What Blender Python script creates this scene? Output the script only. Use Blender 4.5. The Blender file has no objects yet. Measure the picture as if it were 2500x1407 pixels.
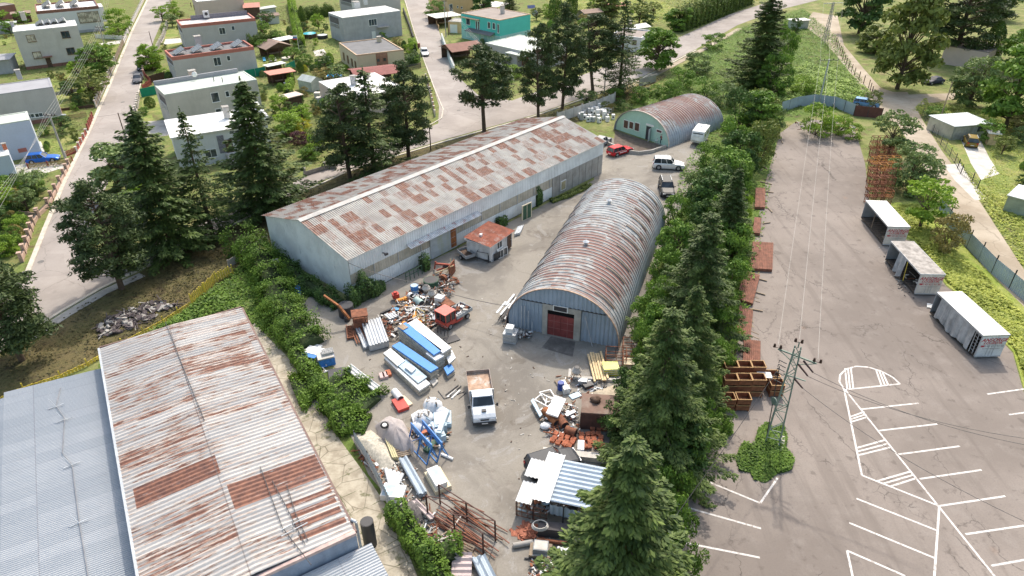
import bpy, math, random
import numpy as np
from mathutils import Vector, Matrix
S = bpy.context.scene
C = S.collection
rnd = random.Random(7)
R = math.radians
# ---------------------------------------------------------------- camera, world, sun, exposure
CAMH = 40.0; PITCH = R(32.0); ROLL = R(-0.3); FPX = 1667.0
_fw = Vector((0, math.cos(PITCH), -math.sin(PITCH)))
_up0 = Vector((0, math.sin(PITCH), math.cos(PITCH))); _rt0 = Vector((1, 0, 0))
_rt = _rt0*math.cos(ROLL) + _up0*math.sin(ROLL)
_up = _up0*math.cos(ROLL) - _rt0*math.sin(ROLL)
cam = bpy.data.cameras.new('camera'); camo = bpy.data.objects.new('camera', cam); C.objects.link(camo)
camo.matrix_world = Matrix(((_rt.x, _up.x, -_fw.x, 0), (_rt.y, _up.y, -_fw.y, 0), (_rt.z, _up.z, -_fw.z, CAMH), (0, 0, 0, 1)))
cam.sensor_width = 36.0; cam.lens = 36.0*FPX/2500.0; cam.clip_end = 3000; cam.clip_start = 0.5
S.camera = camo
SUN_EL = R(50); SUN_AZ = R(15)
w = bpy.data.worlds.new("World"); S.world = w; w.use_nodes = True
_n = w.node_tree.nodes; _sky = _n.new('ShaderNodeTexSky'); _sky.sky_type = 'NISHITA'; _sky.sun_disc = False
_sky.sun_elevation = SUN_EL; _sky.sun_rotation = SUN_AZ; _sky.air_density = 1.7; _sky.dust_density = 4.5; _sky.ozone_density = 1.0
w.node_tree.links.new(_sky.outputs[0], _n['Background'].inputs[0]); _n['Background'].inputs[1].default_value = 0.15
sl = bpy.data.lights.new('sun', 'SUN'); sl.energy = 2.15; sl.angle = R(1.5); sl.color = (1.0, 0.935, 0.85)
so = bpy.data.objects.new('sun', sl); C.objects.link(so); so.location = (60, 200, 200)
_sd = Vector((math.sin(SUN_AZ)*math.cos(SUN_EL), math.cos(SUN_AZ)*math.cos(SUN_EL), math.sin(SUN_EL)))
so.rotation_euler = (-_sd).to_track_quat('-Z', 'Y').to_euler()
S.view_settings.view_transform = 'Standard'; S.view_settings.look = 'None'; S.view_settings.exposure = 0.70; S.view_settings.gamma = 1.0
# ---------------------------------------------------------------- pixel <-> place (the photograph's ground plan)
def ray(u, v): return _fw*FPX + _rt*(u-1250) - _up*(v-703.5)
def G(u, v, z=0.0):
    d = ray(u, v); t = (z-CAMH)/d.z
    return Vector((d.x*t, d.y*t, z))
def PJ(p):
    q = Vector(p) - Vector((0, 0, CAMH)); Z = q.dot(_fw)
    return 1250+FPX*q.dot(_rt)/Z, 703.5-FPX*q.dot(_up)/Z
def HG(base, topv):
    b = G(*base); lo, hi = 0.0, 34.0
    for _ in range(40):
        m = (lo+hi)/2
        if PJ((b.x, b.y, m))[1] > topv: lo = m
        else: hi = m
    return lo
def ppm(p): # photo pixels per metre at a place
    return FPX/(Vector(p)-Vector((0, 0, CAMH))).dot(_fw)
# ---------------------------------------------------------------- node materials
class NT:
    def __init__(s, name):
        s.m = bpy.data.materials.new(name); s.m.use_nodes = True; s.t = s.m.node_tree; s.t.nodes.clear()
        s.out = s.t.nodes.new('ShaderNodeOutputMaterial'); s.tc = s.t.nodes.new('ShaderNodeTexCoord')
    def link(s, a, b): s.t.links.new(a, b)
    def put(s, sock, v):
        if isinstance(v, bpy.types.NodeSocket): s.link(v, sock)
        elif isinstance(v, (tuple, list)) and len(v) == 3 and sock.type == 'RGBA': sock.default_value = (*v, 1)
        else: sock.default_value = v
    def math(s, op, a, b=0.0, c=0.0, clamp=False):
        n = s.t.nodes.new('ShaderNodeMath'); n.operation = op; n.use_clamp = clamp
        s.put(n.inputs[0], a); s.put(n.inputs[1], b); s.put(n.inputs[2], c); return n.outputs[0]
    def mix(s, f, a, b, mode='MIX'):
        n = s.t.nodes.new('ShaderNodeMix'); n.data_type = 'RGBA'; n.blend_type = mode; n.clamp_factor = True
        s.put(n.inputs[0], f); s.put(n.inputs[6], a); s.put(n.inputs[7], b); return n.outputs[2]
    def map(s, sc=(1, 1, 1), vec=None, loc=(0, 0, 0), rot=0.0):
        n = s.t.nodes.new('ShaderNodeMapping'); s.link(vec or s.tc.outputs['Object'], n.inputs[0])
        n.inputs[1].default_value = loc; n.inputs[2].default_value = (0, 0, rot); n.inputs[3].default_value = sc; return n.outputs[0]
    def noise(s, scale, vec=None, det=4.0, rough=0.6, dist=0.0):
        n = s.t.nodes.new('ShaderNodeTexNoise'); s.link(vec or s.tc.outputs['Object'], n.inputs['Vector'])
        n.inputs['Scale'].default_value = scale; n.inputs['Detail'].default_value = det
        n.inputs['Roughness'].default_value = rough; n.inputs['Distortion'].default_value = dist; return n
    def voro(s, scale, vec=None, feat='F1', rand=1.0):
        n = s.t.nodes.new('ShaderNodeTexVoronoi'); n.feature = feat; s.link(vec or s.tc.outputs['Object'], n.inputs['Vector'])
        n.inputs['Scale'].default_value = scale; n.inputs['Randomness'].default_value = rand; return n
    def step(s, v, lo, hi):
        n = s.t.nodes.new('ShaderNodeMapRange'); s.put(n.inputs[0], v); n.inputs[1].default_value = lo; n.inputs[2].default_value = hi
        n.interpolation_type = 'SMOOTHSTEP'; return n.outputs[0]
    def xyz(s, vec=None):
        n = s.t.nodes.new('ShaderNodeSeparateXYZ'); s.link(vec or s.tc.outputs['Object'], n.inputs[0]); return n.outputs
    def comb(s, x, y, z=0.0):
        n = s.t.nodes.new('ShaderNodeCombineXYZ'); s.put(n.inputs[0], x); s.put(n.inputs[1], y); s.put(n.inputs[2], z); return n.outputs[0]
    def white(s, vec):
        n = s.t.nodes.new('ShaderNodeTexWhiteNoise'); n.noise_dimensions = '3D'; s.link(vec, n.inputs[0]); return n.outputs[0]
    def rect(s, X, Y, x0, x1, y0, y1):
        a = s.math('MULTIPLY', s.math('GREATER_THAN', X, x0), s.math('LESS_THAN', X, x1))
        b = s.math('MULTIPLY', s.math('GREATER_THAN', Y, y0), s.math('LESS_THAN', Y, y1)); return s.math('MULTIPLY', a, b)
    def end(s, col, rough=0.8, metal=0.0, bump=None, bs=0.3, bd=0.02, spec=0.5, trans=0.0):
        p = s.t.nodes.new('ShaderNodeBsdfPrincipled'); s.put(p.inputs['Base Color'], col); s.put(p.inputs['Roughness'], rough)
        s.put(p.inputs['Metallic'], metal); p.inputs['Specular IOR Level'].default_value = spec
        if bump is not None:
            b = s.t.nodes.new('ShaderNodeBump'); b.inputs['Strength'].default_value = bs; b.inputs['Distance'].default_value = bd
            s.link(bump, b.inputs['Height']); s.link(b.outputs[0], p.inputs['Normal'])
        o = p.outputs[0]
        if trans > 0:
            t = s.t.nodes.new('ShaderNodeBsdfTranslucent'); s.put(t.inputs[0], col); mx = s.t.nodes.new('ShaderNodeMixShader')
            mx.inputs[0].default_value = trans; s.link(o, mx.inputs[1]); s.link(t.outputs[0], mx.inputs[2]); o = mx.outputs[0]
        s.link(o, s.out.inputs[0]); return s.m
def dk(c, f): return tuple(max(0, min(1, x*f)) for x in c)
_mc = {}
def PM(name, col, rough=0.75, metal=0.0, var=0.18, sc=1.5, dirt=None, dirtamt=0.35, spec=0.4):
    """weathered surface: mottled base colour, finer grain, and stains of a second colour"""
    if name in _mc: return _mc[name]
    n = NT(name); a = n.noise(sc, det=5); b = n.noise(sc*9, det=3)
    c = n.mix(n.step(a.outputs[0], .3, .7), dk(col, 1-var), dk(col, 1+var))
    c = n.mix(n.math('MULTIPLY', n.step(b.outputs[0], .45, .75), .3), c, dk(col, .72))
    if dirt:
        d = n.noise(sc*.8, n.map((1, 1, .25)), det=6, rough=.7); c = n.mix(n.math('MULTIPLY', n.step(d.outputs[0], .5, .68), dirtamt), c, dirt)
    _mc[name] = n.end(c, rough, metal, b.outputs[0], .25, .02, spec); return _mc[name]
def FOL(name, c1, c2, trans=0.25):
    """foliage: every leaf cluster its own tone between two greens, larger clumps lean to one or the other"""
    if name in _mc: return _mc[name]
    c1 = dk(c1, 1.35); c2 = (min(1, c2[0]*1.42), min(1, c2[1]*1.5), c2[2]*1.15); n = NT(name); g = n.t.nodes.new('ShaderNodeNewGeometry'); a = n.noise(.55, det=2)
    f = n.math('ADD', n.math('MULTIPLY', g.outputs['Random Per Island'], .6), n.math('MULTIPLY', n.step(a.outputs[0], .35, .65), .4))
    c = n.mix(f, c1, c2); _mc[name] = n.end(c, .6, 0, None, spec=.25, trans=trans); return _mc[name]
# ---------------------------------------------------------------- mesh builder and object tree
class MB:
    def __init__(s): s.v = []; s.f = []; s.mi = []; s.sm = []
    def add(s, vs, fs, mi=0, M=None, smooth=False):
        o = len(s.v)
        for p in vs: s.v.append(tuple(M @ Vector(p)) if M is not None else tuple(p))
        for f in fs: s.f.append(tuple(o+i for i in f)); s.mi.append(mi); s.sm.append(smooth)
        return s
    def box(s, x0, x1, y0, y1, z0, z1, mi=0, M=None):
        return s.add([(x0,y0,z0),(x1,y0,z0),(x1,y1,z0),(x0,y1,z0),(x0,y0,z1),(x1,y0,z1),(x1,y1,z1),(x0,y1,z1)],
            [(0,3,2,1),(4,5,6,7),(0,1,5,4),(1,2,6,5),(2,3,7,6),(3,0,4,7)], mi, M)
    def prism(s, poly, z0, z1, mi=0, M=None):
        n = len(poly); a = sum(poly[i][0]*poly[(i+1)%n][1]-poly[(i+1)%n][0]*poly[i][1] for i in range(n))
        if a < 0: poly = poly[::-1]
        return s.add([(p[0],p[1],z0) for p in poly]+[(p[0],p[1],z1) for p in poly],
            [tuple(range(n))[::-1], tuple(range(n,2*n))]+[(i,(i+1)%n,n+(i+1)%n,n+i) for i in range(n)], mi, M)
    def sect(s, prof, a, b, axis='x', mi=0, M=None):
        """extrude a (horizontal, z) profile along x or y"""
        n = len(prof)
        P = (lambda t, q: (t, q[0], q[1])) if axis == 'x' else (lambda t, q: (q[0], t, q[1]))
        return s.add([P(a, q) for q in prof]+[P(b, q) for q in prof],
            [tuple(range(n)), tuple(range(n,2*n))[::-1]]+[(i,n+i,n+(i+1)%n,(i+1)%n) for i in range(n)], mi, M)
    def cyl(s, p, q, r0, r1=None, n=8, mi=0, M=None, caps=True, smooth=True):
        r1 = r0 if r1 is None else r1; p = Vector(p); q = Vector(q); d = (q-p)
        if d.length < 1e-6: return s
        d.normalize(); a = d.orthogonal().normalized(); b = d.cross(a)
        vs = [p+(a*math.cos(t)+b*math.sin(t))*r0 for t in [2*math.pi*i/n for i in range(n)]]+[q+(a*math.cos(t)+b*math.sin(t))*r1 for t in [2*math.pi*i/n for i in range(n)]]
        s.add(vs, [(i,(i+1)%n,n+(i+1)%n,n+i) for i in range(n)], mi, M, smooth)
        if caps: s.add(vs, [tuple(range(n))[::-1], tuple(range(n,2*n))], mi, M)
        return s
    def bar(s, p, q, w, h=None, mi=0, M=None): # square bar
        h = w if h is None else h; p = Vector(p); q = Vector(q); d = (q-p)
        if d.length < 1e-6: return s
        d.normalize(); a = d.cross(Vector((0,0,1)))
        a = Vector((1,0,0)) if a.length < .05 else a.normalized(); b = a.cross(d)
        a = a*w/2; b = b*h/2; vs = [p-a-b,p+a-b,p+a+b,p-a+b,q-a-b,q+a-b,q+a+b,q-a+b]
        return s.add(vs, [(0,3,2,1),(4,5,6,7),(0,1,5,4),(1,2,6,5),(2,3,7,6),(3,0,4,7)], mi, M)
    def blob(s, c, rx, ry, rz, mi=0, n=10, m=6, jit=0.0, M=None, sd=1):
        r = random.Random(sd); vs = []; fs = []
        for i in range(m+1):
            th = math.pi*i/m
            for j in range(n):
                ph = 2*math.pi*j/n; k = 1+r.uniform(-jit, jit) if 0 < i < m else 1
                vs.append((c[0]+rx*k*math.sin(th)*math.cos(ph), c[1]+ry*k*math.sin(th)*math.sin(ph), c[2]+rz*k*math.cos(th)))
        for i in range(m):
            for j in range(n): fs.append((i*n+j, (i+1)*n+j, (i+1)*n+(j+1)%n, i*n+(j+1)%n))
        return s.add(vs, fs, mi, M, True)
    def build(s, name, mats, parent=None):
        me = bpy.data.meshes.new(name); me.from_pydata(s.v, [], s.f)
        for m in (mats if isinstance(mats, (list, tuple)) else [mats]): me.materials.append(m)
        me.polygons.foreach_set('material_index', s.mi); me.polygons.foreach_set('use_smooth', s.sm); me.update()
        o = bpy.data.objects.new(name, me); C.objects.link(o)
        if parent is not None: o.parent = parent
        return o
def tag(o, label=None, cat=None, group=None, kind=None):
    if label: o['label'] = label
    if cat: o['category'] = cat
    if group: o['group'] = group
    if kind: o['kind'] = kind
    return o
def E(name, loc, rz=0.0, label=None, cat=None, group=None):
    o = bpy.data.objects.new(name, None); C.objects.link(o); o.location = loc; o.rotation_euler = (0, 0, rz); o.empty_display_size = .2
    return tag(o, label, cat, group)
def copyt(o, parent=None):
    c = o.copy(); C.objects.link(c)
    if parent is not None: c.parent = parent
    for ch in o.children: copyt(ch, c)
    return c
def one(mb, name, mat, label, cat, loc=(0,0,0), rz=0.0, group=None, kind=None):
    o = mb.build(name, mat); o.location = loc; o.rotation_euler = (0, 0, rz); return tag(o, label, cat, group, kind)
def TR(x=0, y=0, z=0, rz=0, rx=0, ry=0):
    return Matrix.Translation((x, y, z)) @ Matrix.Rotation(rz, 4, 'Z') @ Matrix.Rotation(ry, 4, 'Y') @ Matrix.Rotation(rx, 4, 'X')
# ---------------------------------------------------------------- shared materials
def asphalt_lot():
    n = NT('old_asphalt'); wv = n.map((1, 1, 1)); big = n.noise(.06, det=5); mid = n.noise(.5, det=6, rough=.7); fine = n.noise(9, det=2)
    c = n.mix(n.step(big.outputs[0], .35, .65), (.200, .170, .148), (.285, .245, .215))
    c = n.mix(n.math('MULTIPLY', n.step(mid.outputs[0], .48, .72), .45), c, (.31, .275, .245))
    c = n.mix(n.math('MULTIPLY', n.step(fine.outputs[0], .4, .8), .35), c, (.15, .13, .125))
    X = n.xyz(); st = n.noise(1, n.map((.9, .07, 1), rot=R(-18)), det=4)
    c = n.mix(n.math('MULTIPLY', n.step(st.outputs[0], .50, .68), .45), c, (.16, .135, .118))
    # cracks: warped cell edges, widest along a few long runs
    wp = n.noise(.35, det=5); wa = n.t.nodes.new('ShaderNodeVectorMath'); wa.operation = 'MULTIPLY_ADD'
    n.link(wp.outputs['Color'], wa.inputs[0]); wa.inputs[1].default_value = (2.6, 2.6, 0); n.link(n.map((1, .45, 0), rot=R(-15)), wa.inputs[2])
    e1 = n.voro(.13, wa.outputs[0], 'DISTANCE_TO_EDGE').outputs[0]; msk = n.noise(.11, det=3); k = n.step(msk.outputs[0], .42, .58)
    cr = n.math('MULTIPLY', n.math('SUBTRACT', 1, n.step(e1, .0008, .0055)), k)
    wb = n.t.nodes.new('ShaderNodeVectorMath'); wb.operation = 'MULTIPLY_ADD'; n.link(n.noise(1.2, det=4).outputs['Color'], wb.inputs[0]); wb.inputs[1].default_value = (.7, .7, 0); n.link(wv, wb.inputs[2])
    e2 = n.voro(1.3, wb.outputs[0], 'DISTANCE_TO_EDGE').outputs[0]
    near = n.math('SUBTRACT', 1, n.step(e1, .01, .05))
    cr2 = n.math('MULTIPLY', n.math('MULTIPLY', n.math('SUBTRACT', 1, n.step(e2, .01, .05)), near), n.step(n.noise(.2, det=2).outputs[0], .48, .6))
    c = n.mix(n.math('MULTIPLY', n.math('MAXIMUM', cr, cr2), .65), c, (.07, .06, .055))
    oil = n.noise(.9, n.map(loc=(12, 40, 0)), det=5, rough=.6); c = n.mix(n.math('MULTIPLY', n.step(oil.outputs[0], .58, .68), .55), c, (.125, .105, .092))
    pt = n.voro(.11, n.map(loc=(3, 9, 0), rot=.3)); c = n.mix(n.math('MULTIPLY', n.math('GREATER_THAN', n.xyz(pt.outputs['Color'])[0], .8), .18), c, (.17, .145, .13))
    ru = n.noise(.22, det=2); c = n.mix(n.math('MULTIPLY', n.step(ru.outputs[0], .70, .78), .35), c, (.36, .19, .1))
    return n.end(c, .92, 0, fine.outputs[0], .3, .01, .25)
def yard_dirt():
    n = NT('packed_yard_ground'); big = n.noise(.12, det=6, rough=.65, dist=.6); mid = n.noise(.7, det=7, rough=.72, dist=.5); fine = n.noise(8, det=3)
    c = n.mix(n.step(big.outputs[0], .36, .6), (.195, .178, .155), (.285, .262, .225))
    c = n.mix(n.math('MULTIPLY', n.step(mid.outputs[0], .52, .68), .6), c, (.325, .30, .265))
    d = n.noise(.33, n.map(loc=(31, 7, 0)), det=7, rough=.7, dist=1.0); c = n.mix(n.math('MULTIPLY', n.step(d.outputs[0], .55, .66), .55), c, (.125, .105, .085))
    p = n.noise(.25, n.map(loc=(3, 57, 0)), det=7, rough=.75, dist=1.5); c = n.mix(n.math('MULTIPLY', n.step(p.outputs[0], .56, .6), .45), c, (.34, .33, .315))
    t = n.noise(1, n.map((1.6, .08, 1), rot=R(-20)), det=4); c = n.mix(n.math('MULTIPLY', n.step(t.outputs[0], .55, .7), .25), c, (.25, .22, .19))
    c = n.mix(n.math('MULTIPLY', n.step(fine.outputs[0], .4, .75), .4), c, (.19, .165, .135))
    return n.end(c, .95, 0, fine.outputs[0], .5, .02, .2)
def road_mat(name, c1, c2, crack=.5):
    n = NT(name); big = n.noise(.15, det=6); mid = n.noise(1.6, det=6, rough=.7); fine = n.noise(10, det=2)
    c = n.mix(n.step(big.outputs[0], .35, .65), c1, c2); c = n.mix(n.math('MULTIPLY', n.step(mid.outputs[0], .5, .75), .3), c, dk(c2, 1.12))
    d = n.noise(.5, n.map(loc=(9, 5, 0)), det=6); c = n.mix(n.math('MULTIPLY', n.step(d.outputs[0], .58, .72), .35), c, dk(c1, .65))
    wa = n.t.nodes.new('ShaderNodeVectorMath'); wa.operation = 'MULTIPLY_ADD'; n.link(n.noise(.5, det=5).outputs['Color'], wa.inputs[0]); wa.inputs[1].default_value = (2, 2, 0); n.link(n.map((1, 1, 0)), wa.inputs[2]); e = n.voro(.16, wa.outputs[0], 'DISTANCE_TO_EDGE').outputs[0]
    c = n.mix(n.math('MULTIPLY', n.math('SUBTRACT', 1, n.step(e, .001, .01)), .4), c, dk(c1, .45)); pt = n.voro(.13, n.map(loc=(7, 2, 0), rot=.5)); c = n.mix(n.math('MULTIPLY', n.math('GREATER_THAN', n.xyz(pt.outputs['Color'])[0], .78), .22), c, dk(c1, .7))
    c = n.mix(n.math('MULTIPLY', n.step(fine.outputs[0], .4, .8), .25), c, dk(c1, .75)); return n.end(c, .93, 0, fine.outputs[0], .3, .01, .2)
def grass_mat(name, g1, g2, dry, dryamt=.5, sc=.25, soil=None):
    g1 = dk(g1, 1.35); g2 = dk(g2, 1.35); dry = dk(dry, 1.2); n = NT(name); a = n.noise(sc, det=6, rough=.65); b = n.noise(2.2, det=6, rough=.75); f = n.noise(11, det=3, rough=.7)
    c = n.mix(n.step(b.outputs[0], .35, .65), g1, g2)
    c = n.mix(n.math('MULTIPLY', n.step(a.outputs[0], .42, .64), dryamt), c, dry)
    if soil:
        d = n.noise(.4, n.map(loc=(50, 3, 0)), det=7, rough=.7); c = n.mix(n.math('MULTIPLY', n.step(d.outputs[0], .52, .64), .8), c, soil)
    c = n.mix(n.math('MULTIPLY', n.step(f.outputs[0], .42, .72), .45), c, dk(g1, .45)); return n.end(c, .95, 0, f.outputs[0], .8, .06, .15)
def slabs():
    n = NT('concrete_slabs'); b = n.t.nodes.new('ShaderNodeTexBrick'); wq = n.t.nodes.new('ShaderNodeVectorMath'); wq.operation = 'MULTIPLY_ADD'; n.link(n.noise(.8, det=4).outputs['Color'], wq.inputs[0]); wq.inputs[1].default_value = (.35, .35, 0); n.link(n.map((1, 1, 1), rot=R(-34)), wq.inputs[2]); n.link(wq.outputs[0], b.inputs[0]); b.offset = 0.0
    b.inputs['Scale'].default_value = 1; b.inputs['Brick Width'].default_value = 3.0; b.inputs['Row Height'].default_value = 1.9; b.inputs['Mortar Size'].default_value = .03
    m = n.noise(.9, det=7, rough=.7); f = n.noise(9, det=3)
    c = n.mix(n.step(m.outputs[0], .35, .65), (.30, .265, .205), (.45, .41, .33)); e = n.voro(.5, n.map(loc=(4, 4, 0)), 'DISTANCE_TO_EDGE').outputs[0]
    c = n.mix(n.math('MULTIPLY', n.math('SUBTRACT', 1, n.step(e, .002, .02)), .7), c, (.10, .09, .06))
    c = n.mix(n.math('MULTIPLY', b.outputs['Fac'], n.step(n.noise(.9, n.map(loc=(2, 8, 0)), det=4).outputs[0], .35, .6)), c, (.10, .11, .05)); g = n.noise(.8, n.map(loc=(8, 1, 0)), det=5)
    c = n.mix(n.math('MULTIPLY', n.step(g.outputs[0], .58, .66), .75), c, (.10, .11, .05)); return n.end(c, .93, 0, f.outputs[0], .3, .01, .2)
M_LOT = asphalt_lot(); M_YARD = yard_dirt(); M_SLAB = slabs()
M_ROAD = road_mat('street_asphalt', (.31, .275, .25), (.39, .35, .32)); M_TRACK = road_mat('sandy_track', (.33, .27, .20), (.46, .395, .31))
M_GRAVEL = PM('pale_gravel', (.50, .46, .38), .95, var=.25, sc=5, dirt=(.3,.27,.22), spec=.2)
M_GROUND = grass_mat('mixed_grass', (.085, .115, .032), (.165, .19, .06), (.28, .25, .12), .7, soil=(.16,.12,.07))
M_LAWN = grass_mat('lawn_grass', (.105, .145, .035), (.20, .235, .065), (.30, .26, .11), .65, .35)
M_DRYSHADE = grass_mat('shaded_dry_verge_grass', (.075, .075, .030), (.115, .095, .045), (.15, .115, .06), .7, .2, soil=(.06, .043, .03))  # dry grass, with the shade of the roadside trees darkened into its tones
M_WEED = grass_mat('weed_ground', (.06, .10, .02), (.12, .17, .04), (.16, .15, .06), .4, .3, soil=(.10,.08,.05))
M_GARD = grass_mat('garden_soil', (.09, .13, .03), (.16, .18, .06), (.22, .17, .09), .5, .5, soil=(.12,.085,.05))
M_KERB = PM('kerb_concrete', (.55, .50, .42), .9, sc=1.0)
M_CONC = PM('grey_concrete', (.38, .36, .33), .9, sc=.8, dirt=(.18,.16,.13))
M_CONCL = PM('pale_concrete', (.55, .52, .47), .9, sc=.8, dirt=(.3,.27,.22))
M_WHITE = PM('white_paint', (.78, .78, .76), .5, var=.04, sc=.8)
M_LINE = PM('road_marking_paint', (.66, .63, .60), .8, var=.15, sc=3.5, dirt=(.27,.23,.20), dirtamt=.95)
M_BARK = PM('bark', (.12, .085, .06), .95, sc=4)
M_DARK = PM('dark_metal', (.045, .045, .05), .5, var=.1)
M_RUBBER = PM('rubber', (.025, .025, .027), .8, var=.1)
M_RUST = PM('rusty_steel', (.22, .085, .045), .85, var=.35, sc=2.5, dirt=(.09,.05,.035))
M_RUSTO = PM('orange_rust_steel', (.32, .12, .045), .8, var=.35, sc=2.0, dirt=(.18,.08,.04))
M_GALV = PM('galvanised_steel', (.47, .50, .53), .5, .35, var=.12, sc=1.2, dirt=(.3,.27,.24))
M_WOOD = PM('weathered_wood', (.30, .235, .17), .85, sc=2.0, dirt=(.14,.10,.07))
M_WOODN = PM('new_timber', (.66, .50, .28), .7, sc=2.0)
M_WOODD = PM('dark_wood', (.10, .06, .04), .8, sc=2.0)
M_BLUEP = PM('blue_paint', (.05, .20, .50), .5, var=.12, sc=2)
M_TARPB = PM('blue_tarpaulin', (.05, .22, .62), .45, var=.2, sc=3)
M_ORANGE = PM('orange_paint', (.65, .26, .04), .6, var=.2, sc=2)
M_RED = PM('red_paint', (.50, .06, .045), .55, var=.15, sc=2, dirt=(.2,.08,.06))
M_YELLOW = PM('yellow_paint', (.62, .48, .07), .6, var=.25, sc=1.5, dirt=(.25,.22,.10))
M_BRICK = PM('red_brick', (.40, .15, .09), .9, var=.3, sc=5)
M_TILE = PM('clay_roof_tile', (.50, .17, .09), .85, var=.3, sc=4, dirt=(.2,.09,.07))
M_CREAM = PM('cream_plaster', (.66, .58, .42), .9, var=.06)
def glass_mat(name, c=(.03, .04, .05), r=.08):
    if name not in _mc:
        n = NT(name); a = n.noise(.9, det=2); _mc[name] = n.end(n.mix(n.step(a.outputs[0], .4, .6), c, dk(c, 2.2)), r, 0, spec=.6)
    return _mc[name]
M_GLASS = glass_mat('window_glass'); M_CURT = glass_mat('curtained_glass', (.30, .27, .22), .25); M_CARGL = glass_mat('car_glass', (.02, .025, .03), .06)
def carpaint(name, col, metal=.3):
    n = NT(name); a = n.noise(3, det=4); return n.end(n.mix(n.step(a.outputs[0], .3, .7), dk(col, .92), dk(col, 1.06)), .5 if max(col) < .2 else .36, metal*(max(col) > .2), spec=.3)
# ---------------------------------------------------------------- corrugated metal with rust
def rust_cols(n, vec=None):
    a = n.noise(2.2, vec, det=6, rough=.75); return n.mix(n.step(a.outputs[0], .35, .65), (.125, .047, .03), (.26, .105, .06))
def warehouse_roof_mat():
    """panel-by-panel rust: sheets 0.95 m wide, 1.75 m down the slope; streaks run down the slope (local y)"""
    n = NT('rusty_panel_roof'); X, Y, Z = n.xyz()
    wob = n.math('MULTIPLY', n.math('SUBTRACT', n.noise(6, n.map((1,.2,1)), det=3).outputs[0], .5), .25); cx = n.math('FLOOR', n.math('DIVIDE', X, .82)); cy = n.math('FLOOR', n.math('DIVIDE', Y, 1.62))
    wn = n.white(n.comb(cx, cy, 3.0)); cl = n.noise(.35, n.comb(cx, cy, 1.0), det=2).outputs[0]
    gate = n.math('ADD', n.math('MULTIPLY', wn, .6), n.math('MULTIPLY', cl, .9)); panel = n.step(n.math('ADD', gate, n.math('MULTIPLY', n.math('SUBTRACT', n.noise(1, n.map((11, 1.1, 1)), det=6, rough=.8).outputs[0], .5), .75)), .70, .89)
    st = n.noise(1, n.map((9, .55, 1)), det=5, rough=.7).outputs[0]; st2 = n.noise(1, n.map((20, 1.3, 1), loc=(5, 2, 0)), det=4).outputs[0]
    base = n.mix(n.step(n.noise(.6, det=5).outputs[0], .35, .65), (.28, .27, .25), (.40, .385, .355)); base = n.mix(n.math('MULTIPLY', wn, .35), base, (.46, .45, .42))
    brown = n.math('MULTIPLY', n.step(st, .50, .66), n.math('ADD', .35, n.math('MULTIPLY', n.white(n.comb(cx, cy, 9.0)), .6)))
    c = n.mix(n.math('MULTIPLY', brown, .75), base, (.27, .19, .14))
    rmask = n.math('MULTIPLY', panel, n.math('SUBTRACT', 1, n.math('MULTIPLY', n.step(st2, .50, .62), .65)))
    c = n.mix(rmask, c, rust_cols(n))
    # lap joints across the slope
    fy = n.math('FRACT', n.math('DIVIDE', Y, 1.62)); lap = n.math('LESS_THAN', fy, .035)
    c = n.mix(n.math('MULTIPLY', lap, .45), c, (.52, .49, .45)); return n.end(c, .62, .1, n.noise(8).outputs[0], .15, .01, .4)
def shed_roof_mat():
    """white painted ribs peeling to rust; ribs and streaks run along local x"""
    n = NT('peeling_rusty_roof'); X, Y, Z = n.xyz()
    st = n.noise(1, n.map((.45, 5.0, 1)), det=8, rough=.78).outputs[0]; big = n.noise(.16, det=4).outputs[0]
    sheet = n.math('FLOOR', n.math('DIVIDE', Y, .95)); colm = n.math('FLOOR', n.math('DIVIDE', X, 5.4)); wn = n.white(n.comb(colm, sheet, 2.0))
    base = n.mix(n.step(n.noise(.4, n.map((.3, 2, 1)), det=5).outputs[0], .35, .65), (.36, .355, .35), (.50, .48, .455)); base = n.mix(n.math('MULTIPLY', n.math('GREATER_THAN', wn, .7), .5), base, (.56, .49, .44))
    th = n.math('ADD', n.math('ADD', st, n.math('MULTIPLY', n.math('SUBTRACT', big, .5), .35)), n.math('MULTIPLY', n.math('SUBTRACT', wn, .5), .10))
    pe = n.step(th, .545, .58); edge = n.math('SUBTRACT', n.step(th, .51, .535), pe)
    full = n.math('MAXIMUM', n.rect(X, Y, .5, 5.55, -19.75, -17.9), n.math('MAXIMUM', n.rect(X, Y, 5.65, 11.3, -23.3, -21.0), n.math('MULTIPLY', n.rect(X, Y, 8.4, 11.2, -27.8, -24.4), n.math('GREATER_THAN', n.math('FRACT', n.math('DIVIDE', Y, .9)), .45))))
    pe = n.math('MAXIMUM', pe, n.math('MULTIPLY', full, n.math('SUBTRACT', 1, n.math('MULTIPLY', n.step(st, .40, .36), 1.0))))
    c = n.mix(n.math('MULTIPLY', edge, .7), base, (.40, .31, .23)); c = n.mix(n.math('MULTIPLY', n.step(n.noise(1, n.map((1.4, 14, 1)), det=6, rough=.8).outputs[0], .54, .62), .55), c, (.26, .19, .16)); c = n.mix(n.math('MULTIPLY', pe, .92), c, rust_cols(n))
    c = n.mix(n.math('MULTIPLY', n.math('LESS_THAN', n.math('ABSOLUTE', n.math('SUBTRACT', X, 5.35)), .035), .6), c, (.16, .13, .12)); return n.end(c, .6, .1, n.noise(8).outputs[0], .15, .01, .4)
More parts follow.
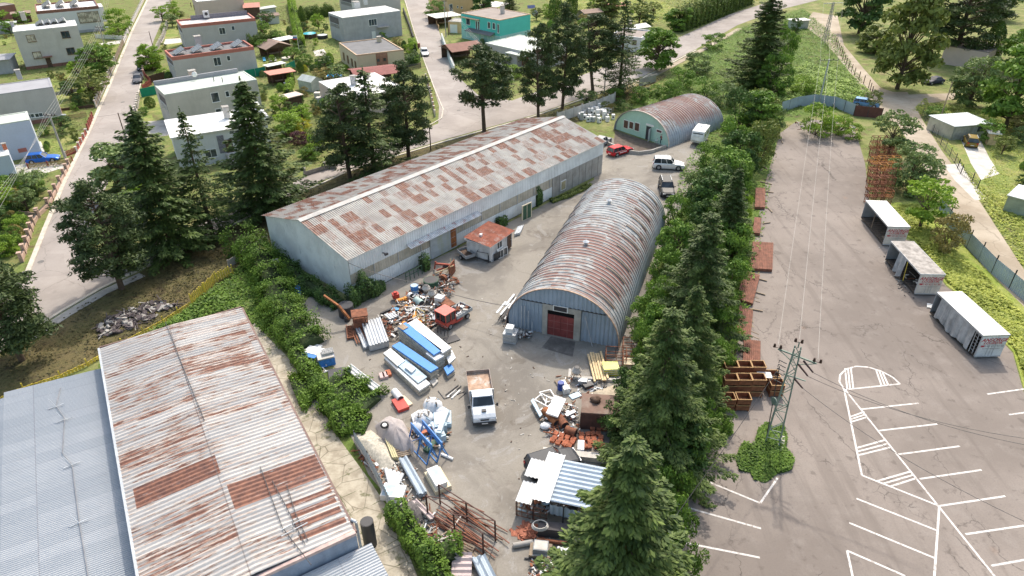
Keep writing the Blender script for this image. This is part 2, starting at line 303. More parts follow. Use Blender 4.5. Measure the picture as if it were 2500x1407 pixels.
def blue_roof_mat():
    n = NT('blue_grey_sheet_roof'); X, Y, Z = n.xyz()
    sh = n.math('FLOOR', n.math('DIVIDE', Y, 1.0)); col = n.math('FLOOR', n.math('DIVIDE', X, 5.0)); wn = n.white(n.comb(col, sh, 5.0))
    c = n.mix(wn, (.37, .395, .42), (.43, .45, .47)); d = n.noise(.3, det=5); c = n.mix(n.math('MULTIPLY', n.step(d.outputs[0], .4, .65), .35), c, (.33, .355, .385))
    st = n.noise(1, n.map((.5, 7, 1)), det=7, rough=.75).outputs[0]; zone = n.step(X, 5.5, 9.0)
    c = n.mix(n.math('MULTIPLY', n.step(st, .62, .68), n.math('ADD', .25, n.math('MULTIPLY', zone, .5))), c, (.22, .13, .11))
    fy = n.math('FRACT', n.math('DIVIDE', Y, 1.0)); c = n.mix(n.math('MULTIPLY', n.math('LESS_THAN', fy, .05), .3), c, (.28, .29, .33))
    fx = n.math('ABSOLUTE', n.math('SUBTRACT', n.math('FRACT', n.math('DIVIDE', X, 5.0)), .5)); c = n.mix(n.math('MULTIPLY', n.math('GREATER_THAN', fx, .494), .6), c, (.26, .26, .28)); return n.end(c, .5, .15, n.noise(8).outputs[0], .15, .01, .4)
def arch_mat(name, amt=0.0, warm=1.0):
    """ribs run over the arch (local x = across, y = along): rust sits between the ribs"""
    n = NT(name); X, Y, Z = n.xyz()
    a = n.noise(1, n.map((1.1, 2.6, 1.1)), det=8, rough=.75).outputs[0]; big = n.noise(.14, det=4).outputs[0]
    fy = n.math('FRACT', n.math('DIVIDE', Y, .62)); rib = n.math('LESS_THAN', n.math('ABSOLUTE', n.math('SUBTRACT', fy, .5)), .17)
    blk = n.white(n.comb(n.math('FLOOR', n.math('DIVIDE', X, 1.4)), n.math('FLOOR', n.math('DIVIDE', Y, .62)), 1.0))
    th = n.math('ADD', n.math('ADD', a, n.math('MULTIPLY', n.math('SUBTRACT', big, .5), .9)), n.math('ADD', n.math('MULTIPLY', n.math('SUBTRACT', blk, .5), .24), amt))
    hot = n.math('MULTIPLY', n.step(X, 1.2, 2.6), n.math('MULTIPLY', n.step(X, 5.4, 4.6), n.step(n.math('ABSOLUTE', n.math('SUBTRACT', Y, 7.0)), 7.5, 4.0)))
    top = n.math('MULTIPLY', n.step(Z, 3.0, 4.6), n.step(Y, 20, 2)); th = n.math('ADD', th, n.math('ADD', n.math('MULTIPLY', hot, .17), n.math('MULTIPLY', top, .07)))
    base = n.mix(n.step(n.noise(.7, det=5).outputs[0], .35, .65), (.26, .275, .285), (.41, .42, .415)); low = n.step(Z, 3.4, 1.5); base = n.mix(n.math('MULTIPLY', low, .6), base, (.36, .43, .50))
    r = n.math('MULTIPLY', n.step(th, .53, .60), n.math('SUBTRACT', 1, n.math('MULTIPLY', rib, .62))); r = n.math('MULTIPLY', r, n.math('SUBTRACT', 1, n.math('MULTIPLY', low, .8)))
    br = n.mix(n.step(th, .60, .72), (.22, .17, .14), (.205, .08, .055)); c = n.mix(n.math('MULTIPLY', r, .85), base, br); return n.end(c, .8, .0, n.noise(8).outputs[0], .15, .01, .4)
def wall_sheet_mat(name, base, dirt, sx=3.0):
    n = NT(name); a = n.noise(1, n.map((sx, sx, .5)), det=7, rough=.75).outputs[0]; b = n.noise(.5, det=4).outputs[0]
    c = n.mix(n.step(b, .35, .65), dk(base, .9), dk(base, 1.08)); c = n.mix(n.math('MULTIPLY', n.step(a, .60, .68), .7), c, dirt)
    lowd = n.step(n.xyz()[2], 1.2, .0); c = n.mix(n.math('MULTIPLY', lowd, n.math('MULTIPLY', b, .5)), c, dk(dirt, .8)); return n.end(c, .6, .1, spec=.3)
M_WHROOF = warehouse_roof_mat(); M_R1 = shed_roof_mat(); M_R2 = blue_roof_mat(); M_ARCH1 = arch_mat('arch_hangar_sheet', .055); M_ARCH2 = arch_mat('small_arch_sheet', .10)
M_WHWALL = wall_sheet_mat('pale_blue_wall_sheet', (.78, .80, .80), (.22, .25, .27)); M_BLUEW = wall_sheet_mat('blue_wall_sheet', (.33, .40, .48), (.42, .48, .54), 1.5)
M_FIBRE = PM('translucent_fibre_sheet', (.50, .45, .36), .6, var=.15, sc=1.0, dirt=(.26,.22,.16)); M_CORRW = wall_sheet_mat('white_corrugated_sheet', (.66, .67, .67), (.38, .36, .33), 1.5)
M_CORRB = wall_sheet_mat('blue_grey_corrugated_sheet', (.40, .47, .54), (.30, .32, .33), 1.5); M_CORRR = PM('red_rusty_sheet', (.30, .10, .06), .8, var=.25, sc=1.5, dirt=(.5,.45,.4), dirtamt=.4)
M_CORRP = wall_sheet_mat('pinkish_corrugated_sheet', (.50, .43, .43), (.28, .16, .13), 1.5); M_CORRY = PM('yellowish_ridged_sheet', (.52, .47, .28), .7, var=.1, sc=2)
M_REDDOOR = PM('dull_red_door_paint', (.24, .055, .05), .7, var=.2, sc=1.2, dirt=(.13,.05,.045))
M_MINT = PM('mint_plaster', (.42, .62, .52), .9, var=.05, sc=.6, dirt=(.35,.42,.36))
# corrugated sheet strip: wave along one axis, lying on a plane given by z(x, y)
def corr(mb, x0, x1, y0, y1, zf, pitch, amp, wave='x', rows=1, shape='sin', mi=0, M=None, n=None, thick=0.0):
    L = (x1-x0) if wave == 'x' else (y1-y0); per = {'sin': 6, 'trap': 4}[shape]; N = int(round(L/pitch*per))
    vs = []; fs = []
    def off(i):
        if shape == 'sin': return amp*math.sin(2*math.pi*i/per)
        return amp*(1 if (i % 4) in (1, 2) else 0)
    for r in range(rows+1):
        for i in range(N+1):
            t = L*i/N
            x, y = (x0+t, y0+(y1-y0)*r/rows) if wave == 'x' else (x0+(x1-x0)*r/rows, y0+t)
            vs.append((x, y, zf(x, y)+off(i)))
    for r in range(rows):
        for i in range(N):
            a = r*(N+1)+i; q = (a, a+1, a+N+2, a+N+1); fs.append(q if wave == 'x' else q[::-1])
    mb.add(vs, fs, mi, M)
    if thick:
        mb.add([(p[0], p[1], p[2]-thick) for p in vs], [f[::-1] for f in fs], mi, M)
    return mb
def corrwall(mb, x0, x1, y, z0, z1, pitch, amp, mi=0, M=None, shape='trap', ztop=None):
    """standing ribbed sheet along x at y; ribs stand proud towards -y"""
    per = 4; N = int(round(abs(x1-x0)/pitch*per)); vs = []; fs = []
    for i in range(N+1):
        x = x0+(x1-x0)*i/N; o = -amp*(1 if (i % 4) in (1, 2) else 0) if shape == 'trap' else -amp*math.sin(2*math.pi*i/4)
        zt = ztop(x) if ztop else z1; vs += [(x, y+o, z0), (x, y+o, zt)]
    for i in range(N): fs.append((2*i, 2*i+2, 2*i+3, 2*i+1))
    return mb.add(vs, fs, mi, M)
# ---------------------------------------------------------------- ground, roads, yards (setting)
_pz = [0]
def poly(name, px, z, mat, world=None, kind='structure'):
    _pz[0] += 1; z += .0003*_pz[0]
    pts = world if world else [G(*p) for p in px]
    o = MB(); vs = [(p[0], p[1], z) for p in pts]; o.add(vs, [tuple(range(len(vs)))])
    ob = o.build(name, mat); bmf = ob.data
    if bmf.polygons[0].normal.z < 0: bmf.flip_normals()
    ob['kind'] = kind; return ob
def strip(name, px, w, z0, z1, mat, kind='structure', side=0):
    """a band of width w along a path of pixels; side -1/0/1 puts it left, centred or right of the path"""
    P = [G(*p) for p in px]; mb = MB(); L = []; Q = []
    for i, p in enumerate(P):
        a = P[max(0, i-1)]; b = P[min(len(P)-1, i+1)]; d = (b-a).normalized(); nrm = Vector((-d.y, d.x, 0))
        L.append(p+nrm*w*(.5+side*-.5)); Q.append(p-nrm*w*(.5+side*.5))
    n = len(P)
    for i in range(n-1):
        mb.add([(*L[i][:2], z0), (*Q[i][:2], z0), (*Q[i+1][:2], z0), (*L[i+1][:2], z0), (*L[i][:2], z1), (*Q[i][:2], z1), (*Q[i+1][:2], z1), (*L[i+1][:2], z1)],
            [(4,5,6,7), (0,1,5,4), (1,2,6,5), (2,3,7,6), (3,0,4,7)])
    o = mb.build(name, mat)
    if kind: o['kind'] = kind
    return o
g = MB(); g.add([(-700,-60,0),(700,-60,0),(700,1100,0),(-700,1100,0)], [(0,1,2,3)]); g.build('ground', M_GROUND)['kind'] = 'structure'
# residential gardens, verge, yards
poly('garden_ground', [(-60,-60),(1000,-60),(1120,270),(790,410),(640,480),(420,560),(60,760),(-400,900)], .004, M_GARD)
poly('garden_ground', [(1050,-60),(1900,-60),(1790,34),(1260,230),(1140,262)], .004, M_GARD)
poly('verge_ground', [(-350,1150),(-200,960),(150,775),(250,712),(650,510),(840,425),(1120,335),(1430,250),(1620,180),(1650,210),(1480,275),(1300,330),(900,560),(640,640),(440,760),(240,880),(-100,1010)], .008, M_DRYSHADE)
poly('weed_ground', [(240,890),(440,765),(640,640),(720,760),(900,1100),(1110,1500),(1010,1500),(860,1140),(700,840),(560,760),(350,830),(240,900)], .012, M_WEED)
poly('weed_ground', [(1640,180),(1800,70),(1960,20),(2040,80),(2130,240),(2110,262),(1900,300),(1880,470),(1800,900),(1660,1100),(1640,1500),(1500,1500),(1500,860),(1600,640),(1640,420),(1700,340),(1500,262)], .012, M_WEED)
# main road, side streets
ROADS = [(-330,1130),(-150,955),(60,815),(150,758),(245,703),(560,548),(790,440),(950,382),(1090,340),(1300,282),(1420,240),(1560,192),(1700,120),(1800,62),(1900,25),(2000,0)]
ROADN = [(1960,-14),(1880,4),(1780,36),(1640,100),(1500,155),(1240,250),(1140,266),(1070,302),(750,430),(560,520),(380,590),(60,662),(-60,720),(-420,900)]
poly('road', ROADS+ROADN, .02, M_ROAD)
SW_L = [(62,664),(100,570),(150,450),(215,318),(268,200),(318,80),(358,0),(400,-80)]; SW_R = [(450,-80),(418,0),(375,100),(345,200),(318,320),(262,450),(205,590),(180,700)]
poly('street', SW_L+SW_R, .024, M_ROAD)
poly('street', [(985,-40),(988,0),(1020,100),(1052,190),(1072,260),(1070,302),(1090,330),(1262,248),(1170,235),(1120,190),(1080,100),(1045,0),(1030,-40)], .024, M_ROAD)
strip('kerb', SW_L, .55, 0, .12, M_KERB, side=1)
strip('kerb', [(345,200),(330,262),(318,320),(290,390)], .2, 0, .12, M_KERB)
strip('kerb', [(985,-20),(988,0),(1012,80),(1036,150),(1060,215),(1082,268),(1078,290),(1050,306)], .22, 0, .12, M_KERB)
strip('kerb', [(-150,957),(60,818),(150,761),(245,706),(420,622),(640,515),(840,424),(950,387),(1090,345),(1300,286),(1420,244),(1560,196),(1700,123)], .35, 0, .12, M_KERB)
strip('pavement', [(60,826),(150,767),(245,711),(340,668)], 1.2, 0, .06, M_CONC, side=1)
strip('pavement', [(1500,222),(1560,198),(1700,126),(1800,70)], 1.4, 0, .08, M_TRACK, side=1)
for i, (u, v) in enumerate([(165,520),(225,430),(100,640),(300,250),(345,150),(1055,130),(1120,270)]):
    p = G(u, v); one(MB().cyl((0,0,0),(0,0,.045),.36,n=16), 'manhole_cover', PM('manhole_iron', (.16,.15,.14), .7), ['round manhole cover low on the left street','round manhole cover halfway up the left street','round manhole cover near the lower street corner','round manhole cover beside the grass plot on the left street','round manhole cover near the parked dark cars','round manhole cover on the middle street','round manhole cover at the foot of the middle street'][i], 'manhole cover', p)
# the old asphalt lot, and the markings 4 mm above it
LOT = [(1905,325),(1940,300),(1985,292),(2045,300),(2090,325),(2112,400),(2124,500),(2160,570),(2228,590),(2310,700),(2340,722),(2472,862),(2500,960),(2600,1060),(2900,1300),(3100,1560),(1500,1560),(1640,1290),(1690,1060),(1740,980),(1790,900),(1815,760),(1835,640),(1850,540),(1870,440)]
poly('parking_lot', LOT, .016, M_LOT)
LN = [((2102,1000),(2242,985)),((2147,1052),(2288,1036)),((2193,1110),(2343,1090)),((2245,1170),(2396,1148)),((2293,1236),(2454,1212)),((2357,1305),(2520,1281)),((2420,1382),(2600,1350)),
  ((2410,963),(2560,942)),((2463,1013),(2600,995)),((2063,952),(2430,1410)),((2061,952),(2104,1161)),((2104,1161),(2293,1236)),((2293,1236),(2278,1450)),((2091,1218),(2285,1295)),((2073,1277),(2281,1363)),
  ((2068,1345),(2210,1407)),((2068,1345),(2084,1420)),((2063,952),(2197,938)),((1640,1140),(1856,1229)),((1856,1229),(1898,1168)),((1636,1228),(1858,1291)),((1668,1325),(1855,1362)),
  ((2077,1018),(2110,1006)),((2078,1024),(2114,1012)),((2080,1030),(2117,1019)),((2093,1094),(2160,1075)),((2094,1103),(2167,1084)),((2096,1112),(2172,1093)),((2142,1175),(2222,1152)),((2158,1181),(2230,1160)),((2175,1188),(2237,1168))]
mk = MB()
for a, b in LN:
    p, q = G(*a), G(*b); d = (q-p).normalized(); n_ = Vector((-d.y, d.x, 0))*.075; z = .0204 + rnd.random()*.003
    mk.add([(*(p+n_)[:2], z), (*(p-n_)[:2], z), (*(q-n_)[:2], z), (*(q+n_)[:2], z)], [(0,1,2,3)])
arc = [(2197,938),(2180,922),(2152,907),(2120,897),(2090,895),(2065,902),(2051,916),(2049,932),(2061,952)]
P = [G(*p) for p in arc]
for i in range(len(P)-1):
    d = (P[i+1]-P[i]).normalized(); n_ = Vector((-d.y, d.x, 0))*.08; z = .0215+.0004*i
    mk.add([(*(P[i]+n_)[:2], z), (*(P[i]-n_)[:2], z), (*(P[i+1]-n_)[:2], z), (*(P[i+1]+n_)[:2], z)], [(0,1,2,3)])
for a, b in [((2063,900),(2068,950)),((2070,899),(2075,949)),((2077,897),(2083,948)),((2138,902),(2152,942)),((2146,905),(2160,941)),((2154,909),(2168,940))]:
    p, q = G(*a), G(*b); mk.add([(p.x-.08, p.y, .0248), (p.x+.08, p.y, .0248), (q.x+.08, q.y, .0248), (q.x-.08, q.y, .0248)], [(0,1,2,3)])
mo = mk.build('road_markings', M_LINE); mo['kind'] = 'structure'
for p_ in mo.data.polygons:
    if p_.normal.z < 0: p_.flip()
# inner yard
poly('yard_ground', [(700,790),(760,720),(850,735),(1130,600),(1350,490),(1450,440),(1452,345),(1490,338),(1600,350),(1735,300),(1720,380),(1690,450),(1640,560),(1560,760),(1560,880),(1530,960),(1480,1100),(1420,1250),(1400,1560),(1130,1560),(1010,1290),(900,1160),(850,1050),(900,960),(780,870),(715,830)], .016, M_YARD)
poly('terrace_soil', [(1502,319),(1632,362),(1590,374),(1560,377),(1535,374),(1498,350)], .02, PM('dark_terrace_soil', (.13,.10,.08), .95, sc=1.5, var=.3, dirt=(.2,.2,.1)))
poly('concrete_path', [(622,790),(655,825),(730,900),(830,1075),(900,1170),(960,1260),(1080,1560),(960,1560),(820,1240),(700,1030),(560,800)], .02, M_SLAB)
poly('concrete_pad', [(1345,822),(1405,835),(1398,872),(1322,850)], .022, PM('oily_concrete', (.12,.11,.10), .9, sc=1.5, dirt=(.30,.28,.26)))
poly('gravel_heap_ground', [(865,1065),(905,1050),(960,1095),(985,1140),(930,1150),(893,1115)], .03, M_GRAVEL)
# dirt track on the right, driveways
poly('dirt_track', [(1985,30),(2045,40),(2060,110),(2110,170),(2150,215),(2200,232),(2330,228),(2340,240),(2240,258),(2215,290),(2150,285),(2120,250),(2085,190),(2045,140),(2010,100),(1960,60)], .018, M_TRACK)
poly('dirt_track', [(2120,225),(2215,225),(2250,290),(2300,370),(2390,490),(2520,690),(2520,840),(2380,620),(2300,470),(2230,370),(2190,300),(2100,270)], .0222, M_TRACK)
poly('driveway', [(2345,340),(2395,345),(2420,395),(2370,398)], .022, M_CONCL); poly('driveway', [(2303,403),(2345,400),(2395,470),(2412,486),(2380,490),(2330,440)], .024, M_CONCL); poly('driveway', [(2368,396),(2420,393),(2440,425),(2395,440)], .026, M_CONCL)
poly('lawn', [(2260,250),(2500,280),(2640,520),(2560,640),(2480,560),(2360,420),(2290,330)], .010, M_LAWN)
poly('verge_grass', [(2135,500),(2240,490),(2330,580),(2400,650),(2560,810),(2660,1060),(2600,1050),(2502,958),(2474,860),(2342,720),(2312,698),(2230,586),(2160,560)], .022, grass_mat('bright_long_grass', (.14,.20,.03), (.27,.31,.07), (.34,.33,.12), .5, .4))
poly('driveway', [(0,408),(60,400),(155,398),(178,402),(60,440),(0,452)], .012, M_CONCL); poly('lawn', [(98,345),(190,328),(205,345),(165,388),(112,382)], .012, M_LAWN); poly('garden_path', [(60,400),(90,345),(100,346),(118,392)], .013, M_CONCL)
poly('lawn', [(128,190),(230,170),(240,210),(225,250),(160,278),(120,230)], .012, M_LAWN); poly('lawn', [(230,120),(300,105),(292,140),(240,150)], .012, M_LAWN)
for q in [[(395,72),(432,60),(436,90),(398,100)], [(388,108),(440,98),(446,108),(386,122)], [(625,62),(720,55),(745,90),(620,84)], [(745,30),(800,24),(815,90),(742,80)], [(760,90),(815,85),(825,130),(770,140)], [(625,145),(720,130),(735,160),(625,178)], [(645,215),(720,200),(720,240),(660,260)],
  [(348,238),(400,225),(420,275),(345,276)], [(330,285),(370,280),(380,305),(330,310)], [(1100,100),(1180,88),(1200,110),(1110,120)], [(1292,40),(1330,30),(1340,70),(1296,78)], [(1330,0),(1540,-10),(1620,5),(1560,30),(1440,20)], [(1500,20),(1600,0),(1650,20),(1580,60),(1520,45)], [(0,0),(30,-10),(40,28),(0,34)], [(0,82),(30,75),(28,105),(0,112)], [(960,10),(985,4),(1000,40),(965,40)]]:
    poly('lawn', q, .012, M_LAWN)
for q, m in [([(404,96),(440,94),(446,104),(398,110)], M_CONCL), ([(235,108),(300,98),(300,106),(232,114)], M_CONCL), ([(330,300),(420,292),(420,330),(335,340)], M_CONC), ([(765,125),(790,120),(800,135),(770,138)], M_CONCL)]: poly('garden_path', q, .016, m)
# ---------------------------------------------------------------- buildings in a local frame
def frame_from(A, B, z):
    a, b = G(*A, z), G(*B, z); d = b-a; return a, math.atan2(d.y, d.x), d.length
class Bld:
    """root Empty at ground; local x along the front, y backwards, z up"""
    def __init__(s, name, A, B, D, h, label, cat, group=None, depth=None, hpar=.0):
        a, ang, s.W = frame_from(A, B, h); s.root = E(name, (a.x, a.y, 0), ang, label, cat, group); s.h = h; s.a = ang; s.o = a
        X = Vector((math.cos(ang), math.sin(ang), 0)); Y = Vector((-X.y, X.x, 0)); s.X, s.Y = X, Y
        s.D = depth if depth else (G(*D, h)-a).dot(Y)
    def loc(s, u, v, face='F', off=0.0):
        """pixel -> (t, z) on a face"""
        r = ray(u, v); o = Vector((0, 0, CAMH)); base = Vector((s.o.x, s.o.y, 0))
        n = {'F': s.Y, 'L': s.X, 'R': s.X}[face]; p0 = base + (s.X*s.W if face == 'R' else Vector((0,0,0))) + n*off
        t = (p0-o).dot(n)/r.dot(n); p = o+r*t-base
        return (p.dot(s.X) if face == 'F' else p.dot(s.Y)), p.z
    def M(s, face):
        if face == 'F': return Matrix.Identity(4)
        if face == 'L': return Matrix(((0,1,0,0),(-1,0,0,s.D),(0,0,1,0),(0,0,0,1)))    # t runs back to front
        return Matrix(((0,-1,0,s.W),(1,0,0,0),(0,0,1,0),(0,0,0,1)))
    def win(s, px, w, h, face='F', frame=None, pane=None, sill=True, mull=1, yoff=0.0, name='window'):
        t, z = s.loc(*px, face, yoff); 
        if face == 'L': t = s.D - t
        z = max(h/2+.05, min(z, s.h-h/2-.1)); M = s.M(face) @ TR(0, yoff, 0); fr = frame or M_WHITE; x0, x1, z0, z1 = t-w/2, t+w/2, z-h/2, z+h/2; k = .09; d = .06
        m = MB(); m.box(x0-k, x1+k, -d, .02, z0-k, z0, M=M).box(x0-k, x1+k, -d, .02, z1, z1+k, M=M).box(x0-k, x0, -d, .02, z0, z1, M=M).box(x1, x1+k, -d, .02, z0, z1, M=M)
        for i in range(mull): q = x0+(i+1)*w/(mull+1); m.box(q-.03, q+.03, -d+.01, .02, z0, z1, M=M)
        if sill: m.box(x0-.14, x1+.14, -.16, -d-.002, z0-k-.02, z0-k+.04, M=M)
        f = m.build(name, fr, s.root); MB().box(x0, x1, -.028, .015, z0, z1, M=M).build('pane', pane or M_GLASS, f); return f
    def door(s, px, w, h, face='F', mat=None, z0=0.0, name='door'):
        t, _ = s.loc(*px, face)
        if face == 'L': t = s.D-t
        M = s.M(face); o = MB().box(t-w/2, t+w/2, -.05, .02, z0, z0+h, M=M).build(name, mat or M_WOODD, s.root)
        MB().box(t+w/2-.18, t+w/2-.06, -.1, -.052, z0+1.0, z0+1.06, M=M).build('handle', M_GALV, o); return o
def flat_house(name, A, B, D, h, label, wall, roof, par=None, parh=.35, cat='house', plinth=None, overhang=.0, chim=(), slope=0.0, ext=0.0, **kw):
    b = Bld(name, A, B, D, h, label, cat, **kw); W, Dp = b.W, b.D
    if Dp < 0: raise ValueError(name+label)
    pr = parh if par else .16
    b.wall = MB().box(0, W, 0, Dp, 0, h-pr).build('wall', wall, b.root)
    e = overhang; MB().box(-e+.25, W+e-.25, -e+.25, Dp+e-.25, h-pr, h-pr*.55).build('roof', roof, b.root)
    m = MB(); k = .3
    for q in ((-e, W+e, -e, -e+k), (-e, W+e, Dp+e-k, Dp+e), (-e, -e+k, -e+k, Dp+e-k), (W+e-k, W+e, -e+k, Dp+e-k)): m.box(*q, h-pr+.003, h)
    m.build('parapet', par or roof, b.root)
    if plinth: MB().box(-.04, W+.04, -.04, Dp+.04, 0, .7).build('plinth', plinth, b.root)
    for (u, v, cw, ch, cm) in chim:
        p = G(u, v, h-.2) - Vector((b.o.x, b.o.y, h-.2)); x, y = p.dot(b.X), p.dot(b.Y)
        c = MB().box(x-cw/2, x+cw/2, y-cw/2, y+cw/2, h-pr, h+ch).build('chimney', cm, b.root); MB().box(x-cw/2-.08, x+cw/2+.08, y-cw/2-.08, y+cw/2+.08, h+ch, h+ch+.1).build('cap', M_CONC, c)
    return b
def solar(b, px, w=2.2, l=3.0, mat=None, tilt=25):
    """tilted rack of collectors on a flat roof"""
    p = G(*px, b.h) - Vector((b.o.x, b.o.y, b.h)); x, y = p.dot(b.X), p.dot(b.Y); M = TR(x, y, b.h+.45, rx=R(0), ry=R(-tilt))
    o = MB().box(-w/2, w/2, -l/2, l/2, -.05, .05, M=M).build('solar_panel', mat or _SOL, b.root)
    m = MB()
    for i in range(7): m.box(-w/2, w/2, -l/2+l*i/6-.03, -l/2+l*i/6+.03, .052, .07, M=M)
    m.box(w/2-.08, w/2, -l/2, l/2, -.8, -.052, M=M); m.build('frame', M_GALV, o)
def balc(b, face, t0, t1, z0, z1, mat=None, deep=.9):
    """loggia as a flat panel, recess shade put into its dark colour, with a front rail"""
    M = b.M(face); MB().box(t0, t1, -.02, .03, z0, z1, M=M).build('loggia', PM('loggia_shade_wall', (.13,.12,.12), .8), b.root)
    m = MB(); m.box(t0, t1, -.09, -.03, z0+.95, z0+1.02, M=M)
    n = max(3, int((t1-t0)/.35))
    for i in range(n+1): q = t0+(t1-t0)*i/n; m.box(q-.02, q+.02, -.08, -.04, z0, z0+.95, M=M)
    m.build('railing', mat or M_WHITE, b.root)
_SOL = PM('collector_glass', (.10,.11,.13), .25, var=.1); W_BEIGE = PM('pale_beige_render', (.56,.53,.49), .9, var=.05, sc=.5, dirt=(.42,.39,.35)); W_GREY = PM('warm_grey_render', (.50,.475,.46), .9, var=.05, sc=.5, dirt=(.4,.37,.35))
W_WHITE = PM('white_render', (.66,.66,.66), .9, var=.04, sc=.5); W_BLUE = PM('pale_blue_render', (.50,.55,.64), .9, var=.04, sc=.5); W_OCH = PM('sandy_render', (.60,.51,.36), .9, var=.05, sc=.5); W_PINK = PM('pinkish_render', (.60,.48,.42), .9, var=.05, sc=.5)
W_CON = PM('bare_grey_render', (.40,.405,.42), .9, var=.10, sc=.7, dirt=(.3,.3,.31)); W_TEAL = PM('teal_render', (.10,.56,.50), .85, var=.04, sc=.5); W_TEALP = PM('pale_teal_render', (.34,.58,.56), .85, var=.05, sc=.5); W_ORG = PM('orange_sand_render', (.66,.45,.24), .9, var=.05, sc=.5)
R_WHITE = PM('white_roof_membrane', (.80,.78,.75), .7, var=.06, sc=.5, dirt=(.5,.47,.43)); R_GREEN = PM('pale_green_roof', (.52,.56,.50), .7, var=.07, sc=.4, dirt=(.4,.43,.38)); R_DARK = PM('dark_roof_felt', (.15,.15,.155), .8, var=.12, sc=.6, dirt=(.22,.21,.21)); R_GREY = PM('grey_violet_roof', (.33,.33,.35), .75, var=.07, sc=.5)
R_BROWN = PM('brown_roof_felt', (.27,.225,.20), .8, var=.1, sc=.5); P_RED = PM('brick_red_trim', (.46,.17,.13), .8, var=.08, sc=1); P_BROWN = PM('brown_trim', (.25,.12,.09), .8, var=.08, sc=1); P_TAN = PM('tan_trim', (.50,.36,.24), .8, var=.06, sc=1)
BRN = PM('brown_window_frame', (.16,.09,.05), .6); M_GREEN = PM('green_screen_netting', (.01,.22,.13), .8, var=.12, sc=1)
hA = flat_house('apartment_house', (31,77.5), (188,62), None, 8.4, 'three storey beige house with four solar collectors on its pale flat roof', W_BEIGE, R_WHITE, None, depth=7.5, plinth=P_BROWN, chim=[(60,50,1.0,1.6,W_BEIGE),(33,68,.7,1.0,W_CON)])
for p in [(76,96),(160,87)]: hA.win((p[0], p[1]-2), 1.5, 1.35, frame=BRN, pane=M_CURT if p[0] < 100 else None)
for p in [(91,135),(173,125)]: hA.win(p, 1.5, 1.35, frame=BRN, pane=M_CURT if p[0] < 100 else None)
for p in [(93,167),(161,157.5),(180,154.5)]: hA.win(p, 1.25, .5, frame=BRN, sill=False)
hA.door((126,170), 1.0, 2.1, mat=M_WOODD); t_, z_ = hA.loc(121, 152); MB().box(t_-.9, t_+.9, -1.0, .01, 2.35, 2.5).build('canopy', P_BROWN, hA.root)
for u in (96,113,130,150): solar(hA, (u, 60-(u-96)*.12), 1.5, 3.6)
hA2 = flat_house('house', (87,28), (240,14.5), None, 6.5, 'white house with a brown roof band and one wide brown window at the top left', W_WHITE, R_WHITE, P_BROWN, .75, depth=13, plinth=W_CON, chim=[(95,2,1.2,1.6,W_PINK)])
hA2.win((217,42), 5.0, 2.6, frame=BRN, mull=2, pane=M_CURT); MB().box(hA2.W, hA2.W+1.2, 3, 9, 1.8, 5.8).build('wall', W_WHITE, hA2.root)
for u in (112,145,180): solar(hA2, (u, 14-(u-112)*.05), 2.2, 6.5, tilt=30)
hB = flat_house('house', (-75,240), (128,212), None, 6.0, 'windowless grey rendered house with a violet grey roof and one chimney at the left edge', W_GREY, R_GREY, None, depth=7.4, plinth=P_BROWN, chim=[(50,194,.8,1.5,W_CON)])
hB.win((75,283.5), 1.0, .6); hB.win((95,281), 1.1, .6)
hC = flat_house('house', (-80,316), (71.5,292), None, 5.9, 'pale blue house with a pale green roof behind the blue hatchback', W_BLUE, R_GREEN, None, depth=5.2); hC.win((55,367), 1.0, .45, frame=P_RED, pane=P_RED, sill=False)
hD = flat_house('annex', (-90,398), (22,378), None, 3.3, 'low pale annex at the left edge beside the blue hatchback', W_BLUE, R_WHITE, None, cat='annex', depth=2.6, chim=[(15,368,.5,.9,M_TILE)])
h1 = flat_house('house', (441,62), (623,44), (425,49), 6.0, 'grey house with red roof band and an air conditioner on its patchy roof', W_GREY, PM('patchy_roof', (.60,.57,.54), .8, var=.15, sc=1.5, dirt=(.3,.28,.26), dirtamt=.7), P_RED, .75)
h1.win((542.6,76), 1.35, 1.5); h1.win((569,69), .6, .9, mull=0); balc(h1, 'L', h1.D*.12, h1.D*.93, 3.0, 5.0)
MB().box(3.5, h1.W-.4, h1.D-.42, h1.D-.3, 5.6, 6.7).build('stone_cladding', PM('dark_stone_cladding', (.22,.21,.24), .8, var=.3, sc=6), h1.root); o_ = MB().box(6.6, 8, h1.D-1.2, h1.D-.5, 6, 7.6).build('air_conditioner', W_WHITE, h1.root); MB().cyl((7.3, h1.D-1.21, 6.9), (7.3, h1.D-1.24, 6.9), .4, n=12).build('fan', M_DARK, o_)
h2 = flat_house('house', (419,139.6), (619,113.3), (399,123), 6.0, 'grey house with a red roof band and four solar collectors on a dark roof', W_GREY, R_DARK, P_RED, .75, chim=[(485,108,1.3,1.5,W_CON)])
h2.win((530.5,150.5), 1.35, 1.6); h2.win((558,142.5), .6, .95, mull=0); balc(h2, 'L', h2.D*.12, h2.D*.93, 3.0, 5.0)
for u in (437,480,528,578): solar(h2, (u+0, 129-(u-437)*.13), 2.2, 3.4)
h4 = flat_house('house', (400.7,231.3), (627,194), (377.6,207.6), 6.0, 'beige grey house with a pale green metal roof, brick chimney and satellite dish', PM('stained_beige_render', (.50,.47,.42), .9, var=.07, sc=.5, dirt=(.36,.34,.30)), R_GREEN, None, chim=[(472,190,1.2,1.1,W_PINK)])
h4.win((525.5,238), 1.25, 1.6, mull=0); h4.win((555,229.5), .55, .9, mull=0); h4.win((533,270), .9, .55, mull=0); balc(h4, 'L', h4.D*.3, h4.D*.95, 2.9, 5.2)
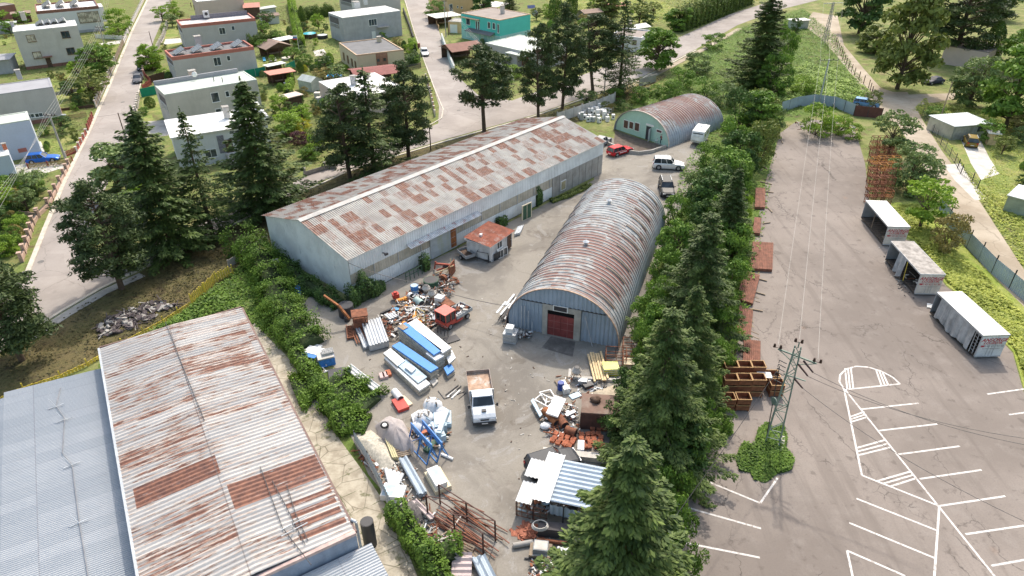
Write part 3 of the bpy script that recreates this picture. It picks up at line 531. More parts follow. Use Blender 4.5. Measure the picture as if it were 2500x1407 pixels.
MB().box(0, h4.W-1.2, h4.D-.35, h4.D+.01, 6.003, 6.7).build('parapet', R_GREY, h4.root); MB().blob((7.0, h4.D-1.0, 7.0), .5, .18, .5).build('satellite_dish', M_WHITE, h4.root)
for x_ in (9.5, 10.6): MB().cyl((x_, h4.D*.5-(x_-9.5)*1.5, 5.9), (x_, h4.D*.5-(x_-9.5)*1.5, 6.8), .07).build('vent_pipe', M_DARK, h4.root)
h5 = flat_house('house', (420,335), (652,299), None, 5.2, 'pale house with cream flat roof, stone panels and outside stairs behind spruces', W_WHITE, R_WHITE, None, depth=9.0, overhang=.3, chim=[(556,291,.9,1.8,W_BEIGE)])
h5.win((515,375), 1.6, 1.2); h5.win((592,350), 1.3, 1.3)
h5.door((559,352), 1.1, 2.1, mat=M_WOODD, z0=1.4)
for p in [(541,352),(585,340)]: t_, z_ = h5.loc(*p); MB().box(t_-.5, t_+.5, -.07, .01, 1.5, 4.3).build('stone_cladding', PM('dark_stone_cladding', (.22,.21,.24)), h5.root)
t_, z_ = h5.loc(559, 352); m = MB()
for i in range(9): m.box(t_-.7, t_+.7, -.6-.35*(i+1), -.6-.35*i, 0, 1.4-.15*(i+1)+.1)
m.box(t_-.9, t_+.9, -.6, .0, 0, 1.4); m.build('stairs', M_CONCL, h5.root); MB().box(h5.W-.1, h5.W+.4, 0, h5.D, 5.2, 6.2).build('fire_wall', W_WHITE, h5.root)
h10 = flat_house('house', (480,4), (593,-6), None, 5.8, 'pinkish house with a bright white roof at the top beside the left street', W_PINK, R_WHITE, None, depth=9); 
for u in (466,474): h10.win((u,18-(474-u)*.8), .9, 1.2, face='L', frame=BRN)
h11 = flat_house('house', (836,43.5), (977.5,25.6), (793,31.5), 6.4, 'bare grey two storey house with a white roof, corner balcony and glazed front door', W_CON, R_WHITE, None, chim=[(870,20,1.7,1.4,W_WHITE),(893,12,.9,2.0,W_WHITE)], depth=9.0)
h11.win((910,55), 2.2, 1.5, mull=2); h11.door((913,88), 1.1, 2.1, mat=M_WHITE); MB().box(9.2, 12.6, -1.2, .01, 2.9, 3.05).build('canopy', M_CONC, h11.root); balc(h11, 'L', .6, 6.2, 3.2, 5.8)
h12 = flat_house('house', (869.5,134.8), (985.5,121), (813,105.8), 4.2, 'tan bungalow with a dark flat roof and a brown panel with two small windows', W_OCH, R_DARK, P_TAN, .3, chim=[(926,103,.9,1.0,W_OCH)])
t0_, _ = h12.loc(919, 150); t1_, _ = h12.loc(947, 146); MB().box(t0_, t1_, -.05, .01, .0, 4.0).build('brown_panel', PM('brown_render', (.33,.18,.12), .9), h12.root)
for u, v in ((923.5,147.5),(939,145.5)): h12.win((u,v), .6, .6, frame=P_BROWN, mull=0, yoff=-.05, sill=False)
for f in (.18,.42,.66,.85): MB().box(h12.D*f, h12.D*f+1.3, -.05, .01, .8, 2.6, M=h12.M('L')).build('window', BRN, h12.root)
h13 = flat_house('house', (846,241), (990,215), (781,198.7), 4.0, 'pinkish bungalow with a bright white roof and checkered chimney behind the pines', W_PINK, R_WHITE, None, chim=[(864,209,.9,1.6,PM('checkered_chimney_brick', (.42,.42,.42), .8, var=.4, sc=5))])
h14 = flat_house('house', (1219.6,49.3), (1295,34), (1128.7,30.7), 6.4, 'turquoise two storey house with white framed windows and a dark awning', W_TEAL, R_BROWN, P_TAN, .2, chim=[(1227,34,.8,1.7,W_BEIGE)])
MB().box(-.04, h14.W+.04, -.04, h14.D+.04, 0, 2.5).build('lower_wall', W_TEALP, h14.root)
for p, w_, h_ in [((1143,53),1.4,1.5),((1163.5,62),.5,2.0),((1169,63.5),.5,2.0),((1194,62),.8,1.4),((1206,64),.8,1.4),((1216.5,70),.5,2.0),((1144,84),1.3,1.3)]: h14.win(p, w_, h_, face='L', mull=0)
for p, w_, h_ in [((1160,87),.6,1.9),((1166,87.5),.6,1.9),((1178,90),.6,.6),((1198,99),1.9,2.0)]: h14.win(p, w_, h_, face='L', mull=1, sill=False)
for u, v in ((1240,92.5),(1264,88)): h14.win((u,v), 1.1, .5, mull=0, yoff=-.04)
MB().sect([(-1.6,2.55),(0,3.1),(0,2.95),(-1.6,2.45)], h14.D*.12, h14.D*.8, 'y').build('awning', R_DARK, h14.root).matrix_local = Matrix.Identity(4)
MB().box(h14.D*.05, h14.D*.5, -.7, .01, 5.4, 5.6, M=h14.M('L')).build('canopy', P_TAN, h14.root)
h15 = flat_house('house', (1300,130), (1385,108), (1196,102), 4.2, 'low grey house with a wide pale roof, brown porch and stairs beside the pines', W_GREY, R_GREEN, None)
MB().box(h15.D-6.3, h15.D-3.3, -1.5, .01, .9, 3.4, M=h15.M('L')).build('wall', W_GREY, h15.root); MB().box(h15.D-3.2, h15.D-1.4+.2, -.05, .02, 1.0, 3.2, M=h15.M('L')).build('door', P_BROWN, h15.root); MB().box(h15.D-6.6, h15.D-.9, -1.9, .01, 3.45, 3.65, M=h15.M('L')).build('porch_roof', R_GREEN, h15.root)
m = MB()
for i in range(8): m.box(h15.D-2.9+0*i, h15.D-1.3, -.4-.35*(i+1), -.4-.35*i, 0, 1.1-.13*(i+1)+.1, M=h15.M('L'))
m.build('stairs', M_CONCL, h15.root); m = MB()
for i in range(9): m.box(h15.D-1.25, h15.D-1.2, -.45-.35*i, -.41-.35*i, 0, 1.9-.12*i, M=h15.M('L'))
m.build('railing', M_WHITE, h15.root)
h16 = flat_house('house', (1089,-5), (1155,-14), None, 5.2, 'sandy orange house at the top beside the middle street', W_ORG, M_GALV, None, depth=9); h16.win((1101,19), 1.1, 1.9); h16.win((1117,17), .4, .5, mull=0); h16.win((1127,19), .5, .5, mull=0)
h16b = flat_house('garage', (1094,52), (1128,54), None, 3.0, 'sandy orange garage with a white door beside the turquoise house', W_ORG, M_CONC, None, cat='garage', depth=5); MB().box(.5, 2.6, -.05, .01, 0, 2.2).build('door', M_WHITE, h16b.root)
h17 = flat_house('house', (1567,92.5), (1597,75), (1500,79), 3.6, 'white bungalow with a brown roof, chimney and grey side wall beside the round tree', W_WHITE, R_BROWN, W_WHITE, .45, chim=[(1537,66,.8,1.3,W_PINK)]); h17.win((1549,104), .9, .9, face='L', frame=BRN)
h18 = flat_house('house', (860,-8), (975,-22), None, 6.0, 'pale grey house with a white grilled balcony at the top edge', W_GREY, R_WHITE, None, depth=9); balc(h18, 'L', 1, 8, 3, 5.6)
h19 = flat_house('house', (2415,128), (2455,110), None, 4.0, 'brown roofed house half hidden by trees at the right', W_PINK, R_BROWN, None, depth=9)
h20 = flat_house('house', (-20,18), (35,10), None, 4.0, 'small dark roofed outbuilding at the top left corner', P_BROWN, R_BROWN, None, depth=6)
# ---------------------------------------------------------------- warehouse with the panel roof
WH_A = Vector((-17.08, 61.50, 0)); WH_ANG = R(48.5); WL, WW = 47.0, 16.3; ZE, ZR = 5.0, 7.0
wh = E('warehouse', WH_A, WH_ANG, 'long pale blue metal warehouse with a low gable roof of white and rusty panels', 'warehouse')
wX = Vector((math.cos(WH_ANG), math.sin(WH_ANG), 0)); wY = Vector((-wX.y, wX.x, 0))
def whx(u, v, z=None, off=.35):
    r = ray(u, v); o = Vector((0,0,CAMH)); p0 = WH_A+wY*off; t = (p0-o).dot(wY)/r.dot(wY); p = o+r*t-WH_A; return p.dot(wX), p.z
zf = lambda x, y: ZE+(ZR-ZE)*(y/(WW/2) if y < WW/2 else (WW-y)/(WW/2))
corr(MB(), 0, WL, 0, WW/2-.15, zf, .26, .035).build('roof_slope', M_WHROOF, wh); corr(MB(), 0, WL, WW/2+.15, WW, zf, .26, .035).build('roof_slope', M_WHROOF, wh)
MB().sect([(WW/2-.45, ZR-.02), (WW/2, ZR+.13), (WW/2+.45, ZR-.02), (WW/2, ZR+.03)], -.05, WL+.05).build('ridge_cap', PM('pale_ridge_sheet', (.42,.41,.39), .6, sc=1.5, dirt=(.4,.36,.32)), wh)
I = .35; prof = [(I, 0), (WW-I, 0), (WW-I, zf(0, WW-I)-.1), (WW/2, ZR-.12), (I, zf(0, I)-.1)]
MB().sect(prof, I, WL-I).build('wall_core', PM('steel_frame_core', (.10,.10,.11), .9), wh)
Mg = Matrix(((0,1,0,I-.03),(-1,0,0,0),(0,0,1,0),(0,0,0,1)))     # x' -> -y
corrwall(MB(), -(WW-I), -I, 0, 0, 0, .34, .05, M=Mg, ztop=lambda x: zf(0, -x)-.06).build('gable_wall', M_WHWALL, wh)
Mg2 = Matrix(((0,-1,0,WL-I+.03),(1,0,0,0),(0,0,1,0),(0,0,0,1))); corrwall(MB(), I, WW-I, 0, 0, 0, .34, .05, M=Mg2, ztop=lambda x: zf(0, x)-.06).build('gable_wall', M_WHWALL, wh)
xc, _ = whx(1348, 440); xd0, _ = whx(1050, 620); xd1, _ = whx(1113, 590)
corrwall(MB(), I, WL-I, I-.03, 3.0, zf(0, I)-.05, .34, .045).build('upper_wall_sheet', M_WHWALL, wh)
corrwall(MB(), I, xc, I-.01, 1.75, 3.0, .34, .03).build('translucent_band', M_FIBRE, wh); corrwall(MB(), I, xc, I-.03, .1, 1.75, .34, .05).build('lower_wall_sheet', M_WHWALL, wh)
MB().box(xc, WL-I, I-.06, I-.02, 0, 2.98).build('concrete_wall_panels', M_CONC, wh)
m = MB(); [m.box(x, x+.03, I-.09, I-.061, 0, 2.98) for x in np.arange(xc+.01, WL-I, 1.55)]; m.build('wall_joints', PM('dark_joint', (.22,.20,.18), .9), wh)  # darker strips along the panel joints
m = MB(); [m.box(x, x+.1, I-.1, I-.075, 1.75, 3.0) for x in np.arange(3.4, xc, 3.4)]; m.build('wall_posts', M_GALV, wh)
dr = MB().box(xd0, xd1, I-.2, I-.1, .1, 3.15).build('sliding_door', PM('mottled_door_sheet', (.42,.46,.47), .7, var=.12, sc=.8, dirt=(.38,.40,.22), dirtamt=.5), wh)
MB().box(xd1-1.0, xd1-.1, I-.215, I-.202, .3, 3.1).build('rust_patch', M_RUSTO, dr); m = MB(); [m.box(xd0, xd1, I-.22, I-.202, z, z+.03) for z in (.8, 1.6, 2.4)]; m.build('seam', M_GALV, dr)
xa0, _ = whx(991, 606); xa1, _ = whx(1164, 527)
m = MB(); corr(m, xa0, xa1, I-.9, I-.1, lambda x, y: 3.2+(y-I+.9)*.35, .25, .03, n=1); m.build('door_canopy', PM('peeling_canopy', (.55,.56,.57), .7, var=.2, sc=1.5, dirt=(.36,.12,.10), dirtamt=.9), wh)
xw, zw = whx(1374, 452); w_ = MB().box(xw-.6, xw+.6, I-.13, I-.06, zw-.75, zw+.75).build('window', M_WHITE, wh); MB().box(xw-.48, xw+.48, I-.15, I-.131, zw-.62, zw+.62).build('pane', PM('yellowed_blind', (.38,.33,.20), .5), w_)
xl, zl = whx(933, 617); l_ = MB().bar((xl, I-.05, zl), (xl, I-.6, zl+.1), .08).build('lamp', M_DARK, wh); MB().box(xl-.2, xl+.2, I-.8, I-.6, zl-.05, zl+.15).build('lamp_head', M_DARK, l_)
# ---------------------------------------------------------------- arch hangars
def arch(name, p0, p1, L, h, label, mat, front, ribp=.62, base=.0):
    """p0, p1: near base corners on the ground; arch profile is an ellipse"""
    d = p1-p0; W = d.length; ang = math.atan2(d.y, d.x); mid = (p0+p1)/2
    rt = E(name, (mid.x, mid.y, 0), ang, label, 'hangar'); n = 40; a = W/2
    prof = [(-a*math.cos(math.pi*i/n)*(1), h*math.sin(math.pi*i/n)**.92) for i in range(n+1)]
    ys = []; y = 0
    while y < L-.01:
        for t, o in ((0,0),(.30,0),(.36,.055),(.64,.055),(.70,0)):
            ys.append((y+t*ribp, o))
        y += ribp
    ys.append((L, 0)); vs = []; fs = []; m = n+1
    for (yy, o) in ys:
        for (x, z) in prof: k = math.hypot(x/a, z/h) or 1; vs.append((x*(1+o/a), yy, z*(1+o/h)))
    for j in range(len(ys)-1):
        for i in range(n): fs.append((j*m+i, j*m+i+1, (j+1)*m+i+1, (j+1)*m+i))
    mb = MB(); mb.add(vs, fs); mb.build('curved_roof', mat, rt)
    mb = MB(); k = (a-.08)/a
    mb.add([(x*k, .35, z*k) for x, z in prof]+[(x*k, L-.3, z*k) for x, z in prof], [tuple(range(m))[::-1], tuple(range(m, 2*m))]); mb.build('end_wall_core', front[1], rt)
    return rt, W, prof, ang, mid
a1, W1, pr1, an1, mid1 = arch('arch_hangar', Vector((-.6, 56.6, 0)), Vector((10.2, 52.7, 0)), 28.2, 5.55, 'big arched hangar of ribbed metal with a blue front and red double door', M_ARCH1, (None, PM('hangar_front_dark', (.10,.12,.15), .9)))
def elz(x, a, h): return h*max(0, 1-(x/a)**2)**.46
A1 = W1/2; X1 = Vector((math.cos(an1), math.sin(an1), 0)); Y1 = Vector((-X1.y, X1.x, 0))
def a1x(u, v, off=.3):
    r = ray(u, v); o = Vector((0,0,CAMH)); p0 = mid1+Y1*off; t = (p0-o).dot(Y1)/r.dot(Y1); p = o+r*t-mid1; return p.dot(X1), p.z
xL, _ = a1x(1326, 760); xR, zt = a1x(1420, 766); xl, z0_ = a1x(1338, 772); xr, z1_ = a1x(1402, 800); print('door', xL, xR, zt, xl, xr)
corrwall(MB(), -A1+.12, xL, .28, 0, 0, .42, .07, ztop=lambda x: min(3.75, elz(x, A1, 5.55)-.08)).build('front_sheet', M_BLUEW, a1); corrwall(MB(), xR, A1-.12, .28, 0, 0, .42, .07, ztop=lambda x: min(3.75, elz(x, A1, 5.55)-.08)).build('front_sheet', M_BLUEW, a1)
xs = A1*math.sqrt(1-(3.75/5.55)**2.17)-.1; m = MB()
N = 80; vs = []; fs = []
for i in range(N+1):
    x = -xs+2*xs*i/N; o = -.07*(1 if (i % 4) in (1,2) else 0); vs += [(x, .16+o, 3.65), (x, .16+o, max(3.66, elz(x, A1, 5.55)-.08))]
for i in range(N): fs.append((2*i, 2*i+2, 2*i+3, 2*i+1))
m.add(vs, fs); m.build('upper_front_sheet', M_BLUEW, a1); MB().box(-xs, xs, .08, .2, 3.55, 3.65).build('ledge', M_DARK, a1)
ft = MB(); ft.box(xL, xl, .05, .34, 0, 3.6).box(xr, xR, .05, .34, 0, 3.6).box(xl, xr, .05, .34, 3.0, 3.6); ft.build('door_surround', PM('grey_block_surround', (.40,.38,.34), .9, sc=1, dirt=(.28,.26,.23)), a1)
for a_, b_ in ((xl, (xl+xr)/2-.01), ((xl+xr)/2+.01, xr)):
    d_ = MB().box(a_, b_, .18, .26, .02, 2.45).build('door_leaf', M_REDDOOR, a1); m = MB(); [m.box(a_+.03, b_-.03, .155, .178, z, z+.03) for z in (.9, 1.7)]; m.box((a_+b_)/2-.015, (a_+b_)/2+.015, .16, .178, .05, 2.4); m.build('seam', PM('pale_seam', (.35,.15,.14), .7), d_)
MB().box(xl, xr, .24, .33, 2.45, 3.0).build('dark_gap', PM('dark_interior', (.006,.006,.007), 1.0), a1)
xw, zw = a1x(1370, 760); wf = MB().box(xw-.75, xw+.75, -.0, .05, 3.05, 3.7).build('window', M_WHITE, a1); MB().box(xw-.65, xw+.65, -.02, -.002, 3.13, 3.62).build('pane', M_DARK, wf)
def edge_arc(name, mat, par, a, h, y0, y1, r, t0=0, t1=math.pi, n=30, out=.0):
    m = MB(); vs = []; fs = []
    for i in range(n+1):
        t = t0+(t1-t0)*i/n; x, z = -a*math.cos(t), h*math.sin(t)**.92
        for k, yy in ((1+out/a, y0), (1+(out+r)/a, y0), (1+(out+r)/a, y1), (1+out/a, y1)): vs.append((x*k, yy, z*k))
    for i in range(n):
        for j in range(4): fs.append((i*4+j, i*4+(j+1)%4, i*4+4+(j+1)%4, i*4+4+j))
    m.add(vs, fs); return m.build(name, mat, par)
edge_arc('edge_trim', PM('rust_edge_trim', (.50,.36,.27), .8, var=.3, sc=2, dirt=(.3,.12,.07)), a1, A1, 5.55, -.04, .10, .09, out=.02)
M_STRIP = PM('brown_rooflight_strip', (.17,.13,.10), .4, var=.15, sc=2)
for i in range(11): edge_arc('rooflight_strip', M_STRIP, a1, A1, 5.55, 1.55+i*2.48, 1.86+i*2.48, .05, R(118), R(144), 8, out=.065)
for i in range(9): edge_arc('rooflight_strip', M_STRIP, a1, A1, 5.55, 4.0+i*2.48, 4.22+i*2.48, .05, R(24), R(48), 8, out=.065)
for y_ in (9.5, 20.5): MB().cyl((-.2, y_, 5.4), (-.2, y_, 5.95), .2, n=10).cyl((-.2, y_, 5.95), (-.2, y_, 6.15), .36, .05, n=10).build('roof_vent', M_GALV, a1)
a2, W2, pr2, an2, mid2 = arch('small_arch_hangar', G(1499.5,316.5), G(1631,361), 15.0, 4.5, 'smaller arched hangar with a mint green front wall beside the white caravan', M_ARCH2, (None, M_MINT), .55)
A2 = W2/2; X2 = Vector((math.cos(an2), math.sin(an2), 0)); Y2 = Vector((-X2.y, X2.x, 0))
def a2x(u, v, off=.35):
    r = ray(u, v); o = Vector((0,0,CAMH)); p0 = mid2+Y2*off; t = (p0-o).dot(Y2)/r.dot(Y2); p = o+r*t-mid2; return p.dot(X2), p.z
edge_arc('edge_trim', PM('rust_edge_trim2', (.55,.47,.40), .8, var=.2, sc=2, dirt=(.35,.16,.1)), a2, A2, 4.5, -.04, .12, .12, out=.01)
for (u, v, w_, h_) in [(1529,303.5,1.1,1.5),(1542,306,1.0,1.3),(1556,310,1.1,1.5),(1610,320.5,1.2,.55)]:
    x, z = a2x(u, v); f_ = MB().box(x-w_/2, x+w_/2, .26, .36, z-h_/2, z+h_/2).build('window', M_WHITE, a2); MB().box(x-w_/2+.1, x+w_/2-.1, .235, .258, z-h_/2+.1, z+h_/2-.1).build('pane', PM('reddish_reflection_glass', (.10,.05,.045), .3), f_)
x, z = a2x(1583, 325); MB().box(x-.5, x+.5, .28, .36, .02, 2.3).build('doorway', M_DARK, a2); dl = MB().box(0, .9, -.05, .0, .05, 2.2, M=TR(x+.5, .28, 0, rz=R(-70))).build('door', W_WHITE, a2); MB().box(.75, .85, -.09, -.052, 1.0, 1.06, M=TR(x+.5, .28, 0, rz=R(-70))).build('handle', M_DARK, dl)
MB().box(x-.6, x+1.0, .26, .34, 2.45, 2.75).build('notice_board', M_WHITE, a2)
# ---------------------------------------------------------------- foreground halls
ZA = 6.2; RO = G(243, 850, ZA); RANG = R(31.5); r1 = E('rusty_hall', (RO.x, RO.y, 0), RANG, 'foreground hall whose ribbed white roof is peeling to rust', 'hall')
RW, RL = 11.35, 28.4
zr = lambda x, y: ZA+.32*(1-abs(x-RW/2)/(RW/2))
corr(MB(), 0, RW/2, -RL, 0, zr, .36, .05, wave='y', shape='sin').build('roof_slope', M_R1, r1); corr(MB(), RW/2, RW, -RL, 0, zr, .36, .05, wave='y').build('roof_slope', M_R1, r1)
MB().box(.15, RW-.15, -RL+.15, -.12, 0, ZA-.12).build('wall', W_CON, r1)
GUT = PM('brown_gutter', (.20,.13,.11), .7, sc=2); MB().box(RW-.02, RW+.14, -RL, 0, ZA-.2, ZA-.02).build('gutter', GUT, r1); MB().box(-.14, .02, -RL-4, 0, ZA-.12, ZA+.03).build('gutter', M_GALV, r1)
MB().box(0, RW, .0, .1, ZA-.2, ZA+.08).build('eave_trim', GUT, r1); MB().box(-.1, RW, -RL-.25, -RL, ZA-.1, ZA+.12).build('edge_flashing', PM('pink_flashing', (.52,.38,.34), .7, sc=2), r1)
p_ = MB(); p_.cyl((RW+.12, -RL+.9, ZA+.05), (RW+.3, -RL+.6, ZA+.02), .1).cyl((RW+.3, -RL+.6, ZA+.02), (RW+.3, -RL+.5, 0), .09); p_.build('downpipe', M_GALV, r1)
def conduits(root, pts, mat, lab):
    m = MB(); [m.bar(pts[i], pts[i+1], .04) for i in range(len(pts)-1)]; return m.build(lab, mat, root)
def on_r(u, v): # pixel -> local on rusty roof
    d = G(u, v, ZA+.25)-Vector((RO.x, RO.y, ZA)); return (d.dot(Vector((math.cos(RANG), math.sin(RANG), 0))), d.dot(Vector((-math.sin(RANG), math.cos(RANG), 0))), zr(d.dot(Vector((math.cos(RANG), math.sin(RANG), 0))), 0)+.1)
for pts in ([(635,1140),(690,1290),(760,1380)], [(700,1185),(722,1255),(752,1320)], [(665,1175),(700,1240),(745,1330)], [(405,790),(450,905),(500,1030)]): conduits(r1, [on_r(*p) for p in pts], M_DARK, 'roof_cable')
for p in ((716,1285),(717,1300)): q = on_r(*p); MB().bar((q[0]-.7, q[1], q[2]+.1), (q[0]+.9, q[1]+.15, q[2]+.1), .05).bar((q[0], q[1], q[2]), (q[0], q[1], q[2]+.5), .05).build('cable_bracket', M_GALV, r1)
r2 = E('blue_hall', (RO.x, RO.y, 0), RANG, 'large hall with a pale blue grey finely ribbed roof at the lower left', 'hall')
zb = lambda x, y: 5.0+.45*(1-abs(x+6.9)/7.0)
corr(MB(), -6.9, -.2, -30, -1.2, zb, .16, .03, wave='y').build('roof_slope', M_R2, r2); corr(MB(), -19, -6.9, -30, -1.9, lambda x, y: 5.45+.09*(x+6.9), .16, .03, wave='y').build('roof_slope', M_R2, r2); MB().box(-18.8, -.35, -30, -2.1, 0, 4.0).build('wall', W_CON, r2)
def on_b(u, v):
    d = G(u, v, 5.3)-Vector((RO.x, RO.y, 5.3)); x = d.dot(Vector((math.cos(RANG), math.sin(RANG), 0))); return (x, d.dot(Vector((-math.sin(RANG), math.cos(RANG), 0))), zb(x, 0)+.12)
conduits(r2, [on_b(*p) for p in [(148,948),(138,992),(158,1022),(153,1108),(176,1135),(193,1270),(215,1407)]], PM('lightning_wire', (.22,.22,.23), .6), 'lightning_wire')
for p in ((138,995),(158,1027),(176,1137),(194,1278)): q = on_b(*p); MB().bar((q[0]-.5, q[1], q[2]), (q[0]+.5, q[1]+.1, q[2]), .05).bar(q, (q[0]-.35, q[1]+.5, q[2]+.6), .03).build('wire_bracket', M_GALV, r2)
r3 = E('lower_hall', (RO.x, RO.y, 0), RANG, 'blue grey ribbed lean-to roof at the bottom below the rusty hall', 'hall')
corr(MB(), -.2, 12.1, -40, -RL-.4, lambda x, y: 5.1, .2, .035, wave='y').build('roof_slope', M_R2, r3); MB().box(0, 12.0, -40, -RL-.4, 0, 4.95).build('wall', PM('blue_grey_wall', (.25,.30,.38), .7, sc=1, dirt=(.16,.18,.22)), r3)
MB().box(.0, RW, -RL-.24, -RL-.10, 4.9, ZA-.1).build('step_wall', PM('blue_grey_wall', (.25,.30,.38)), r3)
# ---------------------------------------------------------------- vegetation
def leafmesh(name, P, A, B, mat):
    """P centres, A/B half axes (n,3): one leaf-cluster face each, slightly folded ends"""
    P = np.asarray(P, np.float32); A = np.asarray(A, np.float32); B = np.asarray(B, np.float32); n = len(P)
    V = np.empty((n, 4, 3), np.float32); V[:,0] = P-A; V[:,1] = P-B*.9+A*.1; V[:,2] = P+A; V[:,3] = P+B*.9+A*.1
    me = bpy.data.meshes.new(name); me.vertices.add(n*4); me.vertices.foreach_set('co', V.ravel())
    me.loops.add(n*4); me.loops.foreach_set('vertex_index', np.arange(n*4, dtype=np.int32))
    me.polygons.add(n); me.polygons.foreach_set('loop_start', np.arange(0, n*4, 4, dtype=np.int32))
    try: me.polygons.foreach_set('loop_total', np.full(n, 4, np.int32))
    except Exception: pass
    me.update(calc_edges=True); me.materials.append(mat); return me
def rvec(rg, n):
    v = rg.normal(size=(n, 3)); return v/np.linalg.norm(v, axis=1, keepdims=True)
def orient(rg, N, sa, sb, nj=.6):
    """axes roughly tangent to N with jitter"""
    n = len(N); N = N+rvec(rg, n)*nj; N /= np.linalg.norm(N, axis=1, keepdims=True)
    T = np.cross(N, rvec(rg, n)); T /= np.linalg.norm(T, axis=1, keepdims=True)+1e-6; Bv = np.cross(N, T)
    return T*np.reshape(sa, (-1, 1)), Bv*np.reshape(sb, (-1, 1))
def mk_spruce(seed, dens=1.0, ls=.30, h=12.0, rad=3.0, gap=.0):
    rg = np.random.default_rng(seed); P = []; A = []; B = []; z = .07*h; limbs = MB(); limbs.cyl((0,0,0), (0,0,h*.97), .20, .02, 7)
    while z < h*.985:
        f = z/h; r0 = rad*((1-f)**.82)*(1-.25*max(0, .12-f)/.12)+.12; nb = int(6+5*(1-f)+rg.integers(0, 2)); ph0 = rg.uniform(0, 6.3)
        for i in range(nb):
            if rg.uniform() < gap+.06: continue
            ph = ph0+6.283*i/nb+rg.normal()*.15; Ln = r0*rg.uniform(.58, 1.16)*(1+.13*math.sin(ph+seed)+.10*math.sin(2*ph+f*5+seed)); dv = np.array([math.cos(ph), math.sin(ph), 0]); lv = np.array([-dv[1], dv[0], 0]); dr = rg.uniform(.15, .50)
            n = int((7+Ln*20)*dens); t = rg.uniform(.08, 1, n)**.75; wid = .26*Ln*(1.05-t)+.10; s = rg.uniform(-1, 1, n)
            zz = z-dr*Ln*t+.20*Ln*t**3+rg.normal(size=n)*.05-np.abs(s)*wid*.35
            p = dv*(Ln*t)[:, None]+lv*(s*wid)[:, None]; p[:, 2] += zz; P.append(p)
            ax = dv[None]*.75+lv[None]*(s*.75)[:, None]; ax = ax+np.array([0,0,-.30])+rg.normal(size=(n,3))*.18; ax /= np.linalg.norm(ax, axis=1, keepdims=True)
            bx = np.cross(ax, np.array([0,0,1.0])+rg.normal(size=(n,3))*.45); bx /= np.linalg.norm(bx, axis=1, keepdims=True)
            sz = ls*rg.uniform(.6, 1.2, n); A.append(ax*sz[:, None]*.62); B.append(bx*sz[:, None]*.30)
            if i % 3 == 0 and f < .9: limbs.cyl((0,0,z), tuple(dv*Ln*.7+np.array([0,0,z-dr*Ln*.6])), .035, .01, 3, caps=False)
        z += h*.038*rg.uniform(.7, 1.3)*(1-.4*f)
    n = 40; p = np.zeros((n, 3)); p[:,2] = h*rg.uniform(.9, 1.01, n); P.append(p); a, b = orient(rg, rvec(rg, n), np.full(n, ls*.5), np.full(n, ls*.2)); A.append(a+np.array([0,0,.05])); B.append(b)
    return np.concatenate(P), np.concatenate(A), np.concatenate(B), limbs
def clumps(rg, cs, per, ls, flat=.8, nj=.7, el=.55, shell=.55):
    P = []; A = []; B = []
    for c, r in cs:
        n = max(8, int(per*r*r)); v = rvec(rg, n); v[:,2] = np.where(v[:,2] < -.35, v[:,2]*-.6, v[:,2]); k = rg.uniform(shell, 1.08, n)[:, None]
        p = np.array(c)+v*k*r*np.array([1,1,flat]); a, b = orient(rg, v, ls*rg.uniform(.6,1.3,n), ls*el*rg.uniform(.6,1.3,n), nj); P.append(p); A.append(a); B.append(b)
    return np.concatenate(P), np.concatenate(A), np.concatenate(B)
def mk_pine(seed, h=12.0, rad=3.2, low=.18, nc=84, per=230):
    rg = np.random.default_rng(seed); tb = MB(); bend = rg.normal(size=2)*.25; tb.cyl((0,0,0), (bend[0],bend[1],h*.55), .26, .17, 7).cyl((bend[0],bend[1],h*.55), (bend[0]*1.4,bend[1]*1.4,h*.95), .17, .04, 6); cs = []
    for i in range(nc):
        f = low+(1-low)*(i+.5)/nc; q = (f-low)/(1-low); env = rad*(math.sin(math.pi*min(1,(q*.80+.17)))**.7)*(1 if q < .85 else (1.1-q)*4); rr = env*math.sqrt(rg.uniform(.15, 1)); ph = rg.uniform(0, 6.283)
        c = (rr*math.cos(ph), rr*math.sin(ph), h*f+rg.normal()*.2); r = rg.uniform(.65, 1.2)*(1 if q < .8 else .8); cs.append((c, r)); s = (bend[0]*min(1, f/.55), bend[1]*min(1, f/.55), max(h*f-rr*.45, h*low*.5)); tb.cyl(s, c, .07, .02, 4, caps=False)
    return (*clumps(rg, cs, per, .22, .62, 1.0, .36, .3), tb)
def mk_broad(seed, h=8.0, rad=3.0, low=.12, nc=62, per=150, ls=.25, top=1.0, trunk=True):
    rg = np.random.default_rng(seed); tb = MB(); cs = []
    if trunk: tb.cyl((0,0,0), (0,0,h*.45), .20, .13, 7)
    for i in range(nc):
        q = rg.uniform(0, 1); th = rg.uniform(0, 6.283); zc = low+(1-low)*q; env = rad*(math.sin(math.pi*(.12+.80*q))**.55)
        rr = env*rg.uniform(.45, .92); c = (rr*math.cos(th), rr*math.sin(th), h*zc*.93); r = rg.uniform(.14, .27)*rad*1.25; cs.append((c, r)); 
        if trunk: tb.cyl((0,0,max(.1*h, h*zc*.5)), c, .06, .015, 4, caps=False)
        elif i % 3 == 0: tb.cyl((0,0,0), c, .04, .012, 4, caps=False)
    return (*clumps(rg, cs, per, ls, .8, .8, .6, .6), tb)
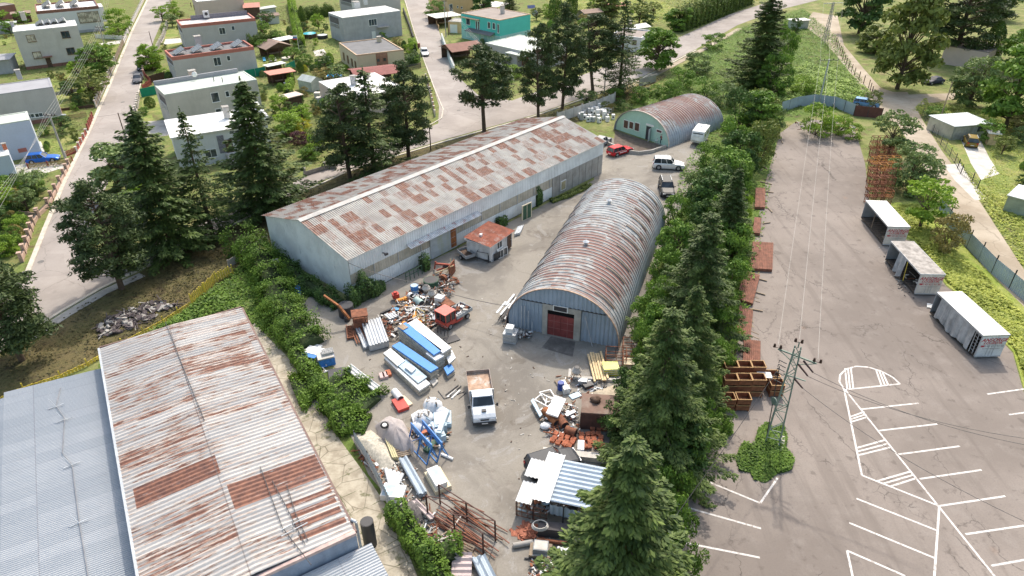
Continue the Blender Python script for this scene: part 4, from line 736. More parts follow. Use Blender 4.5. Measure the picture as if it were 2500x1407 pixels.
def mk_column(seed, h=5.0, rad=.9, n=2600, ls=.10, pw=.6):
    rg = np.random.default_rng(seed); f = rg.uniform(0.02, 1, n)**.85; r = rad*np.sin(np.pi*np.clip(.13+.85*f, 0, 1))**pw*rg.uniform(.82, 1.05, n); ph = rg.uniform(0, 6.283, n)
    P = np.stack([r*np.cos(ph), r*np.sin(ph), h*f], 1); N = np.stack([np.cos(ph), np.sin(ph), np.full(n, .3)], 1); a, b = orient(rg, N, ls*rg.uniform(.6,1.4,n), ls*.7*rg.uniform(.6,1.4,n), .6); tb = MB(); tb.cyl((0,0,0), (0,0,h*.8), .08, .03, 5); return P, a, b, tb
F_SPR = FOL('spruce_needles', (.026,.048,.016), (.095,.13,.038), .12); F_SPR2 = FOL('spruce_needles_bright', (.026,.050,.016), (.115,.150,.042), .12); F_PIN = FOL('pine_needles', (.028,.045,.020), (.080,.105,.040), .08); F_BRD = FOL('broad_leaves', (.05,.10,.02), (.17,.26,.05), .25)
F_LIT = FOL('light_leaves', (.09,.16,.02), (.24,.33,.05), .3); F_SIL = FOL('silvery_leaves', (.07,.105,.035), (.19,.24,.11), .25); F_IVY = FOL('climber_leaves', (.035,.075,.014), (.135,.21,.038), .25); F_YEL = FOL('yellow_leaves', (.25,.24,.02), (.42,.38,.06), .25)
F_BRN = FOL('brownish_leaves', (.13,.11,.04), (.30,.24,.10), .2); F_PUR = FOL('purple_leaves', (.05,.02,.03), (.14,.06,.07), .2); F_THU = FOL('hedge_leaves', (.035,.07,.012), (.12,.16,.03), .15); F_OLV = FOL('olive_leaves', (.06,.085,.02), (.20,.22,.07), .2); F_DRK = FOL('dark_leaves', (.028,.055,.018), (.085,.14,.038), .15); F_GRS = FOL('grass_blades', (.17,.21,.035), (.42,.42,.12), .35); F_DRYG = FOL('dry_grass_blades', (.20,.17,.06), (.38,.32,.14), .3)
KIND = {}
def reg(k, gen, mat, h, r, parts=('crown', 'trunk')):
    P, A, B, tb = gen; me = leafmesh(k, P, A, B, mat); t = tb.build('trunk', M_BARK); tm = t.data; bpy.data.objects.remove(t); KIND[k] = (me, tm, h, r)
reg('spruce_a', mk_spruce(1, 2.0, .23), F_SPR, 12, 3.0); reg('spruce_b', mk_spruce(2, 2.0, .22, gap=.1), F_SPR, 12, 3.0); reg('spruce_big', mk_spruce(3, 5.0, .165, gap=.05), F_SPR2, 12, 3.0); reg('spruce_big2', mk_spruce(7, 4.6, .165, gap=.16, rad=3.3), F_SPR2, 12, 3.0); reg('spruce_thin', mk_spruce(5, 2.0, .2, gap=.3), F_SPR, 12, 3.0)
reg('pine_a', mk_pine(11), F_PIN, 12, 3.4); reg('pine_b', mk_pine(12, nc=74), F_PIN, 12, 3.4); reg('pine_c', mk_pine(13, low=.35, nc=66), F_PIN, 12, 3.4)
reg('broad_a', mk_broad(21), F_BRD, 8, 3.1); reg('broad_b', mk_broad(22, low=.05), F_BRD, 8, 3.1); reg('broad_sparse', mk_broad(23, nc=36, per=95, low=.25), F_BRD, 8, 3.1); reg('willow', mk_broad(24, nc=70, per=130, ls=.2, low=.02), F_SIL, 8, 3.1)
reg('bush_a', mk_broad(31, h=3, rad=1.9, low=.05, nc=34, per=380, ls=.11, trunk=False), F_BRD, 3, 2.0); reg('bush_b', mk_broad(32, h=3, rad=1.9, low=.05, nc=30, per=400, ls=.105, trunk=False), F_BRD, 3, 2.0)
reg('column', mk_column(41), F_THU, 5, .9); reg('ball', mk_column(42, 1.6, .9, 1400, .09, .5), F_THU, 1.6, .9)
_first = {}
def plant(name, kind, base, topv, wpx, label, cat, mat=None, group=None, parts=True, rz=None, h=None):
    if kind.startswith('spruce'): wpx *= 1.3
    me, tm, h0, r0 = KIND[kind]; b = G(*base); H = h if h else max(.4, HG(base, topv)); s = wpx/2/ppm((b.x, b.y, H*.45))/r0; rz = rnd.uniform(0, 6.28) if rz is None else rz
    rt = E(name, b, rz, label, cat, group); rt.scale = (s, s, H/h0)
    c = bpy.data.objects.new('crown' if kind not in ('bush_a','bush_b','ball') else 'foliage', me); C.objects.link(c); c.parent = rt
    if mat: c.material_slots[0].link = 'OBJECT'; c.material_slots[0].material = mat
    t = bpy.data.objects.new('trunk' if kind not in ('bush_a','bush_b','ball') else 'stems', tm); C.objects.link(t); t.parent = rt; return rt
SP = 'spruce_tree'; PI = 'pine_tree'
for a in [
 (SP,'spruce_a',(425,612),262,225,'tall dark spruce left of the small slender spruce beside the street corner','spruce tree'),
 (SP,'spruce_thin',(520,575),262,130,'slender young spruce between two tall spruces in front of the pale house','spruce tree'),
 (SP,'spruce_a',(655,520),190,215,'tall broad spruce just left of the warehouse roof','spruce tree'),
 (PI,'pine_a',(298,706),460,195,'dark round pine standing alone on the verge by the lower street corner','pine tree'),
 (PI,'pine_b',(55,880),640,215,'dark pine at the left edge above the blue grey roof','pine tree'),
 (PI,'pine_a',(-30,800),535,170,'dark pine cut off by the left edge of the photo','pine tree'),
 (PI,'pine_b',(855,436),214,150,'leftmost pine of the dense group behind the warehouse ridge','pine tree'),
 (SP,'spruce_thin',(915,425),162,165,'tall drooping spruce between two pines behind the warehouse','spruce tree'),
 (PI,'pine_a',(998,390),166,140,'rightmost pine of the dense group behind the warehouse ridge','pine tree'),
 (PI,'pine_c',(1182,322),112,145,'pine with bare twin lower trunk behind the far warehouse roof','pine tree'),
 (PI,'pine_b',(1314,290),66,105,'dark pine left of three behind the rear gable of the warehouse','pine tree'),
 (PI,'pine_a',(1373,265),24,110,'tall dark pine second from left behind the small arched hangar','pine tree'),
 (PI,'pine_c',(1448,232),36,120,'pine with bare reddish trunk and broken lower limbs beside the road','pine tree'),
 (SP,'spruce_thin',(1512,228),-12,110,'ragged tall spruce right of the bare trunked pine','spruce tree'),
 ('broad_tree','broad_a',(1603,170),70,108,'round leafy tree beside the road and the white bungalow','tree'),
 ('douglas_fir','spruce_big',(1848,215),-60,135,'large dark conifer above the overgrown strip near the top','fir tree'),
 ('broad_tree','broad_a',(2095,85),-50,120,'dark leafy tree at the top beside the dirt track and lattice mast','tree'),
 ('broad_tree','broad_a',(2190,218),-35,168,'big airy tree standing in the fork of the dirt tracks','tree'),
 ('pine_tree','pine_a',(2330,150),-70,180,'large dark pine at the top right','pine tree'),
 ('willow_tree','willow',(2365,258),132,115,'silvery willow right of the dark parked car','tree'),
 ('broad_tree','broad_a',(2455,310),118,170,'dense green tree at the right edge above the metal garage','tree'),
 ('broad_tree','broad_b',(2495,180),60,120,'green tree at the right edge near the top','tree'),
 ('broad_tree','broad_b',(2135,130),60,95,'low spreading tree left of the big airy tree','tree'),
 ('broad_tree','broad_sparse',(2168,375),268,105,'small grey green tree above the orange stillages','tree'),
 ('broad_tree','willow',(2215,470),348,125,'grey green shrubby tree right of the orange stillages','tree'),
 ('broad_tree','broad_sparse',(2245,555),435,130,'light green young tree behind the uppermost trailer body','tree'),
 ('shrub','bush_a',(2310,615),528,100,'round brownish bush behind the middle trailer body','bush'),
 ('broad_tree','broad_sparse',(235,245),172,95,'sparse apple tree in the grass plot left of the left street','tree'),
 ('broad_tree','broad_a',(245,185),112,85,'leafy tree beside the three storey beige house','tree'),
 ('broad_tree','broad_b',(372,170),108,70,'bright leafy tree beside the two parked dark cars','tree'),
 ('broad_tree','broad_b',(318,480),345,165,'grey green leafy tree in front of the tall spruce by the street','tree'),
 ('broad_tree','broad_b',(335,540),455,95,'bright green small tree behind the round pine','tree'),
 ('shrub','bush_a',(293,80),22,70,'bright yellow green maple behind the fence of the white house','bush'),
 ('broad_tree','broad_sparse',(1560,60),5,70,'sparse orchard tree with pale bark in the yellow grass field','tree'),
 ('broad_tree','broad_b',(1655,75),15,70,'leafy tree at the left end of the tall roadside hedge','tree'),
 ('broad_tree','broad_a',(1480,40),-20,80,'orchard tree at the top behind the ragged spruce','tree'),
 ('broad_tree','broad_a',(1180,45),-25,60,'dark leafy tree behind the turquoise house','tree'),
 ('broad_tree','broad_b',(2410,45),-30,130,'tree with dense crown at the very top right','tree'),
 (SP,'spruce_a',(1245,40),-35,45,'small dark spruce behind the turquoise house roof','spruce tree'),
 (SP,'column',(1355,60),-25,34,'dark columnar cypress left of two at the top middle','cypress'),(SP,'column',(1395,50),-30,30,'dark columnar cypress right of two at the top middle','cypress'),
 ('thuja','column',(2408,158),52,48,'dark pointed thuja beside the brown roofed house at the right','thuja'),
 ]:
    mat = None
    if 'bright' in a[5] and 'yellow' not in a[5]: mat = F_LIT
    if 'yellow green' in a[5]: mat = F_LIT
    if 'light green' in a[5] or 'apple' in a[5]: mat = F_LIT if 'light' in a[5] else F_OLV
    if 'grey green' in a[5]: mat = F_SIL
    if 'brownish' in a[5]: mat = F_BRN
    if 'airy' in a[5] or 'orchard' in a[5] or 'low spreading' in a[5]: mat = F_OLV
    if a[5].startswith('dark leafy') or 'dense crown' in a[5]: mat = F_DRK
    plant(*a, mat=mat)
# strip of spruces and shrubs between the arched hangar and the lot
for i_, a in enumerate([((1490,1560),1065,430,'big bright spruce in the foreground at the bottom middle'),((1590,1125),742,250,'spruce with yellow green tips just right of the arched hangar front'),((1655,1010),690,180,'dark spruce behind the yellow green tipped one, beside the arched hangar'),((1690,820),510,200,'tall dark spruce standing midway beside the arched hangar roof'),((1765,640),405,130,'dark fir behind the tall spruce at the lot side of the strip')]):
    plant(SP, 'spruce_big2' if i_ in (1,3) else 'spruce_big', a[0], a[1], a[2], a[3], 'spruce tree', mat=None if 'bright' in a[3] or 'yellow' in a[3] else F_SPR)
GS = 'shrubs in the overgrown strip beside the arched hangar'; LS_ = 'dense green shrub in the overgrown strip between the arched hangar and the lot'
for i, (u, v, tv, wd, m_) in enumerate([(1905,170,60,60,F_BRD),(1885,230,130,80,F_BRD),(1800,330,215,100,F_DRK),(1850,300,225,90,F_OLV),(1780,400,290,90,F_BRD),(1850,400,300,100,F_OLV),(1880,330,255,60,F_SIL),(1725,420,355,80,F_BRD),(1700,500,410,90,F_SIL),(1760,480,390,100,F_SIL),(1830,480,380,90,F_BRD),(1650,560,480,80,F_BRD),(1660,630,550,90,F_SIL),(1620,700,610,80,F_BRD),(1720,600,500,110,F_DRK),(1800,590,480,110,F_BRD),(1845,560,470,60,F_LIT),(1810,690,570,100,F_BRD),(1770,730,630,110,F_BRD),(1600,800,690,90,F_BRD),(1565,830,735,80,F_BRD),(1790,800,700,90,F_BRD),(1750,840,740,100,F_BRD),(1570,900,800,90,F_BRD),(1740,920,820,100,F_BRD),(1690,980,860,110,F_BRD),(1640,1080,960,110,F_DRK),(1700,1080,980,90,F_BRD),(1655,1160,1050,110,F_BRD),(1585,1240,1130,120,F_BRD),(1640,1250,1150,100,F_IVY),(1620,1330,1220,130,F_IVY),(1650,1420,1300,110,F_IVY),(1560,1440,1330,150,F_IVY),(1400,1560,1440,120,F_IVY),(1530,990,900,80,F_DRK),(1510,1060,980,90,F_DRK),
   (1960,225,190,70,F_LIT),(1990,330,258,90,F_LIT),(2045,325,285,70,F_LIT),(1940,80,45,30,F_DRK),(1915,120,85,50,F_SIL),(1740,120,80,60,F_BRD),(1700,180,130,70,F_SIL),(1660,215,165,70,F_BRD),(1640,245,200,60,F_BRD),(1720,240,190,80,F_BRD),(1770,260,210,80,F_SIL),(1690,275,235,70,F_BRD),(1560,250,215,50,F_BRD),(1500,245,215,50,F_BRD),(1600,235,210,40,F_BRD),(1480,270,250,40,F_OLV)]):
    if u > 1770 and 440 < v < 950: u -= 42; wd *= .9
    strip_ = u > 1540 and v > 300; tone = {'broad_leaves':'mid green','silvery_leaves':'silvery','dark_leaves':'dark green','olive_leaves':'olive','light_leaves':'light green','climber_leaves':'bright climber covered'}[m_.name]
    where = ('near the end of the lot' if u > 1900 else 'beside the far half of the big arched hangar' if v < 620 else 'beside the near half of the big arched hangar' if v < 870 else 'beside the rusty tank and yard' if v < 1120 else 'around the foreground spruce') if strip_ else ('between road and small arched hangar' if u < 1780 else 'below the large dark conifer')
    lab_ = '%s shrub in the overgrown strip %s' % (tone, where); plant('shrub', 'bush_a' if i % 2 else 'bush_b', (u, v), tv, wd*1.15, lab_, 'shrub', mat=m_, group=lab_.replace('shrub ', 'shrubs ', 1))
for i, (u, v, tv, wd, m_, lab) in enumerate([(1815,470,360,120,F_BRD,'leafy tree in the belt level with the far end of the big arched hangar'),(1760,555,420,130,F_DRK,'dark leafy tree in the belt beside the far hangar roof'),(1800,655,530,120,F_BRD,'leafy tree in the belt beside the middle of the hangar roof'),(1640,660,545,100,F_BRD,'leafy tree against the hangar side wall'),(1735,770,620,130,F_DRK,'dark leafy tree in the belt near the tall dark spruce'),(1590,860,745,90,F_BRD,'leafy tree at the right foot of the hangar arch'),(1720,930,790,130,F_DRK,'dark leafy tree behind the brown box crates'),(1845,330,225,110,F_BRD,'leafy tree at the head of the lot'),(1800,440,310,100,F_DRK,'dark leafy tree beside the black sport utility car'),(1655,1150,1010,140,F_DRK,'dark leafy tree between the two foreground spruces')]):
    plant('broad_tree', 'broad_a' if i % 2 else 'broad_b', (u-(34 if u > 1700 and v > 440 else 0), v), tv, wd*1.0, lab, 'tree', mat=m_)
# garden greenery
gd = [('column',(741,62),15,20,F_THU,'dark columnar thuja at the corner of the long hedge','thuja'),('column',(707,88),65,13,F_THU,'small dark thuja beside the white roofed shed','thuja'),('ball',(806,157),130,22,F_LIT,'clipped dome shrub left of the tan bungalow','shrub'),('ball',(777,167),149,17,F_LIT,'round yellow green shrub next to the wooden bench','shrub'),('ball',(844,172),158,18,F_LIT,'round green shrub at the foot of the tan bungalow wall','shrub'),('ball',(745,175),159,14,F_YEL,'small golden conifer beside the greenhouse','shrub'),('ball',(735,178),150,17,F_THU,'egg shaped dark shrub left of the golden conifer','shrub'),('ball',(767,172),158,22,F_DRK,'low dark shrub behind the greenhouse','shrub'),
 ('bush_a',(750,160),133,40,F_BRD,'leafy shrub by the flagpole garden','shrub'),('bush_b',(740,130),112,30,F_SIL,'grey green shrub beside the flagpole','shrub'),('broad_sparse',(767,68),42,16,F_BRD,'young lawn tree beside the round pool','tree'),('bush_a',(728,285),255,45,F_DRK,'dark shrub beside the small pink roofed hut','shrub'),('bush_b',(745,330),292,50,F_YEL,'yellow flowering bush in the vegetable garden','bush'),('bush_a',(732,355),322,55,F_PUR,'purple leaved bush in the garden left of the pines','bush'),('bush_b',(770,370),330,50,F_LIT,'bright green garden bush left of the pines','bush'),('bush_a',(755,390),362,60,F_BRD,'green garden bush near the road left of the pines','bush'),('broad_sparse',(700,345),300,50,F_BRD,'small tree in the vegetable garden','tree'),('bush_a',(770,270),243,26,F_SIL,'silvery shrub beside the stacked rain barrels','shrub'),
 ('ball',(368,262),238,27,F_THU,'cup shaped clipped shrub on the small lawn beside the left street','shrub'),('bush_a',(355,280),262,30,F_BRD,'leafy shrub behind the clipped shrub by the left street','shrub'),('bush_a',(400,190),168,40,F_LIT,'bright shrub beside the red picket fence','shrub'),('ball',(415,196),176,22,F_DRK,'dark rounded shrub under the loggia of the second red banded house','shrub'),('bush_b',(428,45),22,30,F_LIT,'bright shrub below the pinkish house','shrub'),('bush_a',(440,40),28,30,F_OLV,'olive shrub beside the pinkish house','shrub'),
 ('bush_b',(290,92),60,60,F_LIT,'yellow green spreading shrub behind the picket fence','shrub'),('ball',(40,455),425,22,F_DRK,'dark conical shrub in the lower left garden','shrub'),('ball',(62,452),428,20,F_THU,'rounded shrub in the lower left garden','shrub'),('bush_a',(15,470),430,50,F_BRD,'leafy bush at the lower left corner garden','bush'),('bush_b',(95,470),440,45,F_BRD,'low bush beside the pinkish fence','bush'),('ball',(22,500),480,26,F_BRD,'clipped round bush left of the pinkish fence','bush'),('ball',(52,497),470,28,F_OLV,'olive clipped bush left of the pinkish fence','bush'),('ball',(88,488),452,18,F_DRK,'narrow dark bush left of the pinkish fence','bush'),('bush_a',(48,565),530,70,F_LIT,'bright green bush below the pinkish fence','bush'),('bush_b',(25,620),580,75,F_LIT,'light green bush at the left edge near the street corner','bush'),('bush_a',(10,560),520,50,F_DRK,'dark bush at the left edge','bush'),
 ('bush_a',(110,330),310,35,F_BRD,'leafy garden bush behind the concrete pole','bush'),('bush_b',(155,335),312,25,F_SIL,'grey green cushion plant beside the lawn','shrub'),('bush_a',(185,345),312,24,F_OLV,'climbing rose beside the red fence','shrub'),('ball',(116,358),345,13,F_DRK,'small dark shrub on the lawn behind the blue hatchback','shrub'),('ball',(116,370),352,13,F_BRD,'second small shrub on the lawn behind the blue hatchback','shrub'),
 ('bush_a',(880,92),80,28,F_BRD,'spiky shrub in front of the bare grey house','shrub'),('bush_b',(935,98),78,22,F_BRD,'leafy shrub below the bare grey house window','shrub'),('bush_a',(970,112),92,32,F_BRN,'reddish brown shrub beside the tan bungalow','shrub'),('ball',(987,122),100,14,F_DRK,'small dark conifer right of the reddish brown shrub','shrub'),('bush_b',(1000,130),105,32,F_LIT,'bright shrub behind the middle street fence','shrub'),('bush_a',(1010,155),135,40,F_BRD,'shrub by the dark fence above the white parked hatchback','shrub'),
 ('bush_a',(1065,45),5,60,F_BRD,'large leafy shrub right of the middle street at the top','shrub'),('bush_b',(1075,28),2,40,F_DRK,'dark shrub at the top of the middle street','shrub'),('bush_a',(1250,190),160,60,F_LIT,'bright bush between the pines below the low grey house','bush'),('bush_b',(1225,212),180,55,F_BRD,'green bush left of the low grey house','bush'),('bush_a',(1340,42),12,50,F_LIT,'bright bush behind the turquoise house','bush'),
 ('bush_a',(1580,60),35,40,F_DRK,'dark low bush in the orchard grass','bush'),('ball',(1345,72),50,24,F_BRD,'rounded bush beside the satellite dish','bush'),
 ('bush_b',(2080,340),305,60,F_LIT,'light green weed bush at the rusty gate','bush'),('bush_a',(2130,262),225,45,F_OLV,'olive bush by the dirt track','bush'),('bush_a',(2280,290),262,60,F_BRD,'low bush beside the metal garage','bush'),('bush_b',(2330,285),255,50,F_OLV,'grey leaved bush behind the metal garage','bush'),('bush_a',(2490,350),310,55,F_SIL,'silvery bush at the right edge above the lawn','bush'),
 ('bush_b',(1765,1050),1005,70,F_BRD,'small weed bush below the stacked orange crates','bush')]
for i, (k, b, tv, wd, m_, lab, cat) in enumerate(gd):
    plant({'column':'columnar_shrub','ball':'clipped_shrub'}.get(k, 'shrub' if 'tree' not in cat else 'young_tree'), k, b, tv, wd, lab, cat, mat=m_)
gr_ = random.Random(77); tones = [(F_BRD,'mid green'),(F_OLV,'olive'),(F_LIT,'bright green'),(F_DRK,'dark green'),(F_SIL,'grey green'),(F_BRN,'brownish')]
ZON = [('between the upper middle houses', [(625,35),(820,12),(832,120),(825,230),(790,380),(700,410),(640,260),(620,120)], 80), ('left of the left street', [(120,190),(290,110),(240,250),(190,330),(130,320)], 30), ('in the lower left garden', [(0,465),(105,462),(85,510),(50,600),(0,640)], 30), ('beside the turquoise house', [(1110,90),(1200,85),(1260,230),(1160,240)], 18), ('along the left street', [(395,30),(440,20),(440,110),(395,130)], 7), ('in the top middle gardens', [(1300,10),(1560,-5),(1640,30),(1500,70),(1300,90)], 24), ('on the right edge plot', [(2260,250),(2500,290),(2560,500),(2450,440),(2420,380)], 8), ('in the top left gardens', [(0,0),(60,-20),(80,60),(0,130)], 8), ('behind the white appliances', [(1420,262),(1560,215),(1600,235),(1510,300)], 7)]
for zn, pl, cnt in ZON:
    k = 0
    while k < cnt:
        u, v = gr_.uniform(min(p[0] for p in pl), max(p[0] for p in pl)), gr_.uniform(min(p[1] for p in pl), max(p[1] for p in pl)); c_ = False; j = len(pl)-1
        for i in range(len(pl)):
            if ((pl[i][1] > v) != (pl[j][1] > v)) and u < (pl[j][0]-pl[i][0])*(v-pl[i][1])/(pl[j][1]-pl[i][1])+pl[i][0]: c_ = not c_
            j = i
        if not c_: continue
        k += 1; m_, tn = gr_.choice(tones); kd = gr_.choice(['bush_a','bush_b','ball','broad_sparse','bush_b']); hh = {'ball': gr_.uniform(.8,1.8), 'broad_sparse': gr_.uniform(3,4.5)}.get(kd, gr_.uniform(.9,2.2)); lab_ = '%s %s %s' % (tn, {'ball':'rounded shrub','broad_sparse':'small garden tree'}.get(kd, 'garden shrub'), zn)
        plant({'ball':'clipped_shrub','broad_sparse':'young_tree'}.get(kd,'shrub'), kd, (u, v), 0, hh*gr_.uniform(.9,1.3)*ppm(G(u, v)), lab_, 'shrub', mat=m_, group=lab_.replace('shrub','shrubs').replace('tree','trees'), h=hh)
# hedges and climber-covered fences: leafy skins on long low bodies
def hedge(px, w, h, label, mat=F_THU, name='hedge', ls=.115, dens=105, wob=.15, seed=5, h1=None, cat='hedge'):
    rg = np.random.default_rng(seed); P = [np.array(G(*p)) for p in px]; seg = [np.linalg.norm(P[i+1]-P[i]) for i in range(len(P)-1)]; tot = sum(seg); n = int(tot*(w+2*h)*dens)
    t = rg.uniform(0, tot, n); Q = np.zeros((n, 3)); Nn = np.zeros((n, 3)); acc = 0
    for i, s in enumerate(seg):
        m = (t >= acc) & (t < acc+s); d = (P[i+1]-P[i])/s; Q[m] = P[i]+d*(t[m]-acc)[:, None]; Nn[m] = np.array([-d[1], d[0], 0]); acc += s
    hh = h if h1 is None else h+(h1-h)*(t/tot); hh = hh*(1+wob*np.sin(t*1.7+seed)+wob*.7*np.sin(t*4.1)); ww = w*(1+wob*np.sin(t*2.3+1)+wob*rg.normal(size=n)*.4)
    u = rg.uniform(-1, 1, n); th = u*math.pi/2*1.0; cx = np.sign(np.sin(th))*np.abs(np.sin(th))**.6; cz = np.abs(np.cos(th))**.5
    low = rg.uniform(size=n) < .5; cx = np.where(low, np.sign(u), cx); cz = np.where(low, rg.uniform(0, .95, n), cz); jj = rg.uniform(.85, 1.1, n)
    Pp = Q+Nn*(cx*ww/2*jj)[:, None]; Pp[:, 2] = cz*hh*jj; N = Nn*cx[:, None]+np.array([0,0,1.0])*cz[:, None]; a, b = orient(rg, N, ls*rg.uniform(.6,1.4,n), ls*.7*rg.uniform(.6,1.4,n), .8)
    o = P[0].copy(); me = leafmesh(name, Pp-o, a, b, mat); ob = bpy.data.objects.new(name, me); C.objects.link(ob); ob.location = o; tag(ob, label, cat)
    core = MB(); hm = min(h, h1 or h); NC = 8
    for i in range(len(P)-1):
        d = (P[i+1]-P[i])/seg[i]; nn = np.array([-d[1], d[0], 0]); q = []
        for e in (P[i], P[i+1]):
            for k in range(NC+1): a_ = math.pi*k/NC; p_ = e-o+nn*(math.cos(a_)*w*.40); q.append((p_[0], p_[1], .03+math.sin(a_)**.7*hm*(.74 if w < 2 else .5)))
        core.add(q, [tuple(range(NC+1)), tuple(range(NC+1, 2*NC+2))[::-1]]+[(k, NC+1+k, NC+2+k, k+1) for k in range(NC)])
    core.build('twigs', PM('dark_twigs', (.035,.055,.018), .95), ob); return ob
hedge([(715,52),(735,50),(815,38)], 1.6, 3.0, 'tall clipped hedge behind the lawn with the round pool', seed=1); hedge([(609,115),(650,108),(683,102)], 1.6, 2.6, 'dark clipped hedge right of the first red banded house', seed=2); hedge([(712,10),(722,60),(735,118)], 2.0, 2.4, 'bright hedge row running down between two gardens', F_LIT, seed=3); hedge([(703,235),(712,205),(707,182)], 1.2, 1.6, 'narrow bright hedge beside the pergola', F_LIT, seed=4)
hedge([(985,165),(1020,150)], 1.4, 2.2, 'dark clipped hedge beside the white parked hatchback', F_DRK, seed=6); hedge([(1005,110),(1012,125)], 1.4, 1.8, 'short yellow green hedge by the middle street', F_LIT, seed=16)
hedge([(1655,78),(1700,62),(1760,38),(1830,8)], 2.6, 5.5, 'long row of tall trimmed hedge trees along the main road', F_THU, seed=7, wob=.22, dens=50, ls=.2)
hedge([(585,612),(640,640),(668,700)], 3.2, 2.6, 'lush mass of climber on the fence left of the warehouse gable', F_IVY, seed=8, wob=.25); hedge([(668,700),(700,800),(762,850)], 3.4, 1.9, 'bulging climber thicket below the warehouse gable', F_IVY, seed=9, wob=.3); hedge([(668,745),(700,830),(745,910),(800,985),(845,1062)], 1.2, 1.3, 'climber covered fence running between the rusty hall and the yard', F_IVY, seed=10, wob=.2, dens=115)
hedge([(720,965),(800,940),(860,980),(905,1000)], 3.6, 1.0, 'low bramble thicket beside the tarpaulin covered heap', F_IVY, seed=11, wob=.3, dens=150); hedge([(820,985),(850,1035),(900,1040)], 2.4, .7, 'smaller bramble thicket by the pale gravel', F_IVY, seed=15, wob=.3, dens=150); hedge([(965,1262),(1010,1330),(1060,1400),(1100,1470)], 1.3, 1.8, 'climber covered fence at the bottom next to the flat roof', F_IVY, seed=12, dens=115); hedge([(1085,1340),(1095,1385)], 2.0, 1.5, 'leafy thicket right of the bottom climber fence', F_IVY, seed=13, dens=115)
hedge([(690,640),(730,690),(790,730),(830,752)], 1.6, 1.2, 'weeds along the foot of the warehouse gable', F_DRK, seed=14, wob=.3, name='undergrowth', cat='undergrowth'); hedge([(852,745),(880,735),(935,705)], 1.3, 2.6, 'ivy climbing the near corner of the warehouse', F_DRK, seed=17, wob=.35, h1=1.5, name='ivy', cat='ivy'); hedge([(1030,662),(1045,655)], 1.0, 1.9, 'ivy clump left of the sliding warehouse door', F_DRK, seed=18, name='ivy', cat='ivy'); hedge([(1215,560),(1235,548)], .8, 1.2, 'ivy patch on the warehouse wall behind the window frames', F_DRK, seed=19, name='ivy', cat='ivy'); hedge([(1308,505),(1322,497)], .5, 2.2, 'ivy strand on the white lower wall of the warehouse', F_DRK, seed=20, name='ivy', cat='ivy')
hedge([(1345,495),(1390,480),(1440,455)], .8, .5, 'weeds along the concrete wall of the warehouse', F_OLV, seed=21, name='undergrowth', cat='undergrowth')
# loose ground cover
def inpoly(x, y, poly):
    c = np.zeros(len(x), bool); n = len(poly); j = n-1
    for i in range(n):
        xi, yi, xj, yj = poly[i][0], poly[i][1], poly[j][0], poly[j][1]
        m = ((yi > y) != (yj > y)) & (x < (xj-xi)*(y-yi)/((yj-yi) or 1e-9)+xi); c ^= m; j = i
    return c
def scatter(name, px, n, hm, ls, mat, label, seed=1, el=.35, cat='undergrowth'):
    rg = np.random.default_rng(seed); P = [G(*p) for p in px]; xs = [p.x for p in P]; ys = [p.y for p in P]
    x = rg.uniform(min(xs), max(xs), n*3); y = rg.uniform(min(ys), max(ys), n*3); k = inpoly(x, y, P); x, y = x[k][:n], y[k][:n]; m = len(x)
    dn = np.sin(x*.9+seed)*np.cos(y*.7-seed)+np.sin(x*.31)*.8; keep = rg.uniform(-1.6, 1.6, m) < dn+.9; x, y, dn = x[keep], y[keep], dn[keep]; m = len(x)
    z = rg.uniform(.03, 1, m)**1.6*hm*np.clip(.6+.4*dn, .25, 1.3); N = np.tile([0,0,1.0], (m,1)); a, b = orient(rg, N, ls*rg.uniform(.5,1.4,m), ls*el*2*rg.uniform(.5,1.2,m), .55)
    o = np.array([x.mean(), y.mean(), 0]); me = leafmesh(name, np.stack([x, y, z], 1)-o, a, b, mat); ob = bpy.data.objects.new(name, me); C.objects.link(ob); ob.location = o; return tag(ob, label, cat, kind='stuff')
scatter('undergrowth', [(1640,190),(1800,75),(1960,25),(2040,90),(2130,240),(2080,262),(1900,290),(1880,470),(1820,800),(1700,1050),(1640,1400),(1540,1400),(1560,860),(1620,640),(1660,420),(1720,330),(1560,250)], 60000, .7, .22, F_BRD, 'rank green undergrowth filling the strip left of the old lot', 3)
scatter('leafy_weeds', [(1890,200),(1960,160),(2060,170),(2125,225),(2100,245),(1900,250)], 9000, .9, .26, FOL('burdock_leaves', (.10,.17,.03), (.34,.42,.14), .3), 'patch of large pale leaved weeds beside the wooden mast', 4)
scatter('undergrowth', [(240,895),(440,770),(600,640),(680,700),(760,860),(860,1060),(700,850),(560,755),(350,825)], 22000, .5, .18, F_IVY, 'green weeds between the yellow fence and the rusty hall', 5)
scatter('weed_patch', [(1795,1120),(1812,1085),(1840,1092),(1852,1050),(1875,1035),(1885,1052),(1910,1040),(1922,1075),(1915,1095),(1938,1125),(1930,1150),(1895,1158),(1872,1180),(1840,1172),(1832,1155),(1805,1150)], 12000, .6, .13, F_IVY, 'round patch of ivy and weeds around the foot of the green lattice mast', 31, cat='weeds')
scatter('weeds', [(1730,1000),(1770,1010),(1790,1060),(1750,1090),(1700,1080)], 1500, .5, .14, F_BRD, 'weeds in the asphalt below the brown crates', 32, cat='weeds')
scatter('verge_grass_tufts', [(-200,960),(150,780),(250,716),(650,515),(840,430),(1100,345),(1050,420),(900,500),(640,640),(440,760),(240,880),(-100,1010)], 20000, .22, .15, FOL('shade_dulled_verge_grass', (.04,.038,.018), (.10,.08,.035), .2), 'dry grass tufts on the verge, their colour dulled for tree shade', 33)  # tuft colour holds the tree shade that lies over the verge
